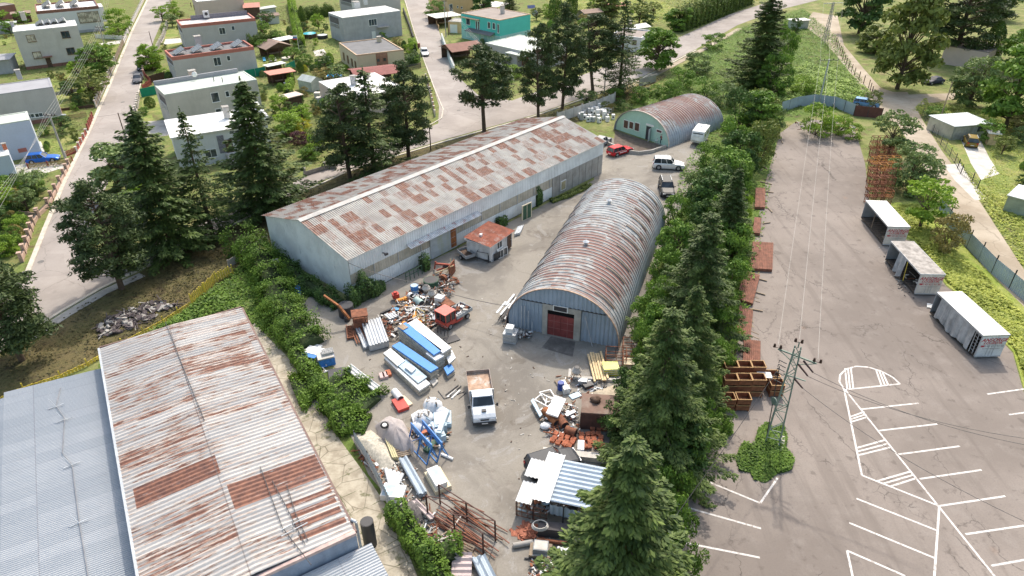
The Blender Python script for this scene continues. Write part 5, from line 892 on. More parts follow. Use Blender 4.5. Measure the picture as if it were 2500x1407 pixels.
scatter('lawn_tufts', [(2260,250),(2500,280),(2640,520),(2480,560),(2400,440),(2430,400),(2400,330)], 16000, .2, .16, F_GRS, 'patchy grass on the plot with the metal garage', 34)
scatter('dry_lot_edge_weeds', [(1850,330),(1905,320),(1885,450),(1860,620),(1840,800),(1800,900),(1830,600)], 3000, .15, .12, F_DRYG, 'thin dry weeds along the left edge of the lot', 35)
scatter('long_grass', [(2140,510),(2240,500),(2290,590),(2400,670),(2560,830),(2660,1060),(2600,1040),(2510,950),(2480,858),(2345,716),(2316,694),(2235,586)], 26000, .45, .22, F_GRS, 'long bright grass behind the three trailer bodies', 6)
scatter('long_grass', [(2225,270),(2290,300),(2400,500),(2520,690),(2520,560),(2360,420),(2290,300),(2260,240)], 16000, .35, .2, F_GRS, 'unkempt yellow grass between the track and the metal garage', 7)
scatter('dry_grass', [(1420,235),(1560,200),(1640,180),(1620,215),(1480,270),(1300,325),(1220,345)], 9000, .25, .16, F_DRYG, 'dry tufts on the bank beside the main road', 8)
scatter('garden_plants', [(0,170),(330,40),(300,140),(200,330),(0,620),(0,420),(150,330)], 14000, .35, .2, F_OLV, 'mixed garden growth between the houses left of the left street', 9)
scatter('garden_plants', [(620,20),(830,10),(830,200),(780,420),(600,420),(640,250)], 16000, .35, .2, F_OLV, 'mixed garden growth between the houses in the upper middle', 10)
scatter('garden_plants', [(0,430),(120,420),(95,480),(40,560),(0,640)], 6000, .4, .16, F_BRD, 'rockery plants in the lower left garden', 11)
scatter('orchard_grass', [(1330,0),(1900,-10),(1780,20),(1560,70),(1440,80)], 8000, .3, .3, F_GRS, 'yellow green orchard grass at the top', 12)
# ---------------------------------------------------------------- vehicles
M_LAMPW = PM('headlamp_lens', (.75,.77,.80), .15, var=.05); M_LAMPR = PM('tail_lamp_lens', (.40,.02,.02), .25, var=.05); M_RIM = PM('wheel_rim', (.42,.43,.44), .4, .5, var=.1); M_PLATE = PM('number_plate', (.75,.75,.72), .5, var=.02)
def wheel(root, x, y, r, w=.22, rim=None):
    s = 1 if y > 0 else -1; o = MB().cyl((x, y-w/2, r), (x, y+w/2, r), r, n=16).build('wheel', M_RUBBER, root)
    m = MB().cyl((x, y+s*(w/2+.002), r), (x, y+s*(w/2+.02), r), r*.62, n=12)
    for k in range(5): a = k*1.2566; m.bar((x, y+s*(w/2+.03), r), (x+r*.58*math.cos(a), y+s*(w/2+.03), r+r*.58*math.sin(a)), .05, .02)
    m.build('rim', rim or M_RIM, o)
CK = {'hatch': (4.1,1.74,1.47,.90,(.03,.60),(.13,.50)), 'wagon': (4.65,1.80,1.47,.90,(.02,.63),(.07,.50)), 'suv': (4.75,1.90,1.74,1.08,(.02,.68),(.06,.55)), 'small_suv': (4.3,1.82,1.68,1.05,(.02,.68),(.07,.55)), 'sedan': (4.6,1.78,1.42,.90,(.16,.68),(.26,.52))}
def car(rear, front, kind, col, label, name='parked_car', cat='car', rails=False, matname=None, gl=None):
    L, W, H, bz, cb, ct = CK[kind]; a, b = G(*rear), G(*front); c = (a+b)/2; d = (b-a); rz = math.atan2(d.y, d.x)
    rt = E(name, (c.x, c.y, .03), rz, label, cat); pm = carpaint(name+'_paint_'+matname, col)
    st = [(0,.80,.40,.70),(.02,.93,.28,bz-.12),(.07,.985,.24,bz-.01),(.20,1,.22,bz),(.5,1,.22,bz),(cb[1]+.03,1,.22,bz-.02),(.82,.975,.24,bz-.10),(.93,.93,.26,bz-.20),(.985,.84,.30,bz-.32),(1,.72,.38,bz-.42)]
    m = MB(); vs = []; fs = []; hw = W/2
    for (f, k, zb_, zt_) in st:
        x = -L/2+L*f; w_ = hw*k; vs += [(x,-w_+.05,zb_),(x,-w_,zb_+.16),(x,-w_,zt_-.20),(x,-w_+.06,zt_-.05),(x,-w_+.22,zt_),(x,w_-.22,zt_),(x,w_-.06,zt_-.05),(x,w_,zt_-.20),(x,w_,zb_+.16),(x,w_-.05,zb_)]
    n = len(st)
    for i in range(n-1):
        for j in range(10): fs.append((i*10+j, i*10+(j+1)%10, (i+1)*10+(j+1)%10, (i+1)*10+j))
    m.add(vs, fs); m.add(vs[:10], [tuple(range(10))[::-1]]); m.add(vs[-10:], [tuple(range(10))]); body = m.build('body', pm, rt)
    xa, xb = -L/2+L*cb[0], -L/2+L*cb[1]; xc, xd = -L/2+L*ct[0], -L/2+L*ct[1]; wb = hw-.07; wt = hw-.26
    g = MB(); g.add([(xa,-wb,bz-.03),(xb,-wb,bz-.05),(xb+.06,-wb+.25,bz-.05),(xb+.06,wb-.25,bz-.05),(xb,wb,bz-.05),(xa,wb,bz-.03),(xc,-wt,H-.04),(xd,-wt,H-.04),(xd+.05,-wt+.2,H-.05),(xd+.05,wt-.2,H-.05),(xd,wt,H-.04),(xc,wt,H-.04)],
        [(0,1,7,6),(1,2,8,7),(2,3,9,8),(3,4,10,9),(4,5,11,10),(5,0,6,11),(6,7,8,9,10,11)]); g.build('windows', M_CARGL, rt)
    r = MB(); k = .03; r.add([(xc-.05,-wt-k,H-.06),(xd,-wt-k,H-.06),(xd+.08,-wt+.2,H-.07),(xd+.08,wt-.2,H-.07),(xd,wt+k,H-.06),(xc-.05,wt+k,H-.06),(xc+.05,-wt+.1,H),(xd-.12,-wt+.1,H),(xd-.05,-wt+.25,H-.01),(xd-.05,wt-.25,H-.01),(xd-.12,wt-.1,H),(xc+.05,wt-.1,H)],
        [(0,1,7,6),(1,2,8,7),(2,3,9,8),(3,4,10,9),(4,5,11,10),(5,0,6,11),(6,7,8,9,10,11),(5,4,3,2,1,0)])
    for s in (-1,1):
        for q0, q1 in ((xb, xd), (xa, xc)): r.bar((q0, s*(wb+.005), bz-.05), (q1, s*(wt+.01), H-.05), .085, .07)
        for f in (.40,.72): q = xa+(xb-xa)*f*.9; r.bar((q, s*(wb+.0), bz-.05), (xc+(xd-xc)*f*.95, s*(wt+.005), H-.05), .07, .05)
    r.build('roof', pm, rt)
    if rails:
        m = MB(); [m.bar((xc+.2, s*wt*.92, H+.05), (xd-.3, s*wt*.92, H+.05), .05) for s in (-1,1)]; m.build('roof_rail', M_GALV, rt)
    R_ = .33 if kind in ('hatch','sedan','wagon') else .37
    for x in (-L/2+L*.19, L/2-L*.19):
        for s in (-1,1):
            MB().cyl((x, s*(hw-.13), R_), (x, s*(hw+.006), R_), R_+.07, n=14).build('wheel_arch', M_DARK, rt)
    for x in (-L/2+L*.19, L/2-L*.19):
        for s in (-1,1): wheel(rt, x, s*(hw-.08), R_)
    for s in (-1,1):
        MB().box(L/2-.17, L/2-.02, s*hw*.60-.19, s*hw*.60+.19, bz-.46, bz-.33).build('headlight', M_LAMPW, rt); MB().box(-L/2-.0, -L/2+.1, s*hw*.72-.12, s*hw*.72+.12, bz-.32, bz-.10).build('tail_light', M_LAMPR, rt)
        MB().box(xb-.35, xb-.15, s*(hw+.10)-.09, s*(hw+.10)+.09, bz-.02, bz+.13).build('mirror', pm, rt)
    MB().box(L/2-.08, L/2+.015, -.42, .42, .36, .50).box(L/2-.1, L/2+.01, -hw*.7, hw*.7, .26, .33).build('grille', M_DARK, rt); MB().box(L/2+.016, L/2+.03, -.26, .26, .38, .48).box(-L/2-.03, -L/2-.012, -.26, .26, .48, .58).build('number_plate', M_PLATE, rt)
    return rt
car((70,399),(146,391),'wagon',(.02,.13,.50),'bright blue hatchback parked in the driveway at the left edge',matname='blue')
car((352,157),(345,184),'small_suv',(.025,.035,.05),'dark blue car parked nearest the leafy tree on the left street',matname='navy')
car((342,187),(334,212),'sedan',(.10,.10,.11),'dark grey sedan parked beside the red picket fence',matname='grey')
car((1032,124),(1042,146),'hatch',(.72,.73,.74),'small white hatchback parked on the middle street',matname='white')
car((1491,382),(1535,369),'wagon',(.48,.02,.03),'red estate car with white lettering parked by the low concrete wall',matname='red')
car((1455,362),(1486,343),'hatch',(.35,.36,.38),'silver car mostly hidden behind the far warehouse corner',matname='silver')
car((1594,409),(1668,413),'suv',(.76,.77,.77),'white sport utility car parked between the two arched hangars',matname='pearl',rails=True)
car((1621,453),(1631,487),'suv',(.035,.037,.04),'black sport utility car parked beside the far right end of the big arched hangar',matname='black',rails=True)
car((2306,201),(2250,208),'sedan',(.02,.025,.06),'dark blue car parked in tree shade at the fork of the tracks',matname='deepblue')
car((2086,256),(2142,264),'wagon',(.12,.26,.45),'light blue car parked behind the rusty gate',matname='skyblue')
car((2372,366),(2361,341),'small_suv',(.24,.165,.035),'golden brown sport utility car on the driveway before the metal garage',matname='gold',rails=True)
wr = car((1305,1158),(1392,1130),'small_suv',(.03,.035,.045),'black wrecked car without its front beside the corrugated shelter',name='wrecked_car',matname='wreck')
# lettering stripes on the red estate car
def text_on(root, body, size, M, mat, name='lettering', ital=0.0, bold=0.0, ext=.003):
    cu = bpy.data.curves.new(name, 'FONT'); cu.body = body; cu.size = size; cu.align_x = 'CENTER'; cu.align_y = 'CENTER'; cu.shear = ital; cu.offset = bold; cu.extrude = ext; cu.space_character = 1.05
    o = bpy.data.objects.new(name, cu); C.objects.link(o); dg = bpy.context.evaluated_depsgraph_get(); me = bpy.data.meshes.new_from_object(o.evaluated_get(dg)); bpy.data.objects.remove(o); me.transform(M); me.materials.clear(); me.materials.append(mat)
    o = bpy.data.objects.new(name, me); C.objects.link(o)
    if root is not None: o.parent = root
    return o
red = [o for o in C.objects if o.get('label', '').startswith('red estate')][0]
m = MB(); m.box(-1.9, .9, -.912, -.903, .80, .84)
for i in range(6): m.box(-.85+i*.25, -.68+i*.25, -.912, -.903, .48+.03*(i%2), .66)
m.build('side_stripe', M_WHITE, red)
def obj_at(name, rear, front, label, cat):
    a, b = G(*rear), G(*front); c = (a+b)/2; d = b-a; return E(name, (c.x, c.y, .03), math.atan2(d.y, d.x), label, cat), d.length
# white drop-side pickup
tk, _ = obj_at('pickup_truck', (1168,936), (1183,1036), 'white drop side pickup truck with a rusty empty bed in the middle of the yard', 'truck'); pm = carpaint('truck_white_paint', (.78,.80,.82), 0)
bd = MB().box(-3.0, .55, -1.02, 1.02, .78, .88).build('bed_floor', PM('rusty_bed_floor', (.40,.27,.19), .8, sc=1.5, var=.3, dirt=(.55,.52,.48), dirtamt=.95), tk)
m = MB(); m.box(-3.0,.55,-1.06,-1.02,.8,1.22).box(-3.0,.55,1.02,1.06,.8,1.22).box(-3.04,-3.0,-1.06,1.06,.8,1.22); m.build('drop_side', PM('grey_brown_side', (.32,.27,.24), .7, sc=2, dirt=(.3,.12,.07)), tk); m = MB(); m.box(.55,.62,-1.06,1.06,.8,1.95); m.build('headboard', M_GALV, tk)
MB().box(-2.9, 2.2, -.45, .45, .45, .75).build('chassis', M_DARK, tk)
sec = [(.68,1.95,.55),(.72,2.12,.5),(1.55,2.10,.5),(2.05,1.48,.45),(2.75,1.18,.42),(3.0,.98,.42),(3.05,.5,.42)]
m = MB(); vs = []; hw = .98
for x, zt, zb_ in sec: w_ = hw*(1 if x < 2.6 else .96); tp = .86 if zt > 1.6 else .95; vs += [(x,-w_,zb_),(x,-w_,min(1.25,zt-.05)),(x,-w_*tp,zt),(x,w_*tp,zt),(x,w_,min(1.25,zt-.05)),(x,w_,zb_)]
fs = [(i*6+j, i*6+(j+1)%6, (i+1)*6+(j+1)%6, (i+1)*6+j) for i in range(len(sec)-1) for j in range(6)]; m.add(vs, fs); m.add(vs[:6], [(5,4,3,2,1,0)]); m.add(vs[-6:], [(0,1,2,3,4,5)]); m.build('cab', pm, tk)
ws = MB(); ws.add([(1.60,-.78,2.06),(1.60,.78,2.06),(2.08,.86,1.49),(2.08,-.86,1.49)], [(3,2,1,0)]); ws.build('windscreen', M_CARGL, tk)
for s in (-1,1): MB().add([(.95,s*.985,1.3),(1.9,s*.985,1.3),(1.55,s*.90,1.98),(.95,s*.90,1.98)], [(0,1,2,3),(3,2,1,0)]).build('side_window', M_CARGL, tk); MB().box(1.85,1.95,s*1.18-.09,s*1.18+.09,1.2,1.55).box(1.88,1.92,min(s*.98,s*1.12),max(s*.98,s*1.12),1.3,1.35).build('mirror', M_DARK, tk); MB().box(3.0,3.07,s*.68-.2,s*.68+.2,.72,.9).build('headlight', M_LAMPW, tk)
MB().box(2.95,3.12,-.99,.99,.35,.58).build('bumper', M_DARK, tk); MB().box(2.3,2.62,-.18,.18,1.235,1.36).build('bonnet_scoop', M_DARK, tk); MB().box(3.05,3.075,-.35,.35,.72,.86).build('grille', M_DARK, tk); MB().box(3.121,3.13,-.26,.26,.40,.51).build('number_plate', M_PLATE, tk)
for x, y in ((2.35,.86),(2.35,-.86),(-1.6,.86),(-1.6,-.86)): wheel(tk, x, y, .36, .24)
# little red forward-control truck
rt_, _ = obj_at('small_truck', (1137,768), (1076,806), 'small old red truck with a boxy cab and scrap in its grey bed', 'truck'); rp = PM('faded_red_cab_paint', (.52,.08,.06), .5, sc=2, dirt=(.3,.05,.04))
MB().box(.35,1.75,-.75,.75,.45,.95).box(1.70,1.78,-.75,.75,.45,1.0).build('cab', rp, rt_); MB().box(.33,1.80,-.78,.78,1.95,2.02).build('cab_roof', PM('faded_red_roof', (.62,.14,.11), .5, sc=2), rt_); MB().box(.42,1.70,-.70,.70,.95,1.95).build('cab_glass', M_CARGL, rt_)
m = MB(); [m.bar((x, y, .9), (x, y, 1.97), .07) for x in (.38,1.73,1.0) for y in (-.73,.73)]; m.bar((1.74,0,.95),(1.74,0,1.95),.04); m.build('cab_pillars', rp, rt_)
m = MB(); m.box(-2.0,.25,-.82,.82,.75,.82).box(-2.0,.25,-.84,-.80,.75,1.12).box(-2.0,.25,.80,.84,.75,1.12).box(-2.02,-1.98,-.84,.84,.75,1.12).box(.22,.26,-.84,.84,.75,1.12); m.build('bed', PM('grey_bed_side', (.35,.38,.40), .6, sc=2), rt_)
MB().box(-1.7,.4,-.35,.35,.35,.72).box(-.6,.3,-.75,.75,.35,.6).build('chassis', rp, rt_)
for x, y in ((1.15,.66),(1.15,-.66),(-1.35,.66),(-1.35,-.66)): wheel(rt_, x, y, .32, .2)
def junkmesh(mb, x0, x1, y0, y1, z0, n, s=.3, nm=5, seed=1, hm=.4):
    r = random.Random(seed)
    for i in range(n):
        x, y = r.uniform(x0, x1), r.uniform(y0, y1); M = TR(x, y, z0+r.uniform(.0, hm), r.uniform(0, 6), r.uniform(-.6, .6), r.uniform(-.6, .6)); k = r.uniform(.4, 1.2)*s
        if r.random() < .3: mb.box(-k*1.8, k*1.8, -.04, .04, -.03, .03, r.randrange(nm), M)
        else: mb.box(-k, k, -k*r.uniform(.3, .9), k*.5, -k*.15, k*.25, r.randrange(nm), M)
    return mb
JM = [M_WHITE, M_GALV, M_RUST, M_DARK, M_CONCL]
one(junkmesh(MB(), -1.8, .1, -.65, .65, .9, 26, .28, 5, 3, .25), 'scrap_load', JM, 'white and grey scrap loaded in the little red truck bed', 'scrap', rt_.location, rt_.rotation_euler.z)
# car trailer
t_, _ = obj_at('car_trailer', (1128,622), (1150,640), 'small grey box trailer parked beside the little hut', 'trailer')
m = MB(); m.box(-1.1,1.0,-.62,.62,.5,.56).box(-1.1,1.0,-.64,-.60,.5,.9).box(-1.1,1.0,.60,.64,.5,.9).box(-1.12,-1.08,-.64,.64,.5,.9).box(.98,1.02,-.64,.64,.5,.9); m.build('box', PM('grey_trailer_side', (.30,.31,.32), .6, sc=2), t_); MB().bar((-1.1,0,.45),(-2.1,0,.45),.08).build('drawbar', M_DARK, t_); MB().box(-1.05,.95,-.58,.58,.565,.60).build('load_floor', M_WOODD, t_)
for s in (-1,1): wheel(t_, 0, s*.72, .28, .16)
# caravan
cv, _ = obj_at('caravan', (1717,334), (1697,360), 'white caravan parked on the gravel beside the smaller arched hangar', 'caravan'); cm = PM('caravan_white', (.74,.74,.71), .45, sc=1.5, dirt=(.5,.5,.45))
prof = [(-2.2,.45),(2.0,.45),(2.25,.9),(2.15,1.6),(1.85,2.35),(-2.0,2.4),(-2.25,2.0)]; m = MB(); n_ = len(prof); m.add([(x,-1.02,z) for x, z in prof]+[(x,1.02,z) for x, z in prof], [tuple(range(n_)), tuple(range(n_,2*n_))[::-1]]+[(i,n_+i,n_+(i+1)%n_,(i+1)%n_) for i in range(n_)]); m.build('body', cm, cv)
MB().add([(2.21,-.8,1.15),(2.21,.8,1.15),(1.98,.8,2.1),(1.98,-.8,2.1)], [(0,1,2,3)]).build('front_window', M_CARGL, cv); MB().box(-1.2,-.2,-1.04,-1.021,1.3,1.9).box(.6,1.3,-1.04,-1.021,1.3,1.9).box(-1.2,-.2,1.021,1.04,1.3,1.9).box(.6,1.3,1.021,1.04,1.3,1.9).build('side_window', M_CARGL, cv); MB().box(-1.0,-.5,-.3,.3,2.38,2.5).build('roof_hatch', M_WHITE, cv)
m = MB(); m.bar((2.1,-.4,.5),(3.1,0,.5),.08).bar((2.1,.4,.5),(3.1,0,.5),.08).bar((2.9,0,.0),(2.9,0,.6),.06); m.build('drawbar', M_DARK, cv); MB().box(-2.1,2.05,-1.035,-1.021,.75,.85).box(-2.1,2.05,1.021,1.035,.75,.85).build('stripe', M_GALV, cv)
for s in (-1,1): wheel(cv, -.2, s*.9, .31, .2)
# ---------------------------------------------------------------- curtain-sided swap bodies
M_DKI = PM('dark_plank_floor', (.07,.055,.045), .9, sc=3, var=.3, dirt=(.2,.17,.14)); M_CURTN = PM('dirty_grey_curtain', (.38,.39,.40), .7, sc=1.5, var=.2, dirt=(.2,.2,.2), dirtamt=.6); M_ALU = PM('aluminium_door', (.58,.57,.55), .5, .2, sc=1, dirt=(.40,.34,.28)); T_RED = PM('dark_red_lettering', (.42,.02,.04), .6, var=.1); T_GRY = PM('grey_lettering', (.30,.28,.28), .6, var=.1)
def swap_body(A, B, L, label, roofm, doorm, mode, hh=2.62, sc=0.0):
    a, b = G(*A, .2), G(*B, .2); d = b-a; W = 2.5; rz = math.atan2(d.y, d.x); rt = E('trailer_body', (a.x, a.y, .02), rz+sc, label, 'trailer'); H = hh
    MB().box(0, W, .06, L, .18, .34).build('floor', M_DKI, rt); m = MB()
    for y in np.arange(.3, L, .55): m.box(.05, W-.05, y, y+.06, .345, .36)
    m.build('floor_plank', PM('grey_plank', (.16,.14,.12), .9, sc=3), rt)
    MB().box(-.03, W+.03, 0, L, H, H+.07).build('roof', roofm, rt); m = MB(); m.box(-.05, W+.05, -.04, 0, H-.04, H+.09).box(-.06, -.03, 0, L, H-.1, H+.08).box(W+.03, W+.06, 0, L, H-.1, H+.08).build('roof_edge', M_GALV, rt)
    MB().box(0, W, L-.06, L, .34, H).build('front_wall', PM('grey_bulkhead', (.30,.33,.36), .7, sc=1, dirt=(.4,.42,.44)), rt); MB().box(W-.03, W, 0, L-.06, .34, H).build('side_curtain', M_CURTN, rt)
    for k in (0, 1):
        x0, x1 = (.02, W/2-.015) if k == 0 else (W/2+.015, W-.02); dd = MB().box(x0, x1, -.02, .05, .28, H-.04).build('rear_door', doorm, rt); h = MB(); h.box(x0+.25 if k else x1-.3, (x0+.25 if k else x1-.3)+.03, -.05, -.021, .35, H-.15); h.build('lock_rod', M_GALV, dd); 
    MB().box(0, .09, 0, .12, .2, H).box(W-.09, W, .06, .12, .2, H).box(0, W, -.03, .04, .16, .27).build('corner_post', M_GALV, rt)
    for y in (.6, 2.4, L-2.4, L-.6): MB().box(.15, W-.15, y, y+.12, 0, .18).build('bearer', M_DARK, rt)
    F = Matrix(((1,0,0,W/2),(0,0,-1,-.028),(0,1,0,0),(0,0,0,1)))
    text_on(rt, 'ANSORGE', .50, F @ Matrix.Translation((0,2.12,0)) @ Matrix.Diagonal((1.02,1,1,1)), T_RED, ital=.25, bold=.012); text_on(rt, 'LOGISTIK', .36, F @ Matrix.Translation((-.02,1.78,0)) @ Matrix.Diagonal((1.12,1,1,1)), T_RED, ital=.2, bold=.008)
    text_on(rt, '0 83 42 / 91 30', .28, F @ Matrix.Translation((.2,1.42,0)), T_RED if mode != 3 else T_GRY); text_on(rt, 'http://www.ansorge-logistik.de', .13, F @ Matrix.Translation((0,1.15,0)), T_GRY)
    m = MB(); m.box(W/2-1.05, W/2-.75, -.033, -.028, 1.34, 1.46).box(W/2-1.10, W/2-.70, -.033, -.028, 1.47, 1.53); m.build('telephone_symbol', T_RED, rt)
    def curtain(y0, y1, z0=.3, z1=None, bulge=.10, seed=1, skew=0):
        z1 = z1 or H-.02; r = random.Random(seed); N = int((y1-y0)/.12)+2; vs = []; fs = []
        for i in range(N+1):
            t = i/N; y = y0+(y1-y0)*t; o = -.03-bulge*abs(math.sin(t*(y1-y0)*3.1+seed))-r.uniform(0, .03); lo = z0+.18*math.sin(t*9)*math.sin(math.pi*t)+.15*r.random()*t
            vs += [(-.02+o*.3, y, z1), (o, y+skew*.5, (z1+lo)/2), (o*1.6, y+skew, lo)]
        for i in range(N): fs += [(3*i, 3*i+1, 3*i+4, 3*i+3), (3*i+1, 3*i+2, 3*i+5, 3*i+4)]
        o = MB().add(vs, fs).build('side_curtain', M_CURTN, rt)
        m = MB(); [m.bar((-.16, y, z0+.2), (-.2, y+.05, z0-.05), .05, .02) for y in np.arange(y0+.3, y1-.2, .6)]; m.build('strap', M_DARK, o)
    if mode == 1:
        m = MB(); [m.box(.5, 1.9, 1.0+i*.22, 1.14+i*.22, .36, .42+.02*i) for i in range(4)]; m.bar((.05, L*.55, .35), (.05, L*.55, H), .06); m.build('loose_boards', M_WOOD, rt)
    if mode == 2:
        curtain(L*.42, L*.66, seed=2, bulge=.25, skew=-.3); MB().bar((.05, L*.42, H), (-.15, L*.34, .35), .05).bar((-.02,L*.40,H),(-.2,L*.32,.35),.05,mi=0).build('yellow_pole', M_YELLOW, rt); junkmesh(MB(), .3, 2.2, .4, L*.5, .4, 22, .3, 5, 9, .5).build('debris', JM, rt)
    if mode == 3:
        curtain(1.0, L-1.0, seed=4); MB().bar((-.02, .9, H), (-.1, .75, .3), .07).bar((-.05,.45,H),(-.05,.35,.35),.05).build('loose_stanchion', M_GALV, rt)
        h = MB()
        for i in range(6): h.bar((.02,.30,.6+i*.35),(.02,.85,.62+i*.35),.04)
        h.build('side_slats', M_GALV, rt)
    return rt
swap_body((2154.8,598), (2214,597), 7.45, 'uppermost open sided trailer body with a white roof', R_WHITE, PM('cream_door', (.60,.56,.50), .6, sc=1, dirt=(.42,.36,.30)), 1, sc=-R(6))
swap_body((2231.6,718), (2296.4,718), 7.45, 'middle trailer body with a dirty grey roof and a torn hanging curtain', PM('dirty_grey_roof', (.36,.33,.30), .9, var=.3, sc=1.6, dirt=(.20,.18,.16), dirtamt=.7), PM('cream_door', (.60,.56,.50)), 2, sc=-R(2))
swap_body((2378,872), (2444,870), 7.5, 'nearest trailer body with a clean white roof and grey side curtain', R_WHITE, PM('bluish_door', (.60,.63,.66), .55, sc=1), 3)
# ---------------------------------------------------------------- stacks, crates, poles and wires
def slab(name, label, cat, A, B, D, z0, z1, mat, group=None, layers=0, corrp=0, axis='y', tag_=True, side=None, depth=None):
    """block or stack whose top face has pixel corners A near-left, B near-right, D far-left"""
    a, ang, W = frame_from(A, B, z1); Y = Vector((-math.sin(ang), math.cos(ang), 0)); dd = depth if depth else (G(*D, z1)-a).dot(Y); shx = 0 if depth else (G(*D, z1)-a).dot(Vector((math.cos(ang), math.sin(ang), 0)))
    rt = E(name, (a.x, a.y, 0), ang, label, cat, group); sh = shx/dd if dd else 0; S_ = Matrix(((1,sh,0,0),(0,1,0,0),(0,0,1,0),(0,0,0,1)))
    if layers:
        for i in range(layers):
            q0 = z0+(z1-z0)*i/layers; q1 = z0+(z1-z0)*(i+1)/layers-.02; j = .03*math.sin(i*2.3); m = MB().box(j, W+j, -j, dd-j, q0, q1, M=S_); m.build('layer', mat if i == layers-1 else (side or mat), rt)
    elif corrp:
        m = MB(); corr(m, 0, W, 0, dd, lambda x, y: z1, corrp, corrp*.17, wave=axis, M=S_, shape='sin'); m.build('top_sheet', mat, rt)
        m = MB(); k = .02; n = max(1, int((z1-z0)/.05)) if z1-z0 < .9 else 1; m.box(k, W-k, k, dd-k, z0, z1-corrp*.17-.01, M=S_); m.build('stack', side or mat, rt)
    else: MB().box(0, W, 0, dd, z0, z1, M=S_).build('block', mat, rt)
    return rt
M_OB = PM('red_brown_sheet_stack', (.215,.09,.058), .75, sc=2, var=.3, dirt=(.14,.07,.05)); M_PANEDGE = PM('panel_edge_layers', (.42,.39,.33), .8, sc=4, var=.3)
for A, B, D, lab in [((1832,655),(1886,658),(1838,590),'red brown sheet stack beside the lot, level with the big arch roof middle'),((1798,728),(1838,741),(1818,660),'red brown sheet stack tilted against the strip, second row'),((1797,815),(1832,830),(1806,745),'long narrow red brown sheet stack beside a white board'),((1812,925),(1856,930),(1816,828),'red brown sheet stack directly behind the wooden crates'),((1843,505),(1868,506),(1845,458),'weathered red sheet stack among broken timber at the strip edge'),((1838,568),(1856,570),(1842,530),'small overgrown red sheet stack with a yellow green weed')]:
    st = slab('sheet_stack', lab, 'sheet stack', A, B, D, .06, .42, M_OB, corrp=.19, axis='x'); W_ = (G(*B,.42)-G(*A,.42)).length
    m = MB(); [m.box(-.5*((i+1)%2), W_+.4*(i%2), y, y+.1, -.0, .06) for i, y in enumerate((.4, 1.2, 1.9))]; m.build('bearer', M_WOOD, st)
for i, (p, q) in enumerate([((1850,420),(1862,415)),((1872,440),(1880,432)),((1868,470),(1888,472)),((1850,398),(1880,420)),((1838,610),(1858,520)),((1862,548),(1880,545)),((1838,680),(1872,688)),((1832,712),(1868,722)),((1825,755),(1862,762)),((1836,490),(1872,500)),((1870,505),(1885,520)),((1855,445),(1884,452)),((1845,385),(1852,345)),((1905,337),(1912,355))]):
    a, b = G(*p), G(*q); d = b-a
    one(MB().box(-min(2.0,d.length)/2, min(2.0,d.length)/2, -.06, .06, 0, .1), 'timber_piece', M_WOOD, 'weathered timber piece lying at the strip edge of the lot', 'timber', ((a.x+b.x)/2, (a.y+b.y)/2, .06), math.atan2(d.y, d.x), 'timber pieces along the lot edge')
# crates on the lot
def crate_mesh(w=1.15, d=.95, h=.62):
    t = .05; m = MB(); m.box(0,w,0,t,.12,h).box(0,w,d-t,d,.12,h).box(0,t,t,d-t,.12,h).box(w-t,w,t,d-t,.12,h).box(t,w-t,t,d-t,.12,.17)
    for z in (.28,.44): m.box(-.015,w+.015,-.015,0,z,z+.03).box(-.015,0,0,d,z,z+.03)
    return m
CR = PM('crate_brown_steel', (.24,.10,.05), .8, sc=2.5, var=.3, dirt=(.1,.05,.03)); CRT = PM('crate_rim', (.42,.26,.12), .8, sc=3)
def crate(label):
    r = E('box_crate', (0,0,0), 0, label, 'crate', 'brown box crates on the lot'); crate_mesh().build('box', CR, r); m = MB(); w, d, h = 1.15, .95, .62
    m.box(-.03,w+.03,-.03,.04,h,h+.05).box(-.03,w+.03,d-.04,d+.03,h,h+.05).box(-.03,.04,.04,d-.04,h,h+.05).box(w-.04,w+.03,.04,d-.04,h,h+.05); m.build('rim', CRT, r)
    for x in (0, w-.1):
        m = MB().box(x,x+.1,0,.1,0,.12).box(x,x+.1,d-.1,d,0,.12); m.build('foot', CR, r)
    return r
c0 = None; rows = [((1757,1005),2,1.32,3,'front'),((1760,972),3,1.2,3,'middle'),((1762,940),3,1.2,3,'back'),]
spots = []
for (u,v), n, dx, ly, nm in rows:
    b = G(u, v)
    for i in range(n):
        for k in range(ly if nm != 'front' else 2): spots.append((b.x+i*dx+.04*k, b.y+.0, k*.67+.02, nm, k == (ly if nm != 'front' else 2)-1))
b = G(1762,940)
for k in range(2): spots.append((b.x+3.7, b.y-.5+.0, k*.67+.02, 'side', k == 1)); spots.append((b.x+3.7, b.y-1.7, k*.67+.02, 'side', False))
for x, y, z, nm, top in spots:
    lab = ('open brown box crate on top of the %s row of the crate stack' % nm) if top else 'brown box crate buried below others in the stack on the lot'
    if c0 is None: c0 = o = crate(lab)
    else: o = copyt(c0); o['label'] = lab
    o.location = (x, y, z); o.rotation_euler = (0, 0, R(-2))
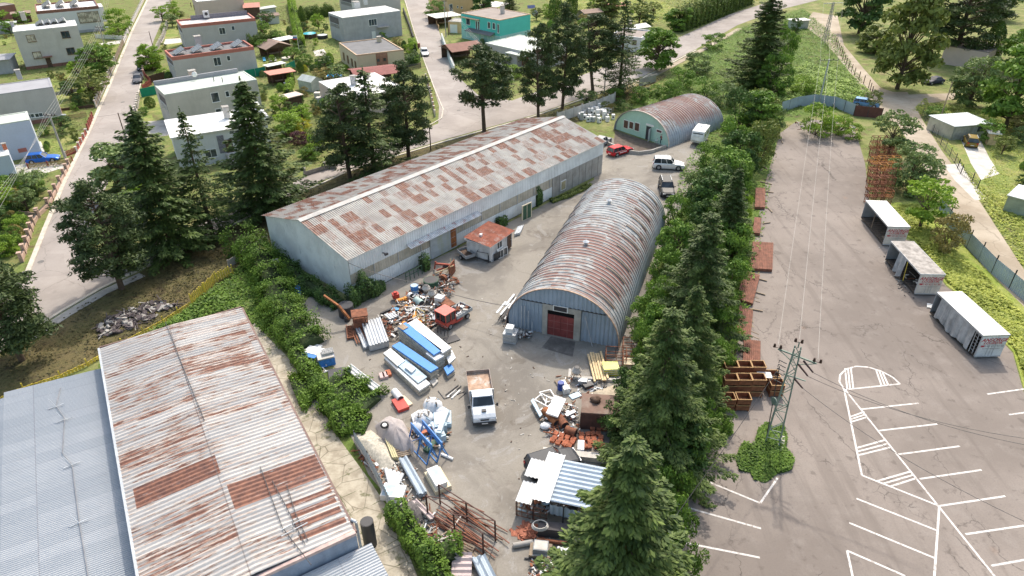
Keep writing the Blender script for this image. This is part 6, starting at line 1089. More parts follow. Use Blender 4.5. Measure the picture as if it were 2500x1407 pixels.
# wire pallets, wooden pallets
def pallet_mesh(w=1.2, d=.8):
    m = MB(); [m.box(0, w, y, y+.1, .12, .145) for y in (0, .17, .35, .52, .7)]; [m.box(x, x+.1, 0, d, .08, .118) for x in (0, .55, 1.1)]; [m.box(x, x+.1, y, y+.1, 0, .078) for x in (0,.55,1.1) for y in (0,.35,.7)]; return m
_pm = None
def pallet(px, z, rz, label, mat=None, tilt=0.0):
    b = G(*px, z); o = pallet_mesh().build('pallet', mat or M_WOOD); o.location = b; o.rotation_euler = (tilt, 0, rz); return tag(o, label, 'pallet')
pallet((1852,925), 1.42, R(-4), 'white pallet lying on top of the brown crates', M_WHITE); pallet((2262,752), .02, R(-30), 'pale pallet on the asphalt beside the nearest trailer body', M_WHITE); pallet((1262+100,945), .03, R(20), 'weathered pallet carrying a blue canister', M_WOOD); pallet((965,1105), .25, R(20), 'grey pallet at the lower end of the tarpaulin heap', M_WOOD, .2); pallet((968,1120), .12, R(18), 'second grey pallet below the tarpaulin heap', M_WOOD, .15); pallet((1138,1370), .1, R(-45), 'wooden pallet lying at the bottom behind the sheet stacks', M_WOOD, .2); pallet((1110,1345), .2, R(-30), 'broken pallet leaning on the scrap at the bottom', M_WOOD, .3); pallet((1318,1400), .05, R(10), 'white slatted pallet at the bottom edge', M_WHITE)
# stillage stack
SM = {'rusty brown': M_RUST, 'orange': M_RUSTO, 'yellow orange': PM('yellow_orange_paint', (.50,.23,.045), .75, sc=2, dirt=(.35,.12,.04))}
def stillage_mesh(w=1.0, d=.85, h=.95):
    m = MB(); t = .055
    for x in (0, w):
        for y in (0, d): m.bar((x,y,0),(x,y,h),t)
    for z in (.14, h-.02):
        m.bar((0,0,z),(w,0,z),t).bar((0,d,z),(w,d,z),t).bar((0,0,z),(0,d,z),t).bar((w,0,z),(w,d,z),t)
    for i in range(1,4): m.bar((w*i/4,0,.14),(w*i/4,d,.14),.05)
    m.bar((0,0,.5),(w,0,.5),.035).bar((0,0,.5),(0,d,.5),.035).bar((w,0,.5),(w,d,.5),.035); return m
sm_ = stillage_mesh(); base = {}
for i in range(9):
    for j in range(4 if i > 2 else 3):
        A_ = G(2116+i*.6, 500-i*17.0); x = A_.x+j*1.12+.25*i*.2; y = A_.y+rnd.uniform(-.05, .05)
        nk = 3 if 0 < i < 5 else 2
        if i in (4,5) and j > 1: nk = 2
        for k in range(nk):
            key = 'yellow orange' if (i in (4,5,3) and k == nk-1 and rnd.random() < .7) else ('orange' if rnd.random() < .3 else 'rusty brown')
            lab = '%s steel frame stillage in the tall stack beside the lot' % key
            if key not in base: o = sm_.build('stillage', SM[key]); base[key] = o
            else: o = base[key].copy(); C.objects.link(o)
            tag(o, lab, 'stillage', 'steel frame stillages: '+key); o.location = (x+rnd.uniform(-.05,.05), y, .02+k*.97); o.rotation_euler = (0, 0, R(rnd.uniform(-4,4)))
# ---- poles
def lattice(name, base, H, w0, w1, label, mat, rz=0.0, nb=9, foot=True):
    b = G(*base); rt = E(name, b, rz, label, 'mast'); m = MB(); z0 = .3 if foot else 0
    cr = [(-1,-1),(1,-1),(1,1),(-1,1)]; wz = lambda z: w0+(w1-w0)*z/H
    for sx, sy in cr: m.bar((sx*w0/2, sy*w0/2, z0), (sx*w1/2, sy*w1/2, H), .09)
    m.build('leg', mat, rt); m = MB(); z = .9; i = 0
    while z < H-.4:
        z2 = min(H, z+1.0*(.6+.4*wz(z)/w0))
        for k in range(4):
            a, c = cr[k], cr[(k+1)%4]; p = wz(z)/2; q = wz(z2)/2; s = (a, c) if (i+k) % 2 else (c, a); m.bar((s[0][0]*p, s[0][1]*p, z), (s[1][0]*q, s[1][1]*q, z2), .045)
            if i % 3 == 0: m.bar((a[0]*p,a[1]*p,z),(c[0]*p,c[1]*p,z),.045)
        z = z2; i += 1
    m.build('brace', mat, rt)
    if foot: MB().box(-w0/2-.35, w0/2+.35, -w0/2-.35, w0/2+.35, 0, .3).build('concrete_foot', M_CONCL, rt)
    return rt
M_MAST = PM('green_mast_paint', (.21,.27,.225), .7, sc=2, var=.15, dirt=(.5,.5,.45)); M_INS = PM('brown_insulator', (.07,.035,.03), .3, var=.1)
ms = lattice('lattice_mast', (1885,1082), 9.6, 1.05, .42, 'green lattice power mast standing on a concrete foot in the lot', M_MAST, R(-25))
m = MB(); m.bar((-1.3,.3,8.9),(1.5,-.1,8.7),.1).bar((-1.3,.3,8.9),(0,0,8.2),.05).bar((1.5,-.1,8.7),(0,0,8.0),.05).bar((0,0,9.6),(0,0,10.1),.09); m.build('crossarm', M_MAST, ms); MB().bar((-.5,0,7.0),(1.1,-.2,7.0),.08).build('lower_crossarm', M_MAST, ms)
for p in ((-1.35,.3,9.0),(-.05,0,10.1),(1.5,-.1,8.85)): m = MB(); [m.cyl((p[0]+s*.22,p[1],p[2]),(p[0]+s*.22,p[1]+.02,p[2]+.3),.11,.07,8) for s in (-1,1)]; m.bar((p[0]-.25,p[1],p[2]),(p[0]+.25,p[1],p[2]),.04); m.build('insulator', M_INS, ms)
for p, q in (((.3,-.3,8.4),(1.1,-.9,8.0)),((.6,0,8.6),(1.4,-.6,8.2)),((.3,-.4,7.1),(1.0,-.9,6.8))): MB().cyl(p, q, .08, .06, 8).build('insulator', M_INS, ms)
m = MB()
for i in range(6): z = 6.0+i*.38; m.bar((-.45,.1,z),(-1.0,.2,z+.1),.05).bar((-1.0,.2,z+.1),(-1.0,.2,z-.15),.05)
m.build('cable_bracket', M_DARK, ms); MB().cyl((-.62,-.2,4.4),(-.68,-.26,4.4),.33,n=14).build('sign_disc', M_MAST, ms); MB().bar((-.5,-.3,.3),(-.9,.1,7.5),.05).build('cable', M_DARK, ms)
def pole(name, base, topv, r, mat, label, arm=0.0, cat='pole', lamp=None, arms=1, square=False):
    b = G(*base); H = HG(base, topv); rt = E(name, b, 0, label, cat)
    (MB().bar((0,0,0),(0,0,H),r*2) if square else MB().cyl((0,0,0),(0,0,H),r,r*.75,8)).build('post', mat, rt)
    for i in range(arms):
        if arm: 
            z = H-.15-.8*i; m = MB().bar((-arm/2,0,z),(arm/2,0,z),.1); m.build('crossarm', M_DARK, rt)
            for x in (-arm/2,-arm/4,arm/4,arm/2): MB().cyl((x,0,z+.04),(x,0,z+.30),.08,.05,6).build('insulator', M_INS, rt)
    if lamp: MB().bar((0,0,H-.5),(lamp[0],lamp[1],H-.2),.05).build('lamp_arm', M_GALV, rt); MB().box(lamp[0]-.35,lamp[0]+.35,lamp[1]-.12,lamp[1]+.12,H-.25,H-.1).build('lamp_head', M_GALV, rt)
    return rt, H
pole('power_pole', (162,394), 280, .17, M_CONC, 'concrete power pole with a street lamp beside the blue hatchback', 1.6, 'power pole', (1.9,.4))
pole('power_pole', (264,138), 66, .16, M_CONC, 'concrete power pole by the upper left gate', 1.8, 'power pole', (1.5,.6), 2)
pole('power_pole', (307,337), 276, .10, M_WOODD, 'thin dark wooden pole on the right of the left street', 0, 'power pole'); pole('power_pole', (373,112), 77, .10, M_WOODD, 'short dark pole above the two parked dark cars', 0, 'power pole')
pole('power_pole', (1089,90), 2, .14, M_CONC, 'concrete pole at the street corner beside the turquoise wall', 1.2, 'power pole'); pole('power_pole', (1095,86), 30, .10, M_WOODD, 'dark wooden pole right next to a concrete pole', 0, 'power pole'); pole('power_pole', (1060,30), -20, .14, M_WOOD, 'wooden pole at the top behind the middle street', 0, 'power pole')
ph_, Hp = pole('medium_voltage_pole', (1998,258), 145, .17, M_GALV, 'tall pole with a wide crossarm behind the corrugated fence', 3.4, 'power pole'); pole('power_pole', (2292,300), 200, .11, M_WOOD, 'wooden pole leaning beside the metal garage', 0, 'power pole')
pole('street_lamp', (2240,440), 385, .05, M_GALV, 'slim street lamp rising from the shrub beside the stillages', 0, 'street lamp', (-1.2,.3)); pole('power_pole', (1475,230), 155, .12, M_CONC, 'concrete pole under the round leafy tree', 0, 'power pole')
pole('power_pole', (1540,178), 128, .09, M_WOODD, 'dark pole left of a twin beside the ragged spruce', 0, 'power pole'); pole('power_pole', (1548,176), 122, .09, M_WOODD, 'dark pole right of a twin beside the ragged spruce', 0, 'power pole'); pole('power_pole', (1052,368), 300, .10, M_WOODD, 'dark pole rising behind the warehouse beside the rightmost pine', 0, 'power pole')
lm2 = lattice('far_lattice_mast', (2012,108), 10.0, .9, .35, 'grey lattice mast far away beside the dirt track', M_CONC, R(10), foot=False); MB().bar((-2.6,0,9.8),(2.6,0,9.8),.12).build('crossarm', M_GALV, lm2)
def wire(name, pts, sag, label, r=.02, mat=None):
    m = MB(); N = 18
    for k in range(len(pts)-1):
        p, q = Vector(pts[k]), Vector(pts[k+1]); pr = p
        for i in range(1, N+1):
            t = i/N; c = p.lerp(q, t)-Vector((0,0,sag*4*t*(1-t))); m.bar(pr, c, r*2); pr = c
    return one(m, name, mat or M_DARK, label, 'wire')
M_WIRE = PM('bright_wire', (.40,.39,.37), .5, var=.05); B0 = ms.location; rz = ms.rotation_euler.z
def msp(p): return B0+Matrix.Rotation(rz, 3, 'Z') @ Vector(p)
P2 = ph_.location; P3 = lm2.location
for i, (p, dx, lab) in enumerate([((-1.35,.3,9.3),-1.6,'left'),((-.05,0,10.4),0,'middle'),((1.5,-.1,9.1),1.6,'right')]):
    wire('power_line', [msp(p), P2+Vector((dx,0,Hp+.1)), P3+Vector((dx*1.5,0,9.9))], .9, '%s of three bright power lines over the lot' % lab, .008, M_WIRE)
for i, (p, q, lab) in enumerate([((1.0,-.9,8.0),(2620,1085),'upper'),((1.4,-.6,8.2),(2640,1110),'middle'),((1.0,-.9,6.8),(2700,1360),'lower')]): wire('power_line', [msp(p), G(*q, 9)], 1.0, '%s dark power line running to the right edge from the mast' % lab, .012)
wire('cable', [msp((-1.0,.2,7.0)), G(1420,1560,7)], .8, 'thick dark cable hanging from the mast over the spruces to the bottom', .016, M_RUBBER)
def ptop(base, tv, dx=0): b = G(*base); return Vector((b.x+dx, b.y, HG(base, tv)))
for dx, od in ((-.7,'leftmost'),(-.25,'second'),(.25,'third'),(.7,'rightmost')): wire('power_line', [G(-60-40*dx, 560, 7), ptop((162,394),280,dx), ptop((264,138),66,dx), ptop((300,40),-60,dx)], .5, od+' power line along the left street between the concrete poles', .009, M_WIRE)
wire('power_line', [ptop((264,138),76), ptop((373,112),79)], .4, 'line crossing the left street near the top', .014); wire('power_line', [ptop((162,394),285), ptop((307,337),278), G(400,262,5.5)], .4, 'line crossing the left street in the middle', .014)
for dx in (-.4,.0,.4): wire('power_line', [ptop((1089,90),4,dx), G(1250,190,7.5)+Vector((dx,0,0))], .4, 'power line slanting over the hipped canopy roof', .012, M_WIRE).__setitem__('group', 'lines over the hipped canopy roof')
wire('cable', [Vector((-17.0,61.6,4.7)), G(1015,690,2.5), Vector((-.4,56.6,2.5))], .3, 'dark cable strung from the warehouse corner to the arched hangar', .02)
# ---- fences
def fence(px, h, label, panel=None, post=None, gap=2.5, pw=.12, ph=None, low=0.0, lowm=None, slat=0, t=.05, kind='panel', zb=0.0):
    P = [G(*p) for p in px]; rt = E('fence', P[0], 0, label, 'fence'); mp = MB(); ml = MB(); mo = MB(); o = P[0]; nposts = 0
    for i in range(len(P)-1):
        a, b = P[i]-o, P[i+1]-o; d = b-a; L = d.length; ang = math.atan2(d.y, d.x); M = TR(a.x, a.y, 0, ang); n = max(1, round(L/gap))
        if lowm: ml.box(0, L, -.1, .1, 0, low, M=M)
        if panel:
            if slat:
                for k in range(int(L/slat)): x = k*slat; mp.box(x+slat*.15, x+slat*.75, -t/2, t/2, low+.05, h*(.96+.06*((k*7)%3-1)), M=M)
                mp.box(0, L, t/2, t/2+.04, low+(h-low)*.3, low+(h-low)*.3+.06, M=M).box(0, L, t/2, t/2+.04, low+(h-low)*.75, low+(h-low)*.75+.06, M=M)
            elif kind == 'corr': corrwall(mp, 0, L, 0, low+zb, h, .3, .05, M=M); corrwall(mp, 0, L, .03, low+zb, h, .3, .05, M=M)
            elif kind == 'mesh':
                for k in range(int(L/.5)): mp.bar(M @ Vector((k*.5,0,low)), M @ Vector((k*.5,0,h)), .02)
                for z in (low+.1, (low+h)/2, h-.05): mp.bar(M @ Vector((0,0,z)), M @ Vector((L,0,z)), .025)
            else: mp.box(0, L, -t/2, t/2, low, h, M=M)
        if post:
            for k in range(n+1 if i == len(P)-2 else n):
                q = a+d*k/n; pm_ = MB(); H = ph or h+.1; pm_.box(-pw/2, pw/2, -pw/2, pw/2, 0, H, M=TR(q.x, q.y, 0, ang))
                if pw > .2: pm_.box(-pw/2-.06, pw/2+.06, -pw/2-.06, pw/2+.06, H, H+.07, M=TR(q.x, q.y, 0, ang))
                nposts += 1
                if nposts <= 60: pm_.build('post', post, rt)
    if mp.v: mp.build('panel', panel, rt)
    if ml.v: ml.build('base_wall', lowm, rt)
    return rt
M_PILL = PM('pale_fence_pillar', (.58,.52,.46), .9, sc=2, dirt=(.35,.3,.26)); M_PINKW = PM('pinkish_fence_wall', (.50,.35,.28), .9, sc=1.5, dirt=(.3,.22,.18)); M_REDW = PM('brown_red_fence_board', (.27,.07,.05), .8, sc=2); M_MESHF = PM('dark_wire_mesh', (.10,.10,.10), .7)
fence([(410,62),(400,95),(393,108),(386,122),(362,160)], .9, 'row of pale stone pillars on the right side of the left street', M_MESHF, M_PILL, 1.9, .38, 1.3, .35, M_PILL, kind='mesh')
fence([(418,0),(412,45)], 1.0, 'pale pillar fence at the top right of the left street', M_MESHF, M_PILL, 2.2, .3, 1.2, .3, M_PILL, kind='mesh')
fence([(350,160),(352,185)], 1.1, 'pinkish pillar fence behind the parked dark cars', M_REDW, M_PINKW, 2.0, .35, 1.3, .4, M_PINKW, slat=.3)
fence([(353,187),(370,207),(350,222)], 1.2, 'red picket fence beside the dark grey sedan', M_REDW, M_REDW, 2.0, .15, 1.3, slat=.24); fence([(368,203),(405,192)], 1.5, 'dark brown board wall between two gardens', M_WOODD, M_WOODD, 2.5, .12)
fence([(346,238),(385,230)], 1.7, 'green netting screen beside the lawn by the left street', M_GREEN, M_GALV, 2.5, .06); fence([(600,193),(650,183)], 1.8, 'green netting screen left of the pergola', M_GREEN, M_GALV, 3, .06); fence([(700,178),(722,168)], 1.8, 'green netting screen behind the pergola', M_GREEN, M_GALV, 3, .06)
fence([(340,240),(336,268),(322,298),(313,322)], .9, 'grey stone pillar fence along the small lawn by the left street', M_MESHF, M_PILL, 1.8, .32, 1.25, .35, M_PILL, kind='mesh'); fence([(313,322),(360,312)], .6, 'low stone wall in front of the pale roofed house', M_CONC, None, 3)
fence([(352,0),(318,72),(303,108)], 1.1, 'pale pillar fence on the left side of the left street at the top', M_WHITE, M_PILL, 2.6, .3, 1.3, .4, M_PILL, slat=.35); fence([(235,94),(300,98)], 1.1, 'white picket fence behind the yellow green shrubs', M_WHITE, M_PILL, 3.0, .2, 1.2, slat=.35)
fence([(303,108),(285,150)], 1.4, 'brown board fence at the lawn of the three storey house', M_WOOD, M_WOOD, 2.5, .15, slat=.3); fence([(283,155),(262,205),(247,235),(236,264)], 1.1, 'row of slim concrete pillars along the grass plot by the left street', M_WOOD, M_PILL, 2.1, .25, 1.5, .3, M_CONC, slat=.4)
fence([(228,290),(216,320)], 1.2, 'brown red board fence with a gate by the left street', M_REDW, M_REDW, 2, .2, slat=.25); fence([(212,328),(200,350),(188,372),(160,384)], .9, 'low brown red fence around the lawn beside the concrete pole', M_REDW, M_PILL, 2.6, .3, .9, .3, M_REDW, slat=.3)
fence([(70,412),(165,402),(178,395)], .8, 'low rusty lattice fence below the blue hatchback', M_DRYSHADE and PM('ochre_lattice', (.36,.26,.13), .9), M_REDW, 3, .15, slat=.2); fence([(120,300),(215,285)], .9, 'ochre lattice fence across the dry garden', PM('ochre_lattice', (.36,.26,.13), .9), None, 3, slat=.2); fence([(120,275),(230,262)], .5, 'low dark garden wall between the grass plots', M_WOODD, None); fence([(125,235),(200,222)], .6, 'old stone terrace wall in the grass plot', M_CONC, None)
fence([(170,408),(158,432),(148,450),(138,470),(120,505),(95,530),(83,550),(68,600),(55,640)], .85, 'pinkish pillar fence stepping down the left side of the street', M_MESHF, M_PINKW, 2.4, .38, 1.25, .55, M_PINKW, kind='mesh'); fence([(95,532),(40,525)], .7, 'pinkish garden wall turning away from the street', M_PINKW, M_PINKW, 3, .35, 1.1)
fence([(985,30),(1003,78),(1010,100)], 1.0, 'dark pillar fence on the left of the middle street', M_MESHF, M_DARK, 1.2, .3, 1.2, .3, M_CONC, kind='mesh'); fence([(985,175),(1028,166)], 1.2, 'dark metal railing below the white parked hatchback', M_DARK, M_DARK, 2, .08, slat=.25); fence([(1040,195),(1052,235),(1062,285)], 1.1, 'reddish fence at the corner of the middle street', M_REDW, M_PILL, 2.5, .25, 1.2, .4, M_PILL, slat=.3)
fence([(1079,98),(1088,125),(1098,152),(1109,178)], 1.45, 'turquoise garden wall stepping along the middle street', W_TEAL, None, 2); m_ = fence([(1079,98),(1088,125),(1098,152),(1109,178)], .1, 'white cap blocks on the turquoise garden wall', None, M_WHITE, 1.0, .28, 1.6)
fence([(1055,30),(1066,62),(1072,75)], 1.2, 'orange sand garden wall beside the middle street', W_ORG, None); fence([(1120,388),(1010,415)], .0, 'x', None, None) if False else None
fence([(1360,300),(1420,280),(1455,268),(1500,250)], 1.8, 'pale concrete panel wall behind the white appliances', M_CONCL, M_CONCL, 2.0, .18, 2.0); fence([(1560,212),(1600,200)], 1.6, 'grey panel fence beside the overgrown bank', M_CONC, M_CONC, 2, .15)
fence([(1905,275),(1945,262),(1985,256),(2035,262),(2085,282)], 2.0, 'curved blue grey corrugated metal fence at the end of the lot', M_CORRB, M_DARK, 3.0, .08, kind='corr'); fence([(2083,283),(2150,290)], 1.9, 'rusty brown sheet metal gate at the end of the lot', PM('brown_gate_sheet', (.13,.055,.045), .8, sc=1.5), M_DARK, 3, .1)
fence([(2290,520),(2360,605),(2420,668),(2510,745),(2640,870)], 1.9, 'long blue grey metal fence beside the dirt track on the right', M_CORRB, M_DARK, 3.4, .1, 2.4, kind='corr'); fence([(2330,398),(2345,425),(2372,445),(2385,462)], 1.1, 'wire gate across the driveway', M_MESHF, M_DARK, 2.6, .1, 1.5, kind='mesh')
fence([(2250,285),(2285,340),(2330,398)], 1.2, 'thin wire fence beside the metal garage', M_MESHF, M_DARK, 3.0, .06, 1.6, kind='mesh'); fence([(2040,110),(2065,160),(2085,185),(2120,215),(2131,240)], .0, 'row of dark timber fence posts along the dirt track', None, M_WOODD, 2.9, .13, 1.7)
fence([(-60,1010),(60,955),(150,925),(215,895),(300,845),(400,790),(470,745)], .5, 'low yellow weathered board fence behind the rusty hall', M_YELLOW, M_YELLOW, 2.5, .1, .9, slat=.3); fence([(470,745),(530,690),(570,672)], 1.3, 'tall yellow board fence beside the climber thicket', M_YELLOW, M_YELLOW, 2.0, .1, slat=.3); fence([(560,655),(655,590)], 1.0, 'grey concrete fence behind the climber thicket', M_CONC, M_CONC, 2.5, .12)
fence([(868,1080),(900,1130),(930,1190),(962,1260)], 1.2, 'crumpled blue grey metal fence beside the slab path', M_CORRB, M_DARK, 2.4, .08, kind='corr', low=.3, lowm=M_CONCL); fence([(1480,352),(1500,362),(1535,375),(1560,378),(1590,374),(1625,362)], .55, 'low concrete wall around the terrace of the smaller arched hangar', M_CONC, None, t=.25)
fence([(745,430),(795,415),(820,412)], .7, 'old grey garden wall by the main road left of the pines', M_CONC, M_CONC, 3, .3, 1.2)
# ---------------------------------------------------------------- yard contents
M_PAN = PM('white_panel_sheet', (.72,.73,.73), .5, var=.04, sc=1, dirt=(.55,.53,.5)); M_PANB = PM('bright_blue_panel', (.05,.24,.62), .45, var=.05, sc=1.5); M_BLK = PM('hollow_block_grey', (.42,.42,.41), .9, sc=4); M_BAG = PM('white_woven_bag', (.66,.67,.68), .7, sc=3, var=.1); M_TARPG = PM('grey_dusty_tarpaulin', (.40,.36,.35), .85, sc=1.2, var=.15, dirt=(.28,.24,.23)); M_LBLUE = PM('pale_blue_sheet_metal', (.40,.53,.62), .5, sc=2); M_GREENP = PM('dark_green_paint', (.04,.10,.06), .6, sc=2)
PS = 'stacked sandwich panels'
def panels(lab, A, B, D, z0, z1, top, n=None, side=None, **k): return slab('panel_stack', lab, 'panel stack', A, B, D, z0, z1, top, group=None, layers=n or max(2, int((z1-z0)/.16)), side=side or M_PANEDGE, **k)
panels('tall panel stack topped by one long white panel', (1080,861), (1101,848), (995,789), .05, 1.75, M_PAN)
panels('tall panel stack topped by a blue panel, right of the blue capped lower one', (1058,866), (1078,854), (970,797), .05, 1.75, M_PANB)
panels('white panel edge stack sticking out below the upper blue panel', (1064,880), (1085,868), (1040,862), .05, 1.5, M_PAN)
panels('lower panel stack topped by the second blue panel', (1050,908), (1069,897), (956,844), .05, 1.25, M_PANB)
panels('low white panel stack nearest the camera', (1023,953), (1050,936), (937,873), .05, .75, M_PAN)
panels('short white panels lying on the left end of the low stack', (970,893), (988,880), (935,862), .76, 1.0, M_PAN, n=2)
panels('pale bluish panel lying along the low stack', (1020,935), (1042,920), (968,890), .76, .9, M_LBLUE, n=2)
panels('small white panel jutting out on the right of the stacks', (1096,887), (1112,873), (1087,868), .7, .95, M_PAN, n=2)
panels('panel offcut with a blue edge at the right of the stacks', (1093,915), (1110,902), (1084,898), .05, .6, M_PANB, n=3); panels('short pale offcut beside the panel stacks', (1058,942), (1070,930), (1048,930), .02, .25, M_CONCL, n=1)
slab('white_box', 'small rounded white block lying on the low panel stack', 'block', (1005,909), (1015,900), (988,896), .91, 1.1, M_PAN)
slab('brown_board', 'brown square board on the corner of the upper blue panel', 'board', (984,806), (997,799), (970,797), 1.76, 1.8, PM('brown_board_top', (.33,.25,.17), .9))
# corrugated sheets lying about
def sheets(lab, A, B, D, z0, z1, mat, p=.28, axis='x', name='corrugated_sheets', **k): return slab(name, lab, 'corrugated sheets', A, B, D, z0, z1, mat, corrp=p, axis=axis, **k)
sheets('large grey green corrugated sheet leaning in the yard left of the panel stacks', (901,845), (950,832), (882,786), .1, .8, M_GALV, .3); sheets('narrow grey corrugated sheet on the left of the larger one', (888,850), (900,845), (867,800), .05, .35, M_GALV, .3)
sheets('white ribbed sheet reaching from the ivy to the scrap heap', (950,780), (975,770), (884,750), .3, .5, M_CORRW, .3, depth=1.1); sheets('white and grey corrugated sheet stack in the brambles', (915,957), (930,945), (842,900), .15, .5, M_CORRW, .35, axis='x')
sheets('yellowish ridged sheet standing by the pale gravel heap', (957,1117), (972,1116), (938,1068), .1, .5, M_CORRY, .16, axis='x'); sheets('blue grey corrugated sheets below the blue frames', (1022,1208), (1043,1200), (973,1120), .1, .5, M_CORRB, .45, axis='x'); sheets('pinkish rusty corrugated sheets at the bottom edge', (1100,1425), (1150,1425), (1105,1350), .1, .6, M_CORRP, .45, axis='y'); sheets('pale blue corrugated sheets at the bottom edge beside the pinkish ones', (1180,1425), (1215,1415), (1150,1362), .1, .5, M_CORRB, .45, axis='x')
sheets('small leaning grey sheet beside the wall, right of the little hut', (1255,572), (1270,568), (1264,553), .1, .4, M_GALV, .25); sheets('mottled corrugated sheets under weeds beside the frame rack', (1050,1270), (1062,1262), (1005,1225), .1, .4, M_CORRP, .3)
# little hut by the warehouse
hut = Bld('hut', (1196,600), (1250,563), (1148,588), 2.35, 'small white hut with a red brown ribbed roof in front of the warehouse', 'hut', depth=3.4)
MB().box(0, hut.W, 0, hut.D, .25, 2.2).build('wall', PM('dirty_white_board', (.55,.55,.54), .85, sc=1.2, dirt=(.3,.28,.26)), hut.root)
m = MB(); corr(m, -.25, hut.W+.25, -.25, hut.D+.25, lambda x, y: 2.3+y*.06, .24, .03, wave='x'); m.build('roof', M_CORRR, hut.root); MB().box(-.2, hut.W+.2, -.2, hut.D+.2, 2.19, 2.25).build('roof_board', M_WHITE, hut.root)
hut.win((1219,598), .95, .8, mull=1); hut.door((1243,585), .85, 1.9, mat=M_WOODD, z0=.25); MB().box(1.1, 1.4, hut.D*.6, hut.D*.6+.3, 2.35, 2.7).build('roof_pipe', M_WHITE, hut.root)
for i, (u, v) in enumerate([(1198,640),(1204,638),(1211,636)]): b = G(u, v); one(MB().box(-.35,.35,-.04,.0,0,1.0).box(-.28,.28,-.05,-.041,.08,.92,1), 'spare_window', [M_DARK if i != 1 else M_WHITE, M_CARGL if i != 1 else M_GALV], ['dark leaning pane nearest the hut corner','white framed pane between two dark ones','dark leaning pane beside the white windows'][i], 'window frame', b, R(40))
for i, (u, v) in enumerate([(1222,630),(1232,624)]): b = G(u, v); one(MB().box(-.45,.45,-.05,.0,0,1.1).box(-.35,-.03,-.06,-.051,.1,1.0,1).box(.03,.35,-.06,-.051,.1,1.0,1), 'spare_window', [M_WHITE, M_CARGL], ['white double window leaning on the hut, left one','white double window leaning on the hut, right one'][i], 'window frame', b, R(40))
b = G(1285,535); one(MB().box(-.9,.9,-.12,.0,0,2.2).box(-.75,-.05,-.13,-.121,.1,2.1,1).box(.05,.75,-.13,-.121,.1,2.1,1), 'garage_door', [M_CREAM, M_GREENP], 'cream framed green door leaning on the long warehouse wall', 'door', b, R(45))
m = MB(); [m.bar((x, y, 0), (x, y, 1.3), .05) for x in (0, 1.4) for y in (0, .7)]; m.bar((0,0,1.3),(1.4,0,1.3),.05).bar((0,.7,1.3),(1.4,.7,1.3),.05).bar((0,0,.4),(1.4,0,.4),.05).bar((0,0,1.3),(0,.7,1.3),.05); one(m, 'pipe_stand', M_DARK, 'thin dark steel frame standing beside the hut', 'frame', G(1165,638), R(-20))
# machinery and loose things of the upper scrap heap
def barrel(px, r, h, mat, label, lying=None, open_=False, band=None):
    b = G(*px); rt = E('barrel', b, 0, label, 'barrel'); m = MB()
    if lying is not None: d = Vector((math.cos(lying), math.sin(lying), 0)); p0 = Vector((0,0,r)); m.cyl(p0-d*h/2, p0+d*h/2, r, n=16); m.build('drum', mat, rt); MB().cyl(p0+d*(h/2+.001), p0+d*(h/2+.01), r*.85, n=16).build('opening', M_DARK, rt)
    else:
        m.cyl((0,0,0), (0,0,h), r, n=16); m.build('drum', mat, rt); m = MB(); m.cyl((0,0,h+.001),(0,0,h+.02), r*.9, n=16); m.build('lid' if not open_ else 'opening', M_DARK if open_ else (band or mat), rt)
        if band: MB().cyl((0,0,h*.35),(0,0,h*.55), r*1.015, n=16, caps=False).build('band', band, rt)
    return rt
barrel((1013,718), .42, 1.1, M_BLUEP, 'blue ribbed barrel with a pale band beside the tyre', band=M_LBLUE); barrel((1053,700), .85, .9, M_GREENP, 'wide dark green open tub in the scrap heap', open_=True); barrel((1003,730), .38, .35, M_WHITE, 'white ring shaped tub in the scrap heap', lying=R(-40)); barrel((1023,745), .4, 1.1, PM('pale_green_barrel', (.38,.50,.47), .6), 'pale green barrel lying in the scrap', lying=R(-50)); barrel((1083,690), .5, .35, M_RUST, 'coil of rusty cable on the ground', lying=R(60)); barrel((847,770), .8, 1.3, M_DARK, 'dark round tank behind the rusty cabin', open_=True); barrel((848,784), .3, .5, M_DARK, 'small dark drum beside the round tank')
barrel((971,972), .33, 1.25, M_WHITE, 'white gas cylinder shaped tank lying by the dry grass', lying=R(-55)); barrel((1369,950), .3, .75, PM('deep_blue_can', (.02,.06,.30), .5), 'deep blue canister standing on the small pallet'); barrel((1393,1062), .38, .9, M_RUST, 'rusty barrel lying next to the roof tiles', lying=R(-30)); barrel((1394,1050), .33, .12, PM('light_blue_lid', (.08,.33,.55), .5), 'light blue round lid by the rusty barrel'); barrel((1344,1025), .35, 1.9, M_RUSTO, 'long orange brown steel pipe under the white lid', lying=R(-60)); barrel((1365,1030), .38, 2.0, M_RUST, 'second long rusty pipe under the white lid', lying=R(-65)); barrel((905,1330), .45, 2.4, M_DARK, 'tall black tank at the corner of the foreground halls')
def mixer(px, label, col):
    b = G(*px); rt = E('concrete_mixer', b, rnd.uniform(0,6), label, 'mixer'); MB().cyl((0,0,.55),(0,0,.95),.25,.48,12).cyl((0,0,.95),(0,.0,1.35),.48,.27,12,caps=False).build('drum', col, rt); MB().cyl((0,0,1.351),(0,0,1.36),.24,n=12).build('opening', M_DARK, rt)
    m = MB(); [m.bar((x,y,0),(x*.3,y*.3,.8),.05) for x, y in ((.5,.4),(-.5,.4),(0,-.55))]; m.build('stand', M_RUST, rt); return rt
M_MIX = PM('cement_grey_drum', (.46,.43,.39), .9, sc=3, dirt=(.3,.27,.24)); mixer((1042,722), 'cement crusted mixer drum, the taller of two in the scrap heap', M_MIX); mixer((1056,735), 'cement crusted mixer drum, the lower of two in the scrap heap', M_MIX); mixer((1407,925), 'round pale mixer lying beside the long timber', M_MIX)
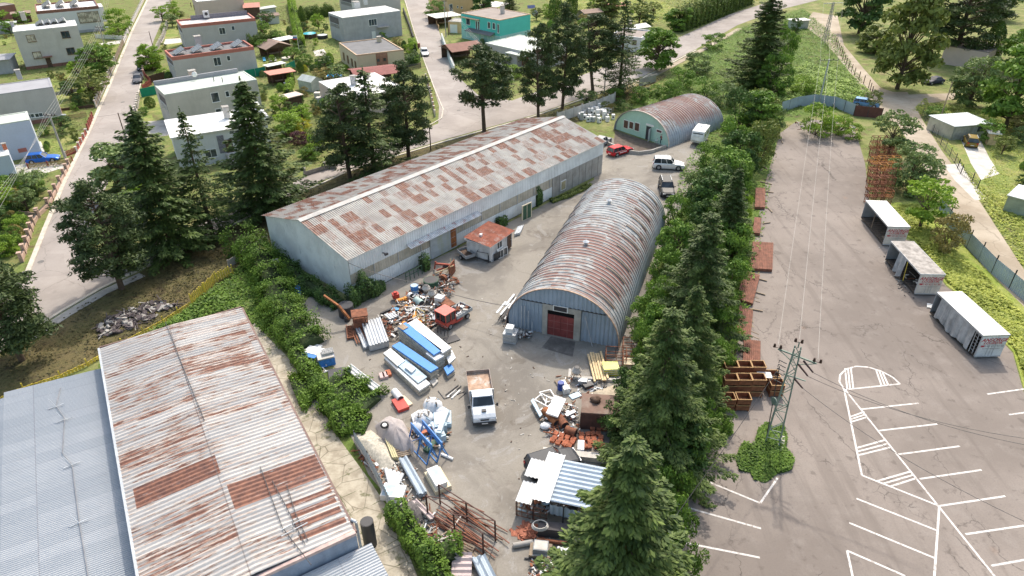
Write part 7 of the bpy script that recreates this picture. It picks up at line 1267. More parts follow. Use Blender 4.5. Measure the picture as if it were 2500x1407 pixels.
def tyre(px, label, r=.33, z=.0, tilt=0.0, rim=True):
    b = G(*px, z); rt = E('tyre', b, 0, label, 'tyre'); rt.rotation_euler = (tilt, 0, .4); m = MB(); n = 18; vs = []; fs = []
    for i in range(n):
        a = 6.2832*i/n
        for k in range(6): t = 6.2832*k/6; rr = r*.78+r*.24*math.cos(t); vs.append((rr*math.cos(a), rr*math.sin(a), .1+r*.3*math.sin(t)))
    for i in range(n):
        for k in range(6): fs.append((i*6+k, ((i+1)%n)*6+k, ((i+1)%n)*6+(k+1)%6, i*6+(k+1)%6))
    m.add(vs, fs, smooth=True); m.build('rubber_ring', M_RUBBER, rt)
    if rim: MB().cyl((0,0,.05),(0,0,.16),r*.55,n=12).build('rim', M_RIM, rt)
    return rt
tyre((1030,705), 'large black tyre lying beside the mixer drums', .6, .3, rim=False); tyre((939,1040), 'small wheel lying on the grey tarpaulin', .34, 1.25, .2); tyre((1088,680), 'spoked wheel leaning against the rusty machine', .5, .1, 1.1)
# rusty farm machine
b = G(1105,672); rt = E('rusty_machine', b, R(-20), 'rusty red farm machine with a tall side plate in the scrap heap', 'machine')
MB().box(-.1,.0,-.7,.9,.0,1.6,M=TR(rx=.1)).build('side_plate', M_RUST, rt); m = MB(); m.bar((-2.3,.3,.9),(.2,.2,1.2),.22).bar((-1.8,-.4,.5),(-.2,.5,1.0),.16).bar((-2.4,.3,.2),(-2.2,.3,1.2),.14); m.build('beam', PM('rust_red_beam', (.35,.09,.06), .8, sc=3, var=.3), rt)
m = MB(); m.bar((-1.7,-.9,.4),(.4,-.5,1.6),.09).bar((.0,-.6,0),(-.3,.4,1.9),.09).bar((-.5,-1.0,.1),(-.2,.3,1.5),.07); m.build('pole', M_WOODN, rt); MB().box(-1.2,-.6,.0,.5,.6,1.0).build('engine_block', M_DARK, rt)
# boxes (white stack), frames
b = G(1075,752)
for k in range(4): one(MB().box(-.42,.42,-.38,.38,0,.30).box(-.44,.44,-.40,.40,.301,.34), 'foam_box', M_PAN if k % 2 else M_CONCL, 'white box, %s of four in the stack beside the mixers' % ['lowest','second','third','topmost'][k], 'box', (b.x, b.y, .02+k*.36), R(-25), 'white boxes stacked by the scrap heap')
one(MB().box(-.9,.9,-.6,.6,.9,1.0).box(-.05,.05,-.6,.6,.0,.9), 'rusty_tray', M_RUST, 'rusty tray leaning at the right of the white box stack', 'tray', G(1090,757), R(-50))
m = MB()
for i in range(12): a = math.pi*2*i/12; m.bar((0,0,.7),(1.5*math.cos(a),1.1*math.sin(a),.35+.15*math.sin(3*a)),.05)
one(m, 'rod_star', M_WHITE, 'white metal frame of thin rods spreading like a star', 'frame', G(1015,765))
for i, (u, v, lab) in enumerate([(980,738,'orange toothed machine part near the red object'),(985,760,'orange curved hood in the scrap heap'),(1013,778,'orange cover at the centre of the scrap heap'),(1025,790,'orange cover with a blue rag beside it'),(995,800,'small orange bracket low in the scrap heap')]):
    m = MB(); m.box(-.5,.5,-.15,.15,.3,.45).box(.35,.6,-.18,.18,.1,.5).box(-.6,-.4,-.1,.1,.2,.35)
    if i == 0: [m.box(-.5+.22*k,-.4+.22*k,-.3,-.15,.3,.4) for k in range(5)]
    one(m, 'machine_part', M_ORANGE, lab, 'machine part', G(u, v), R(25+30*i))
one(MB().box(-.35,.35,-.3,.3,.3,.8).cyl((0,0,.8),(0,0,1.0),.2,n=8), 'red_motor', M_RED, 'small bright red engine in the scrap heap', 'engine', G(967,732), .4)
one(MB().box(-.4,.4,-.25,.25,.3,.42), 'blue_rag', PM('light_blue_plastic', (.12,.38,.62), .5), 'light blue plastic piece on the scrap heap', 'plastic', G(968,762), .3)
m = MB(); [m.bar((0,y,0),(0,y,1.9),.07) for y in (0,1.2)]; m.bar((0,0,1.9),(0,1.2,1.9),.07).bar((0,0,.9),(0,1.2,.9),.05).bar((0,0,0),(-1.0,0,.0),.06); one(m, 'tube_stand', PM('dull_yellow_paint', (.42,.34,.12), .7), 'dull yellow tubular frame behind the little red truck', 'frame', G(1040,800), R(50))
for i, (p, q, lab) in enumerate([((1030,800),(1075,770),'long black channel beam beside the little red truck, upper one'),((1040,810),(1085,782),'long black channel beam beside the little red truck, lower one'),((930,770),(985,745),'dark beam below the ivy at the scrap heap')]):
    a, b = G(*p), G(*q); one(MB().bar(a-a, b-a, .22, .18), 'channel_beam', M_DARK, lab, 'beam', a+Vector((0,0,.2)))
one(MB().cyl((0,0,0),(1.4,.4,.1),.2,n=10), 'white_tube', M_WHITE, 'thick white tube at the top end of the black beams', 'tube', G(1070,772,.3), R(-40))
one(MB().box(-.7,.7,-.5,.5,0,.12), 'grey_tub', M_DARK, 'flat dark tray on the ground right of the panel stacks', 'tray', G(1103,830), R(30))
# rusty cabin with orange excavator arm
b = G(882,798); rt = E('old_excavator', b, R(15), 'rusty old cabin with a raised orange arm and tracks in the yard corner', 'excavator')
m = MB(); m.box(-.8,.8,-.7,.7,1.6,1.72); [m.bar((x,y,.3),(x,y,1.62),.09) for x in (-.7,.7) for y in (-.6,.6)]; m.box(-.75,.75,-.65,.65,.3,.9); m.build('cabin', M_RUST, rt); MB().bar((-1.0,.3,.9),(-1.9,1.1,2.2),.22).bar((-1.9,1.1,2.2),(-3.2,2.3,2.9),.18).build('arm', M_RUSTO, rt)
m = MB(); [m.box(-1.4,-.9,-2.0+k*.28,-1.86+k*.28,.1,.3) for k in range(8)]; m.box(-1.5,-1.42,-2.1,.3,.05,.35).box(-.88,-.8,-2.1,.3,.05,.35); m.build('track', M_RUST, rt); MB().bar((.2,-.7,.0),(.6,-1.4,1.9),.09).build('lever', M_WOODD, rt)
m = MB(); [m.box(-.05,2.2,k*.24,.12+k*.24,.2+.02*k,.27+.02*k) for k in range(6)]; one(m, 'rusty_grating', M_RUST, 'rusty slatted grating below the old cabin', 'grating', G(858,815), R(-65))
# left edge of yard: blocks on blue wrapped pallet, boards
b = G(798,886); one(MB().box(-.75,.75,-.6,.6,.0,.85), 'wrapped_pallet', M_TARPB, 'blue foil wrapped pallet carrying grey hollow blocks', 'wrapped pallet', b, R(22)); rz_ = Matrix.Rotation(R(22), 3, 'Z')
one(MB().box(-.78,.72,-.62,.55,.851,.98), 'slab_top', M_CONCL, 'pale board under the hollow blocks', 'board', b, R(22))
k = 0
for i in range(3):
    for j in range(3):
        q = b+rz_ @ Vector((-.28+i*.36, -.2+j*.26, .985+(0))); m = MB(); m.box(0,.34,0,.06,0,.24).box(0,.34,.18,.24,0,.24).box(0,.05,.06,.18,0,.24).box(.29,.34,.06,.18,0,.24).box(.145,.195,.06,.18,0,.24); one(m, 'hollow_block', M_BLK, 'grey hollow concrete block on the blue wrapped pallet', 'block', q, R(22), 'hollow blocks on the blue pallet')
one(MB().box(-1.1,.9,-.6,.5,.0,.5), 'white_slab', M_PAN, 'big white block beside the hollow blocks', 'block', G(775,866), R(-20)); one(MB().box(-.8,.8,-.35,.35,0,.15), 'white_board', M_PAN, 'white board behind the big white block', 'board', G(765,848), R(-15))
for i in range(4): one(MB().box(-1.0,1.0,-.25,.25,0,.06), 'loose_board', [M_WHITE,M_WOOD,M_CONCL,M_BLUEP][i], '%s board on the rubbish at the left yard edge' % ['white','brown','pale','blue'][i], 'board', G(725+i*8, 838+i*10, .2+.08*i), R(-60+i*14))
slab('steel_rack', 'dark lattice rack lying beside the white sheets in the brambles', 'rack', (802,925), (842,918), (800,902), .1, .3, M_DARK, layers=2)
for i, (u, v, mt, lab) in enumerate([(933,922,PM('pink_cream_sack', (.55,.40,.38), .7),'pinkish wrapped brick pack left of the orange ones'),(941,920,PM('pink_cream_sack2', (.55,.40,.38), .7),'pinkish wrapped brick pack in the middle'),(949,915,M_TILE,'orange brick pack at the right')]): one(MB().box(-.22,.22,-.38,.38,0,.3), 'brick_pack', mt, lab, 'brick pack', G(u, v), R(20))
# tarpaulin heap, gravel
def heap(name, px, h, mat, label, cat, jit=.12, seed=1, n=26):
    P = [G(*p) for p in px]; c = sum(P, Vector((0,0,0)))/len(P); r = random.Random(seed); m = MB(); rings = 6; vs = []; fs = []; pts = []
    for i in range(n):
        t = i/n*len(P); k = int(t); f = t-k; f = f*f*(3-2*f); pts.append(P[k % len(P)].lerp(P[(k+1) % len(P)], f)-c)
    for j in range(rings):
        q = 1-j/rings
        for p in pts: vs.append((p.x*q, p.y*q, h*(1-q**2.2)+r.uniform(-jit, jit)*(1 if j else 0)*h+.02))
    vs.append((0,0,h))
    for j in range(rings-1):
        for i in range(n): fs.append((j*n+i, j*n+(i+1)%n, (j+1)*n+(i+1)%n, (j+1)*n+i))
    for i in range(n): fs.append(((rings-1)*n+i, (rings-1)*n+(i+1)%n, rings*n))
    m.add(vs, fs, smooth=True); o = one(m, name, mat, label, cat, c); 
    a_ = sum(((P[i]-c).x*(P[(i+1)%len(P)]-c).y-(P[(i+1)%len(P)]-c).x*(P[i]-c).y) for i in range(len(P)))
    if a_ < 0: o.data.flip_normals()
    return o
heap('tarpaulin_heap', [(915,1040),(945,1018),(985,1030),(1005,1070),(1018,1100),(990,1115),(962,1110),(930,1080)], 1.35, M_TARPG, 'heap covered by a dusty grey tarpaulin with a wheel on top', 'tarpaulin', .06, 2)
heap('gravel_heap', [(866,1072),(905,1052),(940,1075),(960,1110),(975,1150),(930,1152),(893,1110)], .6, M_GRAVEL, 'heap of pale gravel beside the tarpaulin heap', 'gravel heap', .05, 3); heap('dark_gravel_heap', [(975,1240),(1000,1220),(1035,1230),(1050,1260),(1020,1280),(985,1265)], .5, PM('dark_gravel', (.13,.12,.12), .95, sc=6, var=.3), 'small heap of dark gravel near the climber fence', 'gravel heap', .08, 4)
heap('sand_heap', [(1440,1000-40),(1500,940),(1530,970),(1500,1010),(1450,1000)], .5, PM('sand', (.42,.36,.27), .95, sc=4), 'small sand heap behind the rusty tank', 'sand heap', .08, 5)
heap('blue_sheet', [(716,690),(735,686),(743,705),(733,722),(718,712)], .5, M_TARPB, 'crumpled blue tarpaulin below the warehouse gable', 'tarpaulin', .3, 6); heap('blue_sheet', [(1415,1112),(1440,1105),(1445,1118),(1425,1125)], .3, M_TARPB, 'small blue tarpaulin beside the roof tiles', 'tarpaulin', .3, 7)
one(MB().box(-.3,.3,-.25,.25,.0,1.7).box(-.33,.33,-.28,.28,1.701,1.8).box(-.22,.22,-.27,-.251,1.1,1.5,1), 'meter_cabinet', [M_CONCL, M_GALV], 'pale electricity cabinet in the climber beside the warehouse gable', 'cabinet', G(680,668), R(30))
def bigbag(px, r, h, label, z=0.0, fill=True):
    b = G(*px, z); rt = E('big_bag', b, 0, label, 'big bag'); MB().blob((0,0,h*.5), r, r, h*.56, n=12, m=7, jit=.09, sd=int(px[0])).build('bag', M_BAG, rt); 
    if fill: m = MB(); junkmesh(m, -r*.5, r*.5, -r*.5, r*.5, h*.92, 34, .11, 3, int(px[1]), .12); m.build('contents', [M_WOOD, M_CONCL, M_DARK], rt)
    m = MB()
    for k in range(4): a = k*1.57+.5; m.bar((r*.6*math.cos(a), r*.6*math.sin(a), h*.95), (r*.9*math.cos(a+.3), r*.9*math.sin(a+.3), h*.75), .05)
    m.build('strap', M_LBLUE, rt)
bigbag((1058,1010), .85, 1.5, 'white big bag full of offcuts, the higher of two'); bigbag((1037,1035), .85, 1.2, 'white big bag full of offcuts, the lower one in front'); bigbag((1025,1050), .7, .8, 'slumped pale bag left of the two big bags', fill=False); bigbag((1075,1020), .7, 1.0, 'half hidden pale bag behind the big bags', fill=False)
for i, (u, v, w_, l_, h_, a_) in enumerate([(1075,1040,.5,1.0,.9,10),(1083,1052,.2,1.4,1.1,-10),(1070,1062,.35,1.0,.7,25),(1060,1048,.8,.3,.6,15),(1085,1030,.6,.8,.5,5)]): one(MB().box(-w_,w_,-l_,l_,.05,h_).box(-w_*.8,w_*.8,-l_*.8,l_*.8,h_+.001,h_+.05,1), 'metal_cabinet', [M_LBLUE, M_GALV], ['pale blue steel cabinet beside the big bags','narrow pale blue door standing upright beside the cabinet','tilted pale blue metal box below the cabinet','long pale blue metal trough by the big bags','low blue grey metal box at the right of the bags'][i], 'cabinet', G(u, v), R(a_))
slab('grey_sheeting', 'folded grey foil sheets left of the big bags', 'foil', (1010,1035), (1030,1022), (1003,1012), .05, .4, M_BAG, layers=2)
one(MB().box(-.5,.5,-.8,.8,.05,.35), 'red_sack', M_RED, 'crumpled red sack in the dry grass', 'sack', G(978,992), R(30)); one(MB().box(-.3,.3,-.7,.7,.02,.2), 'pale_sack', M_CREAM, 'pale flat sack beside the red one', 'sack', G(990,983), R(40))
# blue A-frames
for i, (A, B, lab) in enumerate([((1008,1075),(1058,1130),'left of two tall blue steel frames'),((1035,1068),(1083,1125),'right of two tall blue steel frames')]):
    a, b = G(*A), G(*B); L = (b-a).length; d = b-a; rt = E('welded_rack', a, math.atan2(d.y, d.x), lab, 'frame'); MB().box(0, L, -.05, .05, 1.5, 1.95).build('top_plate', M_BLUEP, rt)
    m = MB(); [m.bar((x, s*.55, 0), (x, 0, 1.6), .08) for x in (.1, L/2, L-.1) for s in (-1,1)]; m.bar((.1,-.55,.05),(L-.1,-.55,.05),.07).bar((.1,.55,.05),(L-.1,.55,.05),.07).bar((.1,-.55,.1),(L/2,0,1.5),.05); m.build('leg', M_BLUEP, rt)
# bath, wash units, white rolls
b = G(1070,1180,.45); rt = E('bathtub', G(1068,1180), R(28), 'white bathtub on pallets above the rusty rack', 'bathtub'); MB().box(-.45,.45,-.95,.95,.45,.85).build('tub', M_WHITE, rt); MB().box(-.35,.35,-.8,.8,.851,.87).build('basin', M_LBLUE, rt); MB().box(-.6,.7,-1.1,1.1,.0,.44).build('cardboard_support', M_CREAM, rt)
rt = E('wash_unit', G(962,1210), R(-8), 'white double sink unit lying by the crumpled fence', 'sink'); MB().box(-.85,.85,-.6,.6,.0,.55).build('unit', M_WHITE, rt); MB().box(-.75,.05,-.5,.5,.551,.57).build('basin', M_LBLUE, rt); MB().box(.12,.75,-.5,.1,.551,.57).build('basin', M_GALV, rt)
for i in range(5): one(MB().cyl((0,0,.18),(.25,-1.6,.22),.17,.14,8), 'foil_roll', M_BAG, 'white foil roll in the row beside the sink unit', 'foil roll', G(943+i*10, 1150+i*3), R(-8*i+10), 'white foil rolls')
for i, (u, v, a_) in enumerate([(1078,1085,75),(1092,1118,-30)]): one(MB().cyl((-.55,0,.12),(.55,0,.12),.12,n=8), 'white_tube', M_WHITE, ['short white tube standing apart on the yard','short white tube farthest right on the yard'][i], 'tube', G(u, v), R(a_))
one(MB().box(-.5,.5,-.3,.3,0,.5), 'red_rubble_box', M_TILE, 'reddish brown block beside the blue frames', 'block', G(1040,1060), .5); one(MB().box(-.25,.25,-1.2,1.2,.1,.35), 'green_box', M_GREENP, 'dark green ribbed cover right of the blue frames', 'cover', G(1063,1085), R(-35))
# rusty frame rack with pipes
b = G(1045,1260); rt = E('pipe_rack', b, R(-38), 'tall rusty frame rack full of steel rods beside the bathtub', 'rack'); m = MB()
for x in (0, 2.6, 5.2):
    for y in (0, 1.3): m.bar((x,y,0),(x,y,2.1),.09)
m.bar((0,0,2.1),(5.2,0,2.1),.06).bar((0,1.3,2.1),(5.2,1.3,2.1),.06).bar((0,0,2.1),(2.6,1.3,2.1),.05).bar((2.6,0,2.1),(5.2,1.3,2.1),.05).bar((0,0,.4),(5.2,0,.4),.06).bar((0,1.3,.4),(5.2,1.3,.4),.06); m.build('frame', PM('dark_rust', (.10,.05,.04), .8), rt)
for i in range(26):
    r_ = random.Random(i); y = r_.uniform(-.6, 2.2); x0 = r_.uniform(-.6, 1.5); m = MB().bar((x0, y, .1+.04*(i % 7)), (x0+r_.uniform(3.4,5), y+r_.uniform(-.5,.5), .15+.05*(i % 5)), .06); m.build('rod', M_OB if i % 3 else M_RUST, rt)
for i in range(10): a = G(1085+i*7, 1372-i*3); one(MB().bar((0,0,.1),(1.6,.9-.2*(i%4),.2+.05*(i%3)),.09), 'loose_rod', [M_WOOD, M_RUST, M_CONCL][i % 3], 'loose rod in the tangle above the bottom sheets', 'rod', a+Vector((-1.5,1.2,0)), R(30*(i % 5)-60), 'loose rods near the bottom')
# right side of the yard
b = G(1318,1290); rt = E('sheet_shelter', G(1300,1270), R(-18), 'shelter roofed with blue grey and white corrugated sheets beside the big spruce', 'shelter')
m = MB(); corr(m, 1.0, 5.6, 0.2, 4.3, lambda x, y: 2.15+.05*x, .42, .06, wave='y', thick=.01); m.build('roof_sheet', M_CORRB, rt); m = MB(); corr(m, -.1, 1.2, -.1, 4.6, lambda x, y: 2.32, .3, .04, wave='x', thick=.01); m.build('white_roof_sheet', M_CORRW, rt)
m = MB(); corr(m, -1.3, -.15, .0, 2.0, lambda x, y: 1.55, .3, .04, wave='x', thick=.01); m.build('lower_white_sheet', M_CORRW, rt); m = MB(); corr(m, -1.3, -.2, 2.2, 4.0, lambda x, y: 1.85, .3, .04, wave='x', thick=.01); m.build('lower_white_sheet', M_CORRW, rt)
m = MB(); [m.bar((x,y,0),(x,y,2.2),.09) for x in (0,2.2,5.2) for y in (.1,4.0)]; [m.bar((x,y,0),(x,y,1.5),.07) for x in (-1.2,) for y in (.1,1.9,3.9)]; m.build('post', M_DARK, rt); corrwall(MB(), 1.2, 4.4, .15, 1.0, 1.95, .42, .06).build('hanging_sheet', M_CORRB, rt)
m = MB()
for i in range(6): m.bar((-1.25+i*.45,0,.1),(-1.25+i*.45,0,1.4),.035)
for z in (.1,.55,1.0,1.4): m.bar((-1.25,0,z),(1.1,0,z),.035)
m.build('wire_cage', M_RUST, rt); junkmesh(MB(), -1.1, 1.0, .2, 1.8, .3, 60, .25, 5, 21, .9).build('stored_scrap', [M_BAG, M_GALV, M_RUST, M_DARK, M_LBLUE], rt); junkmesh(MB(), 1.2, 5, .3, 3.8, .2, 60, .35, 5, 22, 1.2).build('stored_scrap', JM, rt)
one(MB().box(-.9,1.1,-.35,.35,.1,.9), 'stone_trough', PM('dark_trough', (.09,.08,.08), .8), 'dark trough filled with bricks below the shelter', 'trough', G(1345,1305), R(-8)); one(MB().cyl((-1,0,.25),(1.4,0,.3),.14,n=8), 'brown_pipe', M_RUST, 'brown pipe below the dark trough', 'pipe', G(1345,1328), R(-10))
one(MB().cyl((-.7,0,.2),(.7,0,.2),.2,n=10), 'stone_post', M_CONC, 'round grey concrete post lying left of the brick pile', 'post', G(1277,1333), R(12)); rt = E('tub_on_crate', G(1320,1350), R(-8), 'grey tub standing in a wooden crate in front of the brick pile', 'tub'); MB().box(-.75,.75,-.55,.55,0,.35).build('crate', M_WOOD, rt); m = MB(); m.box(-.5,.5,-.42,.42,.36,.8); m.build('tub', PM('grey_tub', (.22,.25,.27), .6), rt); MB().box(-.44,.44,-.36,.36,.801,.82).build('contents', M_CONCL, rt)
m = MB()
for k in range(5):
    r_ = .45-.02*k; z = .9+.04*k
    for i in range(14): a, c = 6.283*i/14, 6.283*(i+1)/14; m.bar((r_*math.cos(a)*1.3, r_*math.sin(a), z), (r_*math.cos(c)*1.3, r_*math.sin(c), z), .05)
one(m, 'hose_coil', M_CONCL, 'pale hose coil lying on the brick pile', 'hose', G(1318,1305)); sheets('pale mottled corrugated sheet leaning behind the big spruce', (1352,1400), (1395,1400), (1360,1335), .2, .6, M_CORRW, .4)
m = MB(); P_ = [(0,0,.1),(1.2,-.1,.15),(2.2,-.8,.1),(3.0,-1.7,.1)]; [m.bar(P_[i], P_[i+1], .08) for i in range(3)]; one(m, 'black_hose', M_DARK, 'black bent bar lying on the ground near the bottom edge', 'hose', G(1280,1365))
# lid on pipes, frames, rusty tank
slab('white_board_sheet', 'white flat lid resting on rusty pipes left of the rusty tank', 'lid', (1333,1008), (1362,1018), (1354,965), .9, 1.05, M_PAN); rt = E('rusty_tank', G(1415,1048), R(-6), 'big dark rusty steel tank with a lump on its top', 'tank'); MB().prism([(0,0),(3.2,0),(3.2,2.5),(.2,2.5)], 0, 1.75).build('shell', PM('dark_rusty_tank', (.10,.055,.045), .85, sc=1.2, var=.25, dirt=(.2,.1,.07)), rt); MB().box(.05,3.15,.05,2.45,1.751,1.80).build('top_plate', PM('brown_tank_top', (.20,.13,.10), .9, sc=1, dirt=(.33,.3,.26)), rt); MB().blob((1.2,1.6,1.9),.5,.45,.3,jit=.25).build('lump', M_WOODD, rt)
for i, (u, v, a_) in enumerate([(1338,968,20),(1347,985,-10),(1330,978,50)]):
    m = MB(); w_, h_ = .55, .75; m.box(-w_,w_,-h_,-h_+.09,0,.07).box(-w_,w_,h_-.09,h_,0,.07).box(-w_,-w_+.09,-h_+.09,h_-.09,0,.07).box(w_-.09,w_,-h_+.09,h_-.09,0,.07); one(m, 'spare_window', M_WHITE, ['upper','middle','left'][i]+' of three empty white window frames beside the white lid', 'window frame', G(u, v, .2+.1*i), R(a_))
slab('glass_door', 'pale blue grey door leaf leaning left of the window frames', 'door leaf', (1318,1018), (1324,1012), (1296,978), .3, .45, M_LBLUE); one(MB().blob((0,0,.2),.5,.4,.25,n=10), 'wheelbarrow_tray', M_BAG, 'pale upturned barrow tray below the lid', 'tray', G(1332,1045))
one(MB().box(-.5,.5,-.15,.15,.4,.55).box(-.15,.15,-.5,.5,.1,.4), 'engine_parts', M_GALV, 'heap of grey engine parts between the lid and the rusty tank', 'engine parts', G(1392,1020), .6)
def bricks(px, n, w_, l_, label, mat, seed=1, h=.35, size=(.2,.1,.07)):
    b = G(*px); r = random.Random(seed); m = MB()
    for i in range(n): x, y = r.gauss(0, w_/2), r.gauss(0, l_/2); z = max(0.03, h*(1-(x/w_)**2-(y/l_)**2)*r.uniform(.5,1)); m.box(-size[0],size[0],-size[1],size[1],-size[2]/2,size[2]/2,0,TR(x,y,z,r.uniform(0,3.1),r.uniform(-.4,.4),r.uniform(-.4,.4)))
    return one(m, 'brick_pile', mat, label, 'brick pile', b, kind='stuff')
bricks((1290,1300), 90, .8, .7, 'pile of broken red bricks below the shelter', M_BRICK, 1); bricks((1345,1296), 40, .8, .3, 'red bricks heaped in the trough', M_BRICK, 2, .2)
# roof tile stacks
def tiles(px, n, label, rz, seed): 
    b = G(*px); rt = E('tile_stack', b, rz, label, 'roof tiles'); r = random.Random(seed)
    for i in range(n): x = (i % 4)*.5+r.uniform(-.08,.08); y = (i//4)*.45+r.uniform(-.08,.08); M = TR(x, y, .0, r.uniform(-.3,.3), .25); m = MB(); [m.box(-.2+k*.065,-.15+k*.065,-.18,.18,.05,.34,M=M) for k in range(6)]; m.build('tile_row', M_TILE, rt)
tiles((1350,1080), 12, 'stacks of orange clay roof tiles left of the rusty barrel', R(-25), 1); tiles((1425,1095), 16, 'larger stacks of orange clay roof tiles beside the spruce', R(5), 2); tiles((1448,1050), 4, 'small tile stack right below the rusty tank', R(-5), 3)
slab('white_table', 'white board carrying one tile pack beside the tile stacks', 'board', (1410,1097), (1426,1098), (1411,1074), .3, .5, M_PAN); one(MB().box(-2.6,2.6,-.3,.3,0,.5), 'concrete_kerb_block', M_CONCL, 'long concrete block behind the black wreck', 'block', G(1405,1118), R(-9))
one(MB().box(-2.0,4.2,-.15,.15,0,.25), 'concrete_kerb_block', M_CONCL, 'low concrete kerb below the timber and the yellow packs', 'block', G(1450,928), R(-6))
b = G(1458,905)
for i in range(6): one(MB().box(-.09,.09,-2.0,2.0,0,.1), 'timber_beam', M_WOODN, 'fresh pale timber beam in the bundle beside the yellow packs', 'timber', (b.x-.55+.24*i, b.y+.15*(i % 3), .3+.11*(i % 2)), R(3), 'fresh timber beams')
one(MB().box(-.12,.12,-1.6,1.6,0,.14), 'old_beam', M_CONCL, 'long old pale beam beside the deep blue canister', 'beam', G(1389,930), R(-8))
rt = E('yellow_sacks', G(1490,910), R(4), 'yellow and green foil packed sacks in a wire cage by the hangar', 'sacks'); MB().box(-.75,.7,-.6,.6,.05,.85).build('sack_pile', PM('yellow_green_foil', (.60,.58,.08), .4, sc=3, var=.2, dirt=(.15,.35,.06), dirtamt=.9), rt); m = MB(); [m.box(-.76,.71,-.61,.61,z,z+.07) for z in (.25,.5,.72)]; m.build('white_band', M_WHITE, rt)
for (px, lab, sz) in [((1478,893),'empty rusty wire cage behind the yellow sacks',1.9),((1520,870),'empty rusty cage frame at the right foot of the hangar front',1.7),((1520,905),'rusty cage holding pale blocks right of the yellow sacks',1.6)]:
    m = MB(); w_ = sz; h_ = 1.3
    for x in (0,w_/2,w_):
        for y in (0,1.3): m.bar((x,y,0),(x,y,h_),.05)
    for z in (.1,.7,h_): m.bar((0,0,z),(w_,0,z),.05).bar((0,1.3,z),(w_,1.3,z),.05).bar((0,0,z),(0,1.3,z),.05).bar((w_,0,z),(w_,1.3,z),.05)
    one(m, 'wire_cage', M_RUST, lab, 'cage', G(*px), R(-6))
one(MB().box(0,1.4,0,1.1,.12,.6), 'pale_block_pile', M_CREAM, 'pale blocks inside the rusty cage right of the yellow sacks', 'blocks', G(1522,903), R(-6))
one(MB().box(-.5,.5,-.3,.3,0,.12), 'white_tray', M_LBLUE, 'pale flat plate on the sand near the long beam', 'plate', G(1404,968), R(30)); one(MB().box(-.45,.45,-.3,.3,0,.35).box(-.35,.35,-.22,.22,.351,.36), 'black_crate', M_DARK, 'black plastic crate near the round mixer', 'crate', G(1435,945), R(25)); one(MB().box(-.4,.4,-.25,.25,0,.5), 'grey_case', M_GALV, 'grey case between the mixer and the black crate', 'case', G(1422,938), R(-10))
for i in range(2): one(MB().box(-.45,.1,-.3,.3,0,.6), 'white_bucket_box', M_WHITE, ['white box beside the deep blue canister','second white box below the deep blue canister'][i], 'box', G(1378+i*8, 945+i*12), R(15))
# items at the hangar front left
rt = E('block_stack', G(1247,832), R(-15), 'stack of silvery hollow slabs with a white cover left of the hangar front', 'stack'); [MB().box(-.65,.65,-.6,.6,.05+.22*k,.24+.22*k).build('layer', M_BLK if k % 2 else M_GALV, rt) for k in range(5)]; MB().box(-.45,.3,-.4,.4,1.16,1.7).build('white_cover', M_WHITE, rt); one(junkmesh(MB(), -.8,.8,-.5,.5,.1,24,.25,5,31,.5), 'rusty_scrap', JM, 'rusty scrap leaning at the left of the hangar front', 'scrap', G(1278,825))
for i, (x, l_) in enumerate([(-4.0,2.9),(-3.7,3.0),(-3.3,2.5),(-2.9,1.3),(3.3,3.2)]): p_ = a1.matrix_basis @ Vector((x+ (.0 if i < 4 else .0), -.35, 0)); q_ = a1.matrix_basis @ Vector((x+(-.1 if i < 4 else -1.0), -.02, l_)); one(MB().bar((0,0,0), q_-p_, .08), 'leaning_pole', M_GALV, ['first pale pole leaning on the hangar front from the left','second pale pole leaning on the hangar front','third pale pole leaning on the hangar front','short pale pole leaning on the hangar front','long grey pole leaning on the hangar front right of the door'][i], 'pole', p_)
rt = E('gate_pile', G(1222,790), R(62), 'pile of dark gates and grey boards leaning on the left foot of the hangar', 'scrap pile'); m = MB()
for i in range(14): r_ = random.Random(i+50); m.bar((r_.uniform(-.2,1),r_.uniform(-.6,.3),.1+.05*i),(r_.uniform(3.0,4.8),r_.uniform(-.5,.5),.4+.08*i),.07)
m.build('bars', M_DARK, rt); m = MB()
for i in range(8): r_ = random.Random(i+80); x = r_.uniform(0,2.4); m.box(x,x+2.0,-.8+.18*i,-.6+.18*i,.2+.1*i,.26+.1*i,M=TR(ry=-.12))
m.build('boards', M_GALV, rt); MB().box(-.2,1.8,-.9,-.82,.0,1.3).build('gate_panel', PM('black_gate_sheet', (.04,.03,.03), .8), rt)
# small steel frame, pieces on the yard
m = MB(); m.bar((0,0,.05),(1.9,.4,.05),.07).bar((0,0,.05),(-.3,1.2,.05),.07).bar((.2,.4,.1),(1.6,1.4,.1),.08).bar((.5,.2,.1),(1.8,1.2,.1),.08).bar((1.2,-.4,.05),(2.0,.2,.05),.06); one(m, 'bar_bundle', M_DARK, 'loose dark bars and white rails on the ground above the big bags', 'bars', G(1085,975), .3)
one(MB().bar((0,0,.06),(1.1,.5,.06),.14).bar((.3,-.3,.06),(1.4,.3,.06),.14), 'white_rails', M_WHITE, 'two white rails lying on the dark bars', 'rails', G(1092,972), .5)
m = MB(); [m.bar((x,y,0),(x,y,1.2),.05) for x in (0,.5,1.0,1.5) for y in (0,)]; m.bar((0,0,1.2),(1.5,0,1.2),.05).bar((0,0,.6),(1.5,0,.6),.04); one(m, 'rail_stand', M_DARK, 'dark railing stand between the panel stacks and the little truck', 'railing', G(1068,812), R(-40)); m = MB(); [m.bar((x,0,0),(x,0,1.2),.06) for x in (0,.6,1.2,1.8,2.4)]; m.bar((0,0,1.2),(2.4,0,1.2),.06).bar((0,0,.7),(2.4,0,.7),.05); one(m, 'steel_railing', M_GREENP, 'dark green railing beside the warehouse wall above the scrap heap', 'railing', G(992,690), R(48))
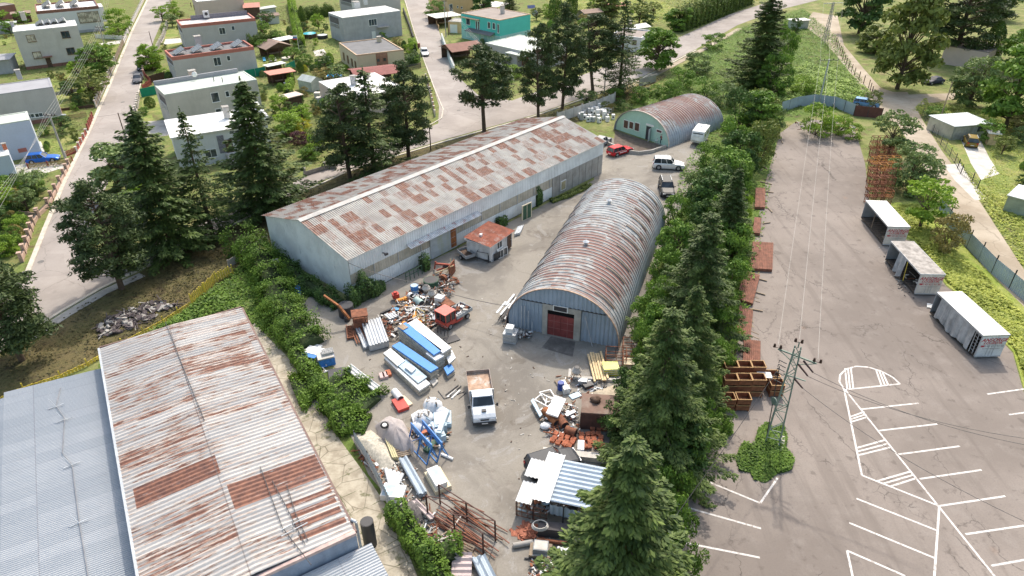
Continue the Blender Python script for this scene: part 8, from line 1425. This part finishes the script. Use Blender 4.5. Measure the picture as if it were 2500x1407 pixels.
# scrap litter (uncountable)
def litter(px, n, s, label, seed, mats=None, hm=.3):
    P = [G(*p) for p in px]; xs = [p.x for p in P]; ys = [p.y for p in P]; c = Vector((sum(xs)/len(xs), sum(ys)/len(ys), 0)); r = random.Random(seed); m = MB(); k = 0; mats = mats or JM; Q = [(p.x, p.y) for p in P]
    for _ in range(n*6):
        if k >= n: break
        x, y = r.uniform(min(xs), max(xs)), r.uniform(min(ys), max(ys))
        if not inpoly(np.array([x]), np.array([y]), Q)[0]: continue
        k += 1; M = TR(x-c.x, y-c.y, r.uniform(.03, hm), r.uniform(0,6), r.uniform(-.4,.4), r.uniform(-.4,.4)); q = s*r.uniform(.3, 1.3); mi = r.randrange(len(mats))
        if r.random() < .4: m.box(-q*2.4, q*2.4, -.04, .04, -.03, .03, mi, M)
        elif r.random() < .15: m.cyl((0,0,0),(0,q,0),q*.5,n=8,mi=mi,M=M)
        else: m.box(-q, q, -q*r.uniform(.2,.8), q*.5, -q*.1, q*.2, mi, M)
    return one(m, 'scrap_litter', mats, label, 'scrap', c, kind='stuff')
JX = [M_CONCL, M_GALV, M_WHITE, M_RUST, M_DARK, M_CONC, M_RUST, M_WOOD, M_DARK, M_RUST]
litter([(900,800),(960,760),(1000,720),(1080,670),(1120,690),(1095,730),(1060,790),(1040,830),(960,830)], 900, .23, 'tangled metal and plastic litter of the upper scrap heap', 1, JX, .55); litter([(1000,1060),(1080,1010),(1095,1060),(1080,1100),(1040,1090)], 300, .17, 'broken pieces between the big bags and the blue frames', 2, JX, .35); litter([(1300,1000),(1400,980),(1420,1060),(1340,1070)], 220, .16, 'metal bits around the rusty pipes', 3, JX, .3)
litter([(1300,1375),(1345,1345),(1400,1410),(1290,1420)], 240, .18, 'mixed scrap at the bottom beside the big spruce', 4, JX, .35); litter([(720,840),(800,880),(790,920),(730,890)], 70, .22, 'rubbish at the left yard edge', 5, [M_WHITE, M_WOOD, M_BLUEP, M_CONCL], .2); litter([(1360,920),(1480,930),(1500,980),(1400,975)], 70, .18, 'small debris on the sand near the timber', 6, JX, .15)
litter([(860,1100),(1000,1130),(1100,1340),(1060,1380),(980,1240)], 300, .15, 'rubble between the sheets and the climber fence', 7, JX, .2); litter([(1230,900),(1500,880),(1480,1300),(1240,1340)], 60, .07, 'tiny stones scattered over the yard', 8, [M_CONCL, M_CONC, M_WOODD], .05); litter([(860,860),(1240,700),(1260,900),(900,980)], 60, .07, 'tiny stones scattered over the upper yard', 9, [M_CONCL, M_CONC, M_WOODD], .05)
litter([(235,790),(380,735),(440,745),(330,800),(250,830)], 220, .38, 'dark broken asphalt slabs dumped on the verge', 10, [PM('broken_asphalt', (.085,.07,.07), .95, sc=3), PM('broken_asphalt2', (.12,.10,.10), .95, sc=3), M_CONC], .25); litter([(1940,300),(2060,298),(2100,320),(2060,318),(1950,318)], 90, .3, 'rubble along the end of the lot', 11, [M_CONC, M_CONCL, M_RUST], .2); litter([(2140,598),(2230,700),(2240,760),(2180,690)], 60, .1, 'gravel bits beside the trailer bodies', 12, [M_CONC, M_DARK], .05)
# white appliances behind the small hangar
k = 0
for i in range(40):
    r_ = random.Random(i+200); u, v = 1415+r_.uniform(0,85), 300-r_.uniform(0,40)-(0)
    if v < 262+(1500-u)*.12: v += 14
    b = G(u, v); lab = 'white scrapped household appliance in the crowd beside the small hangar' if i % 4 else 'grey scrapped household appliance in the crowd beside the small hangar'
    rt = E('appliance', b, R(r_.uniform(-20,40)), lab, 'appliance', 'scrapped appliances: '+('white' if i % 4 else 'grey')); h_ = r_.choice((.85,.85,1.4)); MB().box(-.3,.3,-.3,.3,0,h_).build('cabinet', M_WHITE if i % 4 else M_GALV, rt); MB().cyl((0,-.301,h_*.5),(0,-.32,h_*.5),.17,n=10).build('door', M_DARK if i % 2 else M_GALV, rt)
one(MB().box(-.25,.25,-.25,.25,.4,.46).box(-.25,.25,.2,.25,.46,.9).bar((-.22,-.22,0),(-.22,-.22,.4),.04).bar((.22,-.22,0),(.22,-.22,.4),.04).bar((-.22,.22,0),(-.22,.22,.4),.04).bar((.22,.22,0),(.22,.22,.4),.04), 'plastic_chair', M_WHITE, 'white plastic chair in front of the mint green wall', 'chair', G(1603,349), R(-140))
# ---------------------------------------------------------------- sheds, arbours and pools in the gardens
M_SHR = PM('brown_shed_roof', (.27,.19,.15), .85, sc=1, var=.12); M_REDR = PM('pale_red_roof', (.55,.24,.18), .8, sc=1, var=.08); M_GLH = PM('greenhouse_glass', (.45,.48,.44), .25, sc=1, var=.15)
def gable(name, A, B, D, h, rise, label, cat, roofm, wallm, open_=False, axis='x', over=.35, depth=None):
    b = Bld(name, A, B, D, h, label, cat, depth=depth); W, Dp = b.W, b.D
    if open_:
        [MB().bar((x,y,0),(x,y,h),.14).build('post', M_WOODD, b.root) for x in (.15,W/2,W-.15) for y in (.15,Dp-.15)]; MB().box(.1,W-.1,Dp-.25,Dp-.1,0,h*.9).build('back_wall', M_WOODD, b.root); MB().box(W*.25,W*.7,Dp*.35,Dp*.6,.65,.75).build('table', M_WOOD, b.root)
    else: MB().box(0,W,0,Dp,0,h).build('wall', wallm, b.root)
    o = over
    if rise and axis == 'x': pr = [(-o,h),(Dp/2,h+rise),(Dp+o,h),(Dp+o,h+.1),(Dp/2,h+rise+.12),(-o,h+.1)]; MB().sect(pr, -o, W+o, 'x').build('roof', roofm, b.root); MB().sect([(0,h),(Dp,h),(Dp/2,h+rise)], .02, W-.02, 'x').build('gable_board', wallm, b.root)
    elif rise: pr = [(-o,h),(W/2,h+rise),(W+o,h),(W+o,h+.1),(W/2,h+rise+.12),(-o,h+.1)]; MB().sect(pr, -o, Dp+o, 'y').build('roof', roofm, b.root); MB().sect([(0,h),(W,h),(W/2,h+rise)], .02, Dp-.02, 'y').build('gable_board', wallm, b.root)
    else: MB().box(-o,W+o,-o,Dp+o,h,h+.12).build('roof', roofm, b.root)
    return b
gable('garden_arbour', (651,122), (710,112), (637,112), 2.2, 1.2, 'open wooden arbour with a brown gable roof behind the flagpole lawn', 'arbour', M_SHR, M_WOODD, True, 'y', depth=4.6)
gable('pergola', (661,184), (718,175), (648,179), 2.4, 0, 'open pergola with a flat pale red roof and white drapes', 'pergola', M_REDR, M_WOODD, True, depth=3.2); gable('tool_hut', (702,240), (735,232), (695,236), 2.1, .0, 'little dark hut with a pale pink flat roof', 'hut', PM('pale_pink_roof', (.62,.50,.43), .8), M_WOODD, depth=2.2)
gable('garden_shed', (638,42), (680,38), (632,30), 2.2, .5, 'white garden shed with a dark brown roof near the red roof at the top', 'shed', M_SHR, W_WHITE, depth=3.2); gable('greenhouse', (633,24), (672,18), (632,12), 2.0, .4, 'glass greenhouse behind the white garden shed', 'greenhouse', M_GLH, M_GLH, depth=2.2)
gable('greenhouse', (759,203), (786,195), (740,186), 1.9, .8, 'old glass greenhouse with a gable roof beside the pinkish bungalow', 'greenhouse', M_GLH, M_GLH, False, 'y', .1, depth=4); gable('shelter_roof', (685,100), (721,93), (683,88), 2.3, 0, 'flat whitish lean-to roof behind the brown arbour', 'lean-to', R_WHITE, M_WOODD, True, depth=3)
gable('swing_roof', (655,163), (694,155), (650,158), 1.9, 0, 'small white canopy between the pergola and the lawn', 'canopy', R_WHITE, W_WHITE, True, depth=1.5); gable('hipped_canopy', (1105,128), (1178,118), None, 2.5, 1.1, 'brown hipped canopy beside the turquoise garden wall', 'canopy', P_BROWN, M_WOODD, True, 'x', depth=6.5); gable('blue_cover', (1150,113), (1172,118), None, 2.7, 0, 'light blue tarpaulin laid over the canopy ridge', 'tarpaulin', PM('pale_blue_tarp', (.25,.36,.68), .6), M_WOODD, True, depth=1.6)
gable('red_canopy', (700,235-30), (712,203), None, .5, 0, 'round white garden table beside the pergola', 'table', W_WHITE, W_WHITE, depth=.8); gable('car_port', (1066,45), (1125,38), None, 2.6, 0, 'cream flat carport roof beside the orange sand garage', 'carport', PM('cream_roof', (.66,.62,.55), .7), M_CONC, True, depth=6)
gable('brick_shed', (1428,34), (1470,30), None, 2.2, .6, 'shed with a striped brown roof near the columnar cypresses', 'shed', M_SHR, M_CONC, depth=5); gable('red_arbour', (1487,18), (1526,14), None, 2.2, .5, 'small arbour with a faded red roof in the orchard', 'arbour', M_REDR, P_BROWN, True, depth=4.5); gable('greenhouse', (1548,72), (1586,66), None, 2.0, .6, 'whitish foil greenhouse behind the white bungalow', 'greenhouse', M_GLH, M_GLH, depth=4)
gable('red_roof_house', (596,20), (632,18), None, 3.2, .8, 'faded red roofed shed at the top beside the pinkish house', 'shed', M_REDR, M_WOODD, depth=6); gable('foil_roof', (1210,18), (1245,10), None, 3.0, .0, 'white sheet roof among trees behind the turquoise house', 'roof', R_WHITE, W_GREY, True, depth=6); gable('dark_porch', (870,190), (975,178), None, 2.4, .7, 'red brown hipped roof between the tan and the pinkish bungalow', 'roof', PM('red_brown_roof', (.24,.08,.07), .8), M_WOODD, True, depth=7)
gable('metal_shed', (1938,52), (1976,50), None, 2.2, 0, 'tiny metal shed at the top beside the dirt track', 'shed', R_WHITE, M_GALV, depth=2.5)
mg = Bld('metal_garage', (2331,309), (2424,302), (2297,277), 2.4, 'silver metal garage with a pale blue grey roof beside the golden car', 'garage', depth=5.8); MB().box(0, mg.W, 0, mg.D, 0, 2.35).build('wall', PM('zinc_garage_sheet', (.42,.44,.40), .45, .4, sc=.8, var=.15), mg.root); MB().box(-.2, mg.W+.2, -.2, mg.D+.2, 2.35, 2.45).build('roof', PM('pale_zinc_roof', (.56,.60,.60), .5, sc=.6), mg.root); MB().box(.3, 3.2, -.05, .01, .02, 2.1).build('garage_door', PM('zinc_door', (.50,.51,.47), .4, .4, sc=2), mg.root); MB().box(3.8, 4.6, -.05, .01, .02, 2.0).build('door', M_GALV, mg.root); mg.win((2393,315), .9, .7, frame=M_DARK, sill=False)
gable('garden_toilet', (2419,326), (2440,328), None, 2.0, 0, 'narrow wooden hut with a whitish roof right of the metal garage', 'hut', R_WHITE, M_WOODN, depth=1.2); g2 = Bld('metal_garage', (2462,478), (2545,500), None, 2.2, 'greenish metal shed cut off by the right edge', 'shed', depth=5); MB().box(0, g2.W, 0, g2.D, 0, 2.2).build('wall', PM('greenish_sheet', (.33,.38,.32), .5, .2, sc=.8), g2.root); MB().box(-.15, g2.W, -.15, g2.D, 2.2, 2.3).build('roof', PM('pale_zinc_roof', (.56,.60,.60)), g2.root)
gable('top_left_shed', (28,36), (72,32), None, 2.5, 0, 'brown flat roofed shed behind the three storey house', 'shed', M_SHR, M_WOODD, depth=4); gable('top_left_annex', (-10,62), (36,58), None, 2.4, 0, 'glass roofed annex at the left edge behind the three storey house', 'annex', M_GLH, W_CON, depth=3.5)
gable('terrace_house', (-30,150), (20,146), None, 3.0, 0, 'grey low extension left of the three storey house', 'annex', R_GREY, W_CON, depth=6)
M_WATER = PM('pool_water', (.08,.50,.62), .1, var=.1, sc=1)
def pool(px, r, h, rim, water, label, n=20, name='pool'):
    b = G(*px); rt = E(name, b, 0, label, 'pool'); MB().cyl((0,0,0),(0,0,h),r,n=n).build('rim', rim, rt); MB().cyl((0,0,h+.001),(0,0,h+.02),r*.92,n=n).build('water', water, rt)
pool((757,92), 1.9, 1.1, M_WOODD, M_WATER, 'round turquoise above ground pool on the lawn'); pool((788,94), 1.4, .9, M_DARK, M_GALV, 'round dark trampoline beside the turquoise pool', name='trampoline'); pool((700,147), 1.15, .6, M_CONC, PM('cream_cover', (.60,.54,.45), .8), 'round grey hot tub with a cream cover', name='hot_tub')
for (px, w_, l_, lab) in [((5,64),1.6,1.4,'light blue rectangular pool at the left edge'),((817,188),1.6,1.2,'small blue pool beside the old greenhouse')]: b = G(*px); rt = E('pool', b, R(15), lab, 'pool'); MB().box(-w_-.2,w_+.2,-l_-.2,l_+.2,0,.35).build('rim', M_CONCL, rt); MB().box(-w_,w_,-l_,l_,.351,.37).build('water', PM('blue_pool_water', (.03,.33,.70), .1), rt)
for i, (px, mt, lab) in enumerate([((646,150),PM('light_blue_lounger', (.12,.45,.70), .5),'light blue sun lounger on the lawn'),((661,151),M_CONCL,'left of two pale sun loungers beside the light blue one'),((672,150),M_CONCL,'right of two pale sun loungers beside the light blue one')]): m = MB(); m.box(-.3,.3,-.9,.5,.28,.36).box(-.3,.3,.5,.56,.3,.8); [m.box(x,x+.06,y,y+.06,0,.28) for x in (-.28,.22) for y in (-.8,.4)]; one(m, 'sun_lounger', mt, lab, 'sun lounger', G(*px), R(20))
rt = E('flagpole', G(732,133), 0, 'white flagpole with a white, blue and red flag', 'flagpole'); MB().cyl((0,0,0),(0,0,4.6),.05,n=6).build('pole', M_WHITE, rt)
for z, mt in ((4.1,M_WHITE),(3.75,M_BLUEP),(3.4,M_RED)): MB().box(-1.1,-.05,-.02,.02,z,z+.35).build('flag_band', mt, rt)
for i in range(2): one(MB().box(-.55,.55,-.55,.55,0,.9).box(-.58,.58,-.58,.58,.901,1.0,1), 'rain_tank', [M_GALV, M_CONCL], ['upper','lower'][i]+' grey rain tank at the corner of the pinkish bungalow', 'tank', G(776+i*5, 238+i*12))
one(MB().box(-1.3,1.3,-.8,.8,.3,.38).box(-1.2,-1.1,-.7,.7,0,.3).box(1.1,1.2,-.7,.7,0,.3), 'solar_panel', [PM('solar_cells', (.10,.12,.25), .2, sc=5, var=.3)], 'blue solar panel stand in the garden behind the turquoise house', 'solar panel', G(1297,20), R(20)).rotation_euler = (R(45), 0, R(20))
one(MB().blob((0,0,1.2),1.0,.3,1.0).bar((0,0,0),(0,0,1.2),.1), 'satellite_dish', M_GALV, 'large grey satellite dish behind the turquoise house', 'satellite dish', G(1306,44))
one(MB().box(-.3,.3,-.35,.35,0,1.0).box(-.33,.33,-.38,.38,1.001,1.08), 'dust_bin', P_BROWN, 'dark brown bin standing by the middle street', 'bin', G(1023,117)); one(MB().box(-.25,.25,-.2,.2,0,1.0), 'meter_box', M_WHITE, 'small white box on the verge below the pines', 'box', G(1419,242)); one(MB().box(-1.3,1.3,-.4,.4,0,.9), 'brick_bench', M_WOOD, 'brown wooden store beside the clipped dome shrubs', 'store', G(783,158), R(18))
# ---------------------------------------------------------------- the person by the mint green wall
def skin(name, V, Ed, rad, mat, parent, lv=1):
    me = bpy.data.meshes.new(name); me.from_pydata(V, Ed, []); o = bpy.data.objects.new(name, me); C.objects.link(o); o.modifiers.new('skin', 'SKIN')
    for i, r in enumerate(rad): me.skin_vertices[0].data[i].radius = (r, r) if not isinstance(r, tuple) else r
    me.skin_vertices[0].data[0].use_root = True
    if lv: s_ = o.modifiers.new('sub', 'SUBSURF'); s_.levels = lv; s_.render_levels = lv
    m2 = bpy.data.meshes.new_from_object(o.evaluated_get(bpy.context.evaluated_depsgraph_get())); bpy.data.objects.remove(o)
    m2.materials.clear(); m2.materials.append(mat)
    for p in m2.polygons: p.use_smooth = True
    o = bpy.data.objects.new(name, m2); C.objects.link(o); o.parent = parent; return o
M_SKIN = PM('skin', (.50,.30,.22), .6, var=.04)
pr = E('person', G(1613.5, 352.5), R(4), 'person in a red top with dark sleeves and dark trousers standing with folded arms', 'person')
V = [(0,0,.95),(0,0,1.15),(0,.01,1.38),(0,.0,1.50),(0,-.01,1.58),(0,-.015,1.66),(0,-.01,1.74),(0,-.10,1.635)]; Rr = [(.15,.11),(.135,.10),(.16,.11),.055,.075,.088,.065,.014]; Ed = [(0,1),(1,2),(2,3),(3,4),(4,5),(5,6),(5,7)]
for s in (-1, 1):
    b_ = len(V); V += [(s*.19,.0,1.42),(s*.25,-.04,1.14),(s*-.02,-.20,1.20+.03*s),(s*-.10,-.20,1.23+.03*s)]; Rr += [.062,.046,.034,.030]; Ed += [(2,b_),(b_,b_+1),(b_+1,b_+2),(b_+2,b_+3)]
    for k in range(5): f = len(V); V += [(s*-(.14+.004*k),-.205+.012*(k == 4),1.27+.03*s-.02*k),(s*-(.185-.008*abs(k-1)),-.19,1.265+.03*s-.02*k)]; Rr += [.010,.008]; Ed += [(b_+3,f),(f,f+1)]
    l_ = len(V); V += [(s*.09,0,.88),(s*.12,-.01,.50),(s*.13,.01,.10),(s*.14,-.14,.045)]; Rr += [.088,.060,.040,.038]; Ed += [(0,l_),(l_,l_+1),(l_+1,l_+2),(l_+2,l_+3)]
skin('body', V, Ed, Rr, M_SKIN, pr)
skin('shirt', [(0,0,.93),(0,0,1.15),(0,.01,1.40),(0,0,1.47)], [(0,1),(1,2),(2,3)], [(.175,.135),(.16,.125),(.185,.13),(.09,.08)], PM('red_shirt', (.33,.02,.03), .8), pr)
for s in (-1, 1):
    skin('sleeve', [(s*.15,0,1.42),(s*.20,0,1.41),(s*.25,-.04,1.14),(s*.02,-.19,1.19+.03*s)], [(0,1),(1,2),(2,3)], [.07,.076,.06,.045], PM('dark_sleeve', (.03,.03,.04), .8), pr); skin('shoe', [(s*.13,.04,.05),(s*.14,-.16,.045)], [(0,1)], [.05,.045], M_DARK, pr, 1)
skin('trousers', [(0,0,.95),(.09,0,.88),(.12,-.01,.50),(.13,.01,.10),(-.09,0,.88),(-.12,-.01,.50),(-.13,.01,.10)], [(0,1),(1,2),(2,3),(0,4),(4,5),(5,6)], [(.165,.125),.105,.078,.062,.105,.078,.062], PM('dark_jeans', (.04,.055,.09), .85), pr)
MB().blob((0,.015,1.70),.092,.10,.085,n=10,m=6).build('hair', PM('grey_brown_hair', (.12,.09,.07), .8), pr)
for s in (-1, 1): MB().blob((s*.032,-.098,1.665),.012,.008,.009,n=8,m=5).build('eye', M_DARK, pr); MB().blob((s*.092,-.01,1.645),.012,.02,.03,n=8,m=5).build('ear', M_SKIN, pr)
MB().box(-.028,.028,-.100,-.092,1.595,1.605).build('mouth', PM('lip', (.32,.12,.10), .6), pr)
one(MB().box(-.25,.25,-.2,.2,0,.45), 'blue_crate', M_LBLUE, 'light blue plastic crate at the right foot of the mint green wall', 'crate', G(1624,352), R(-20))
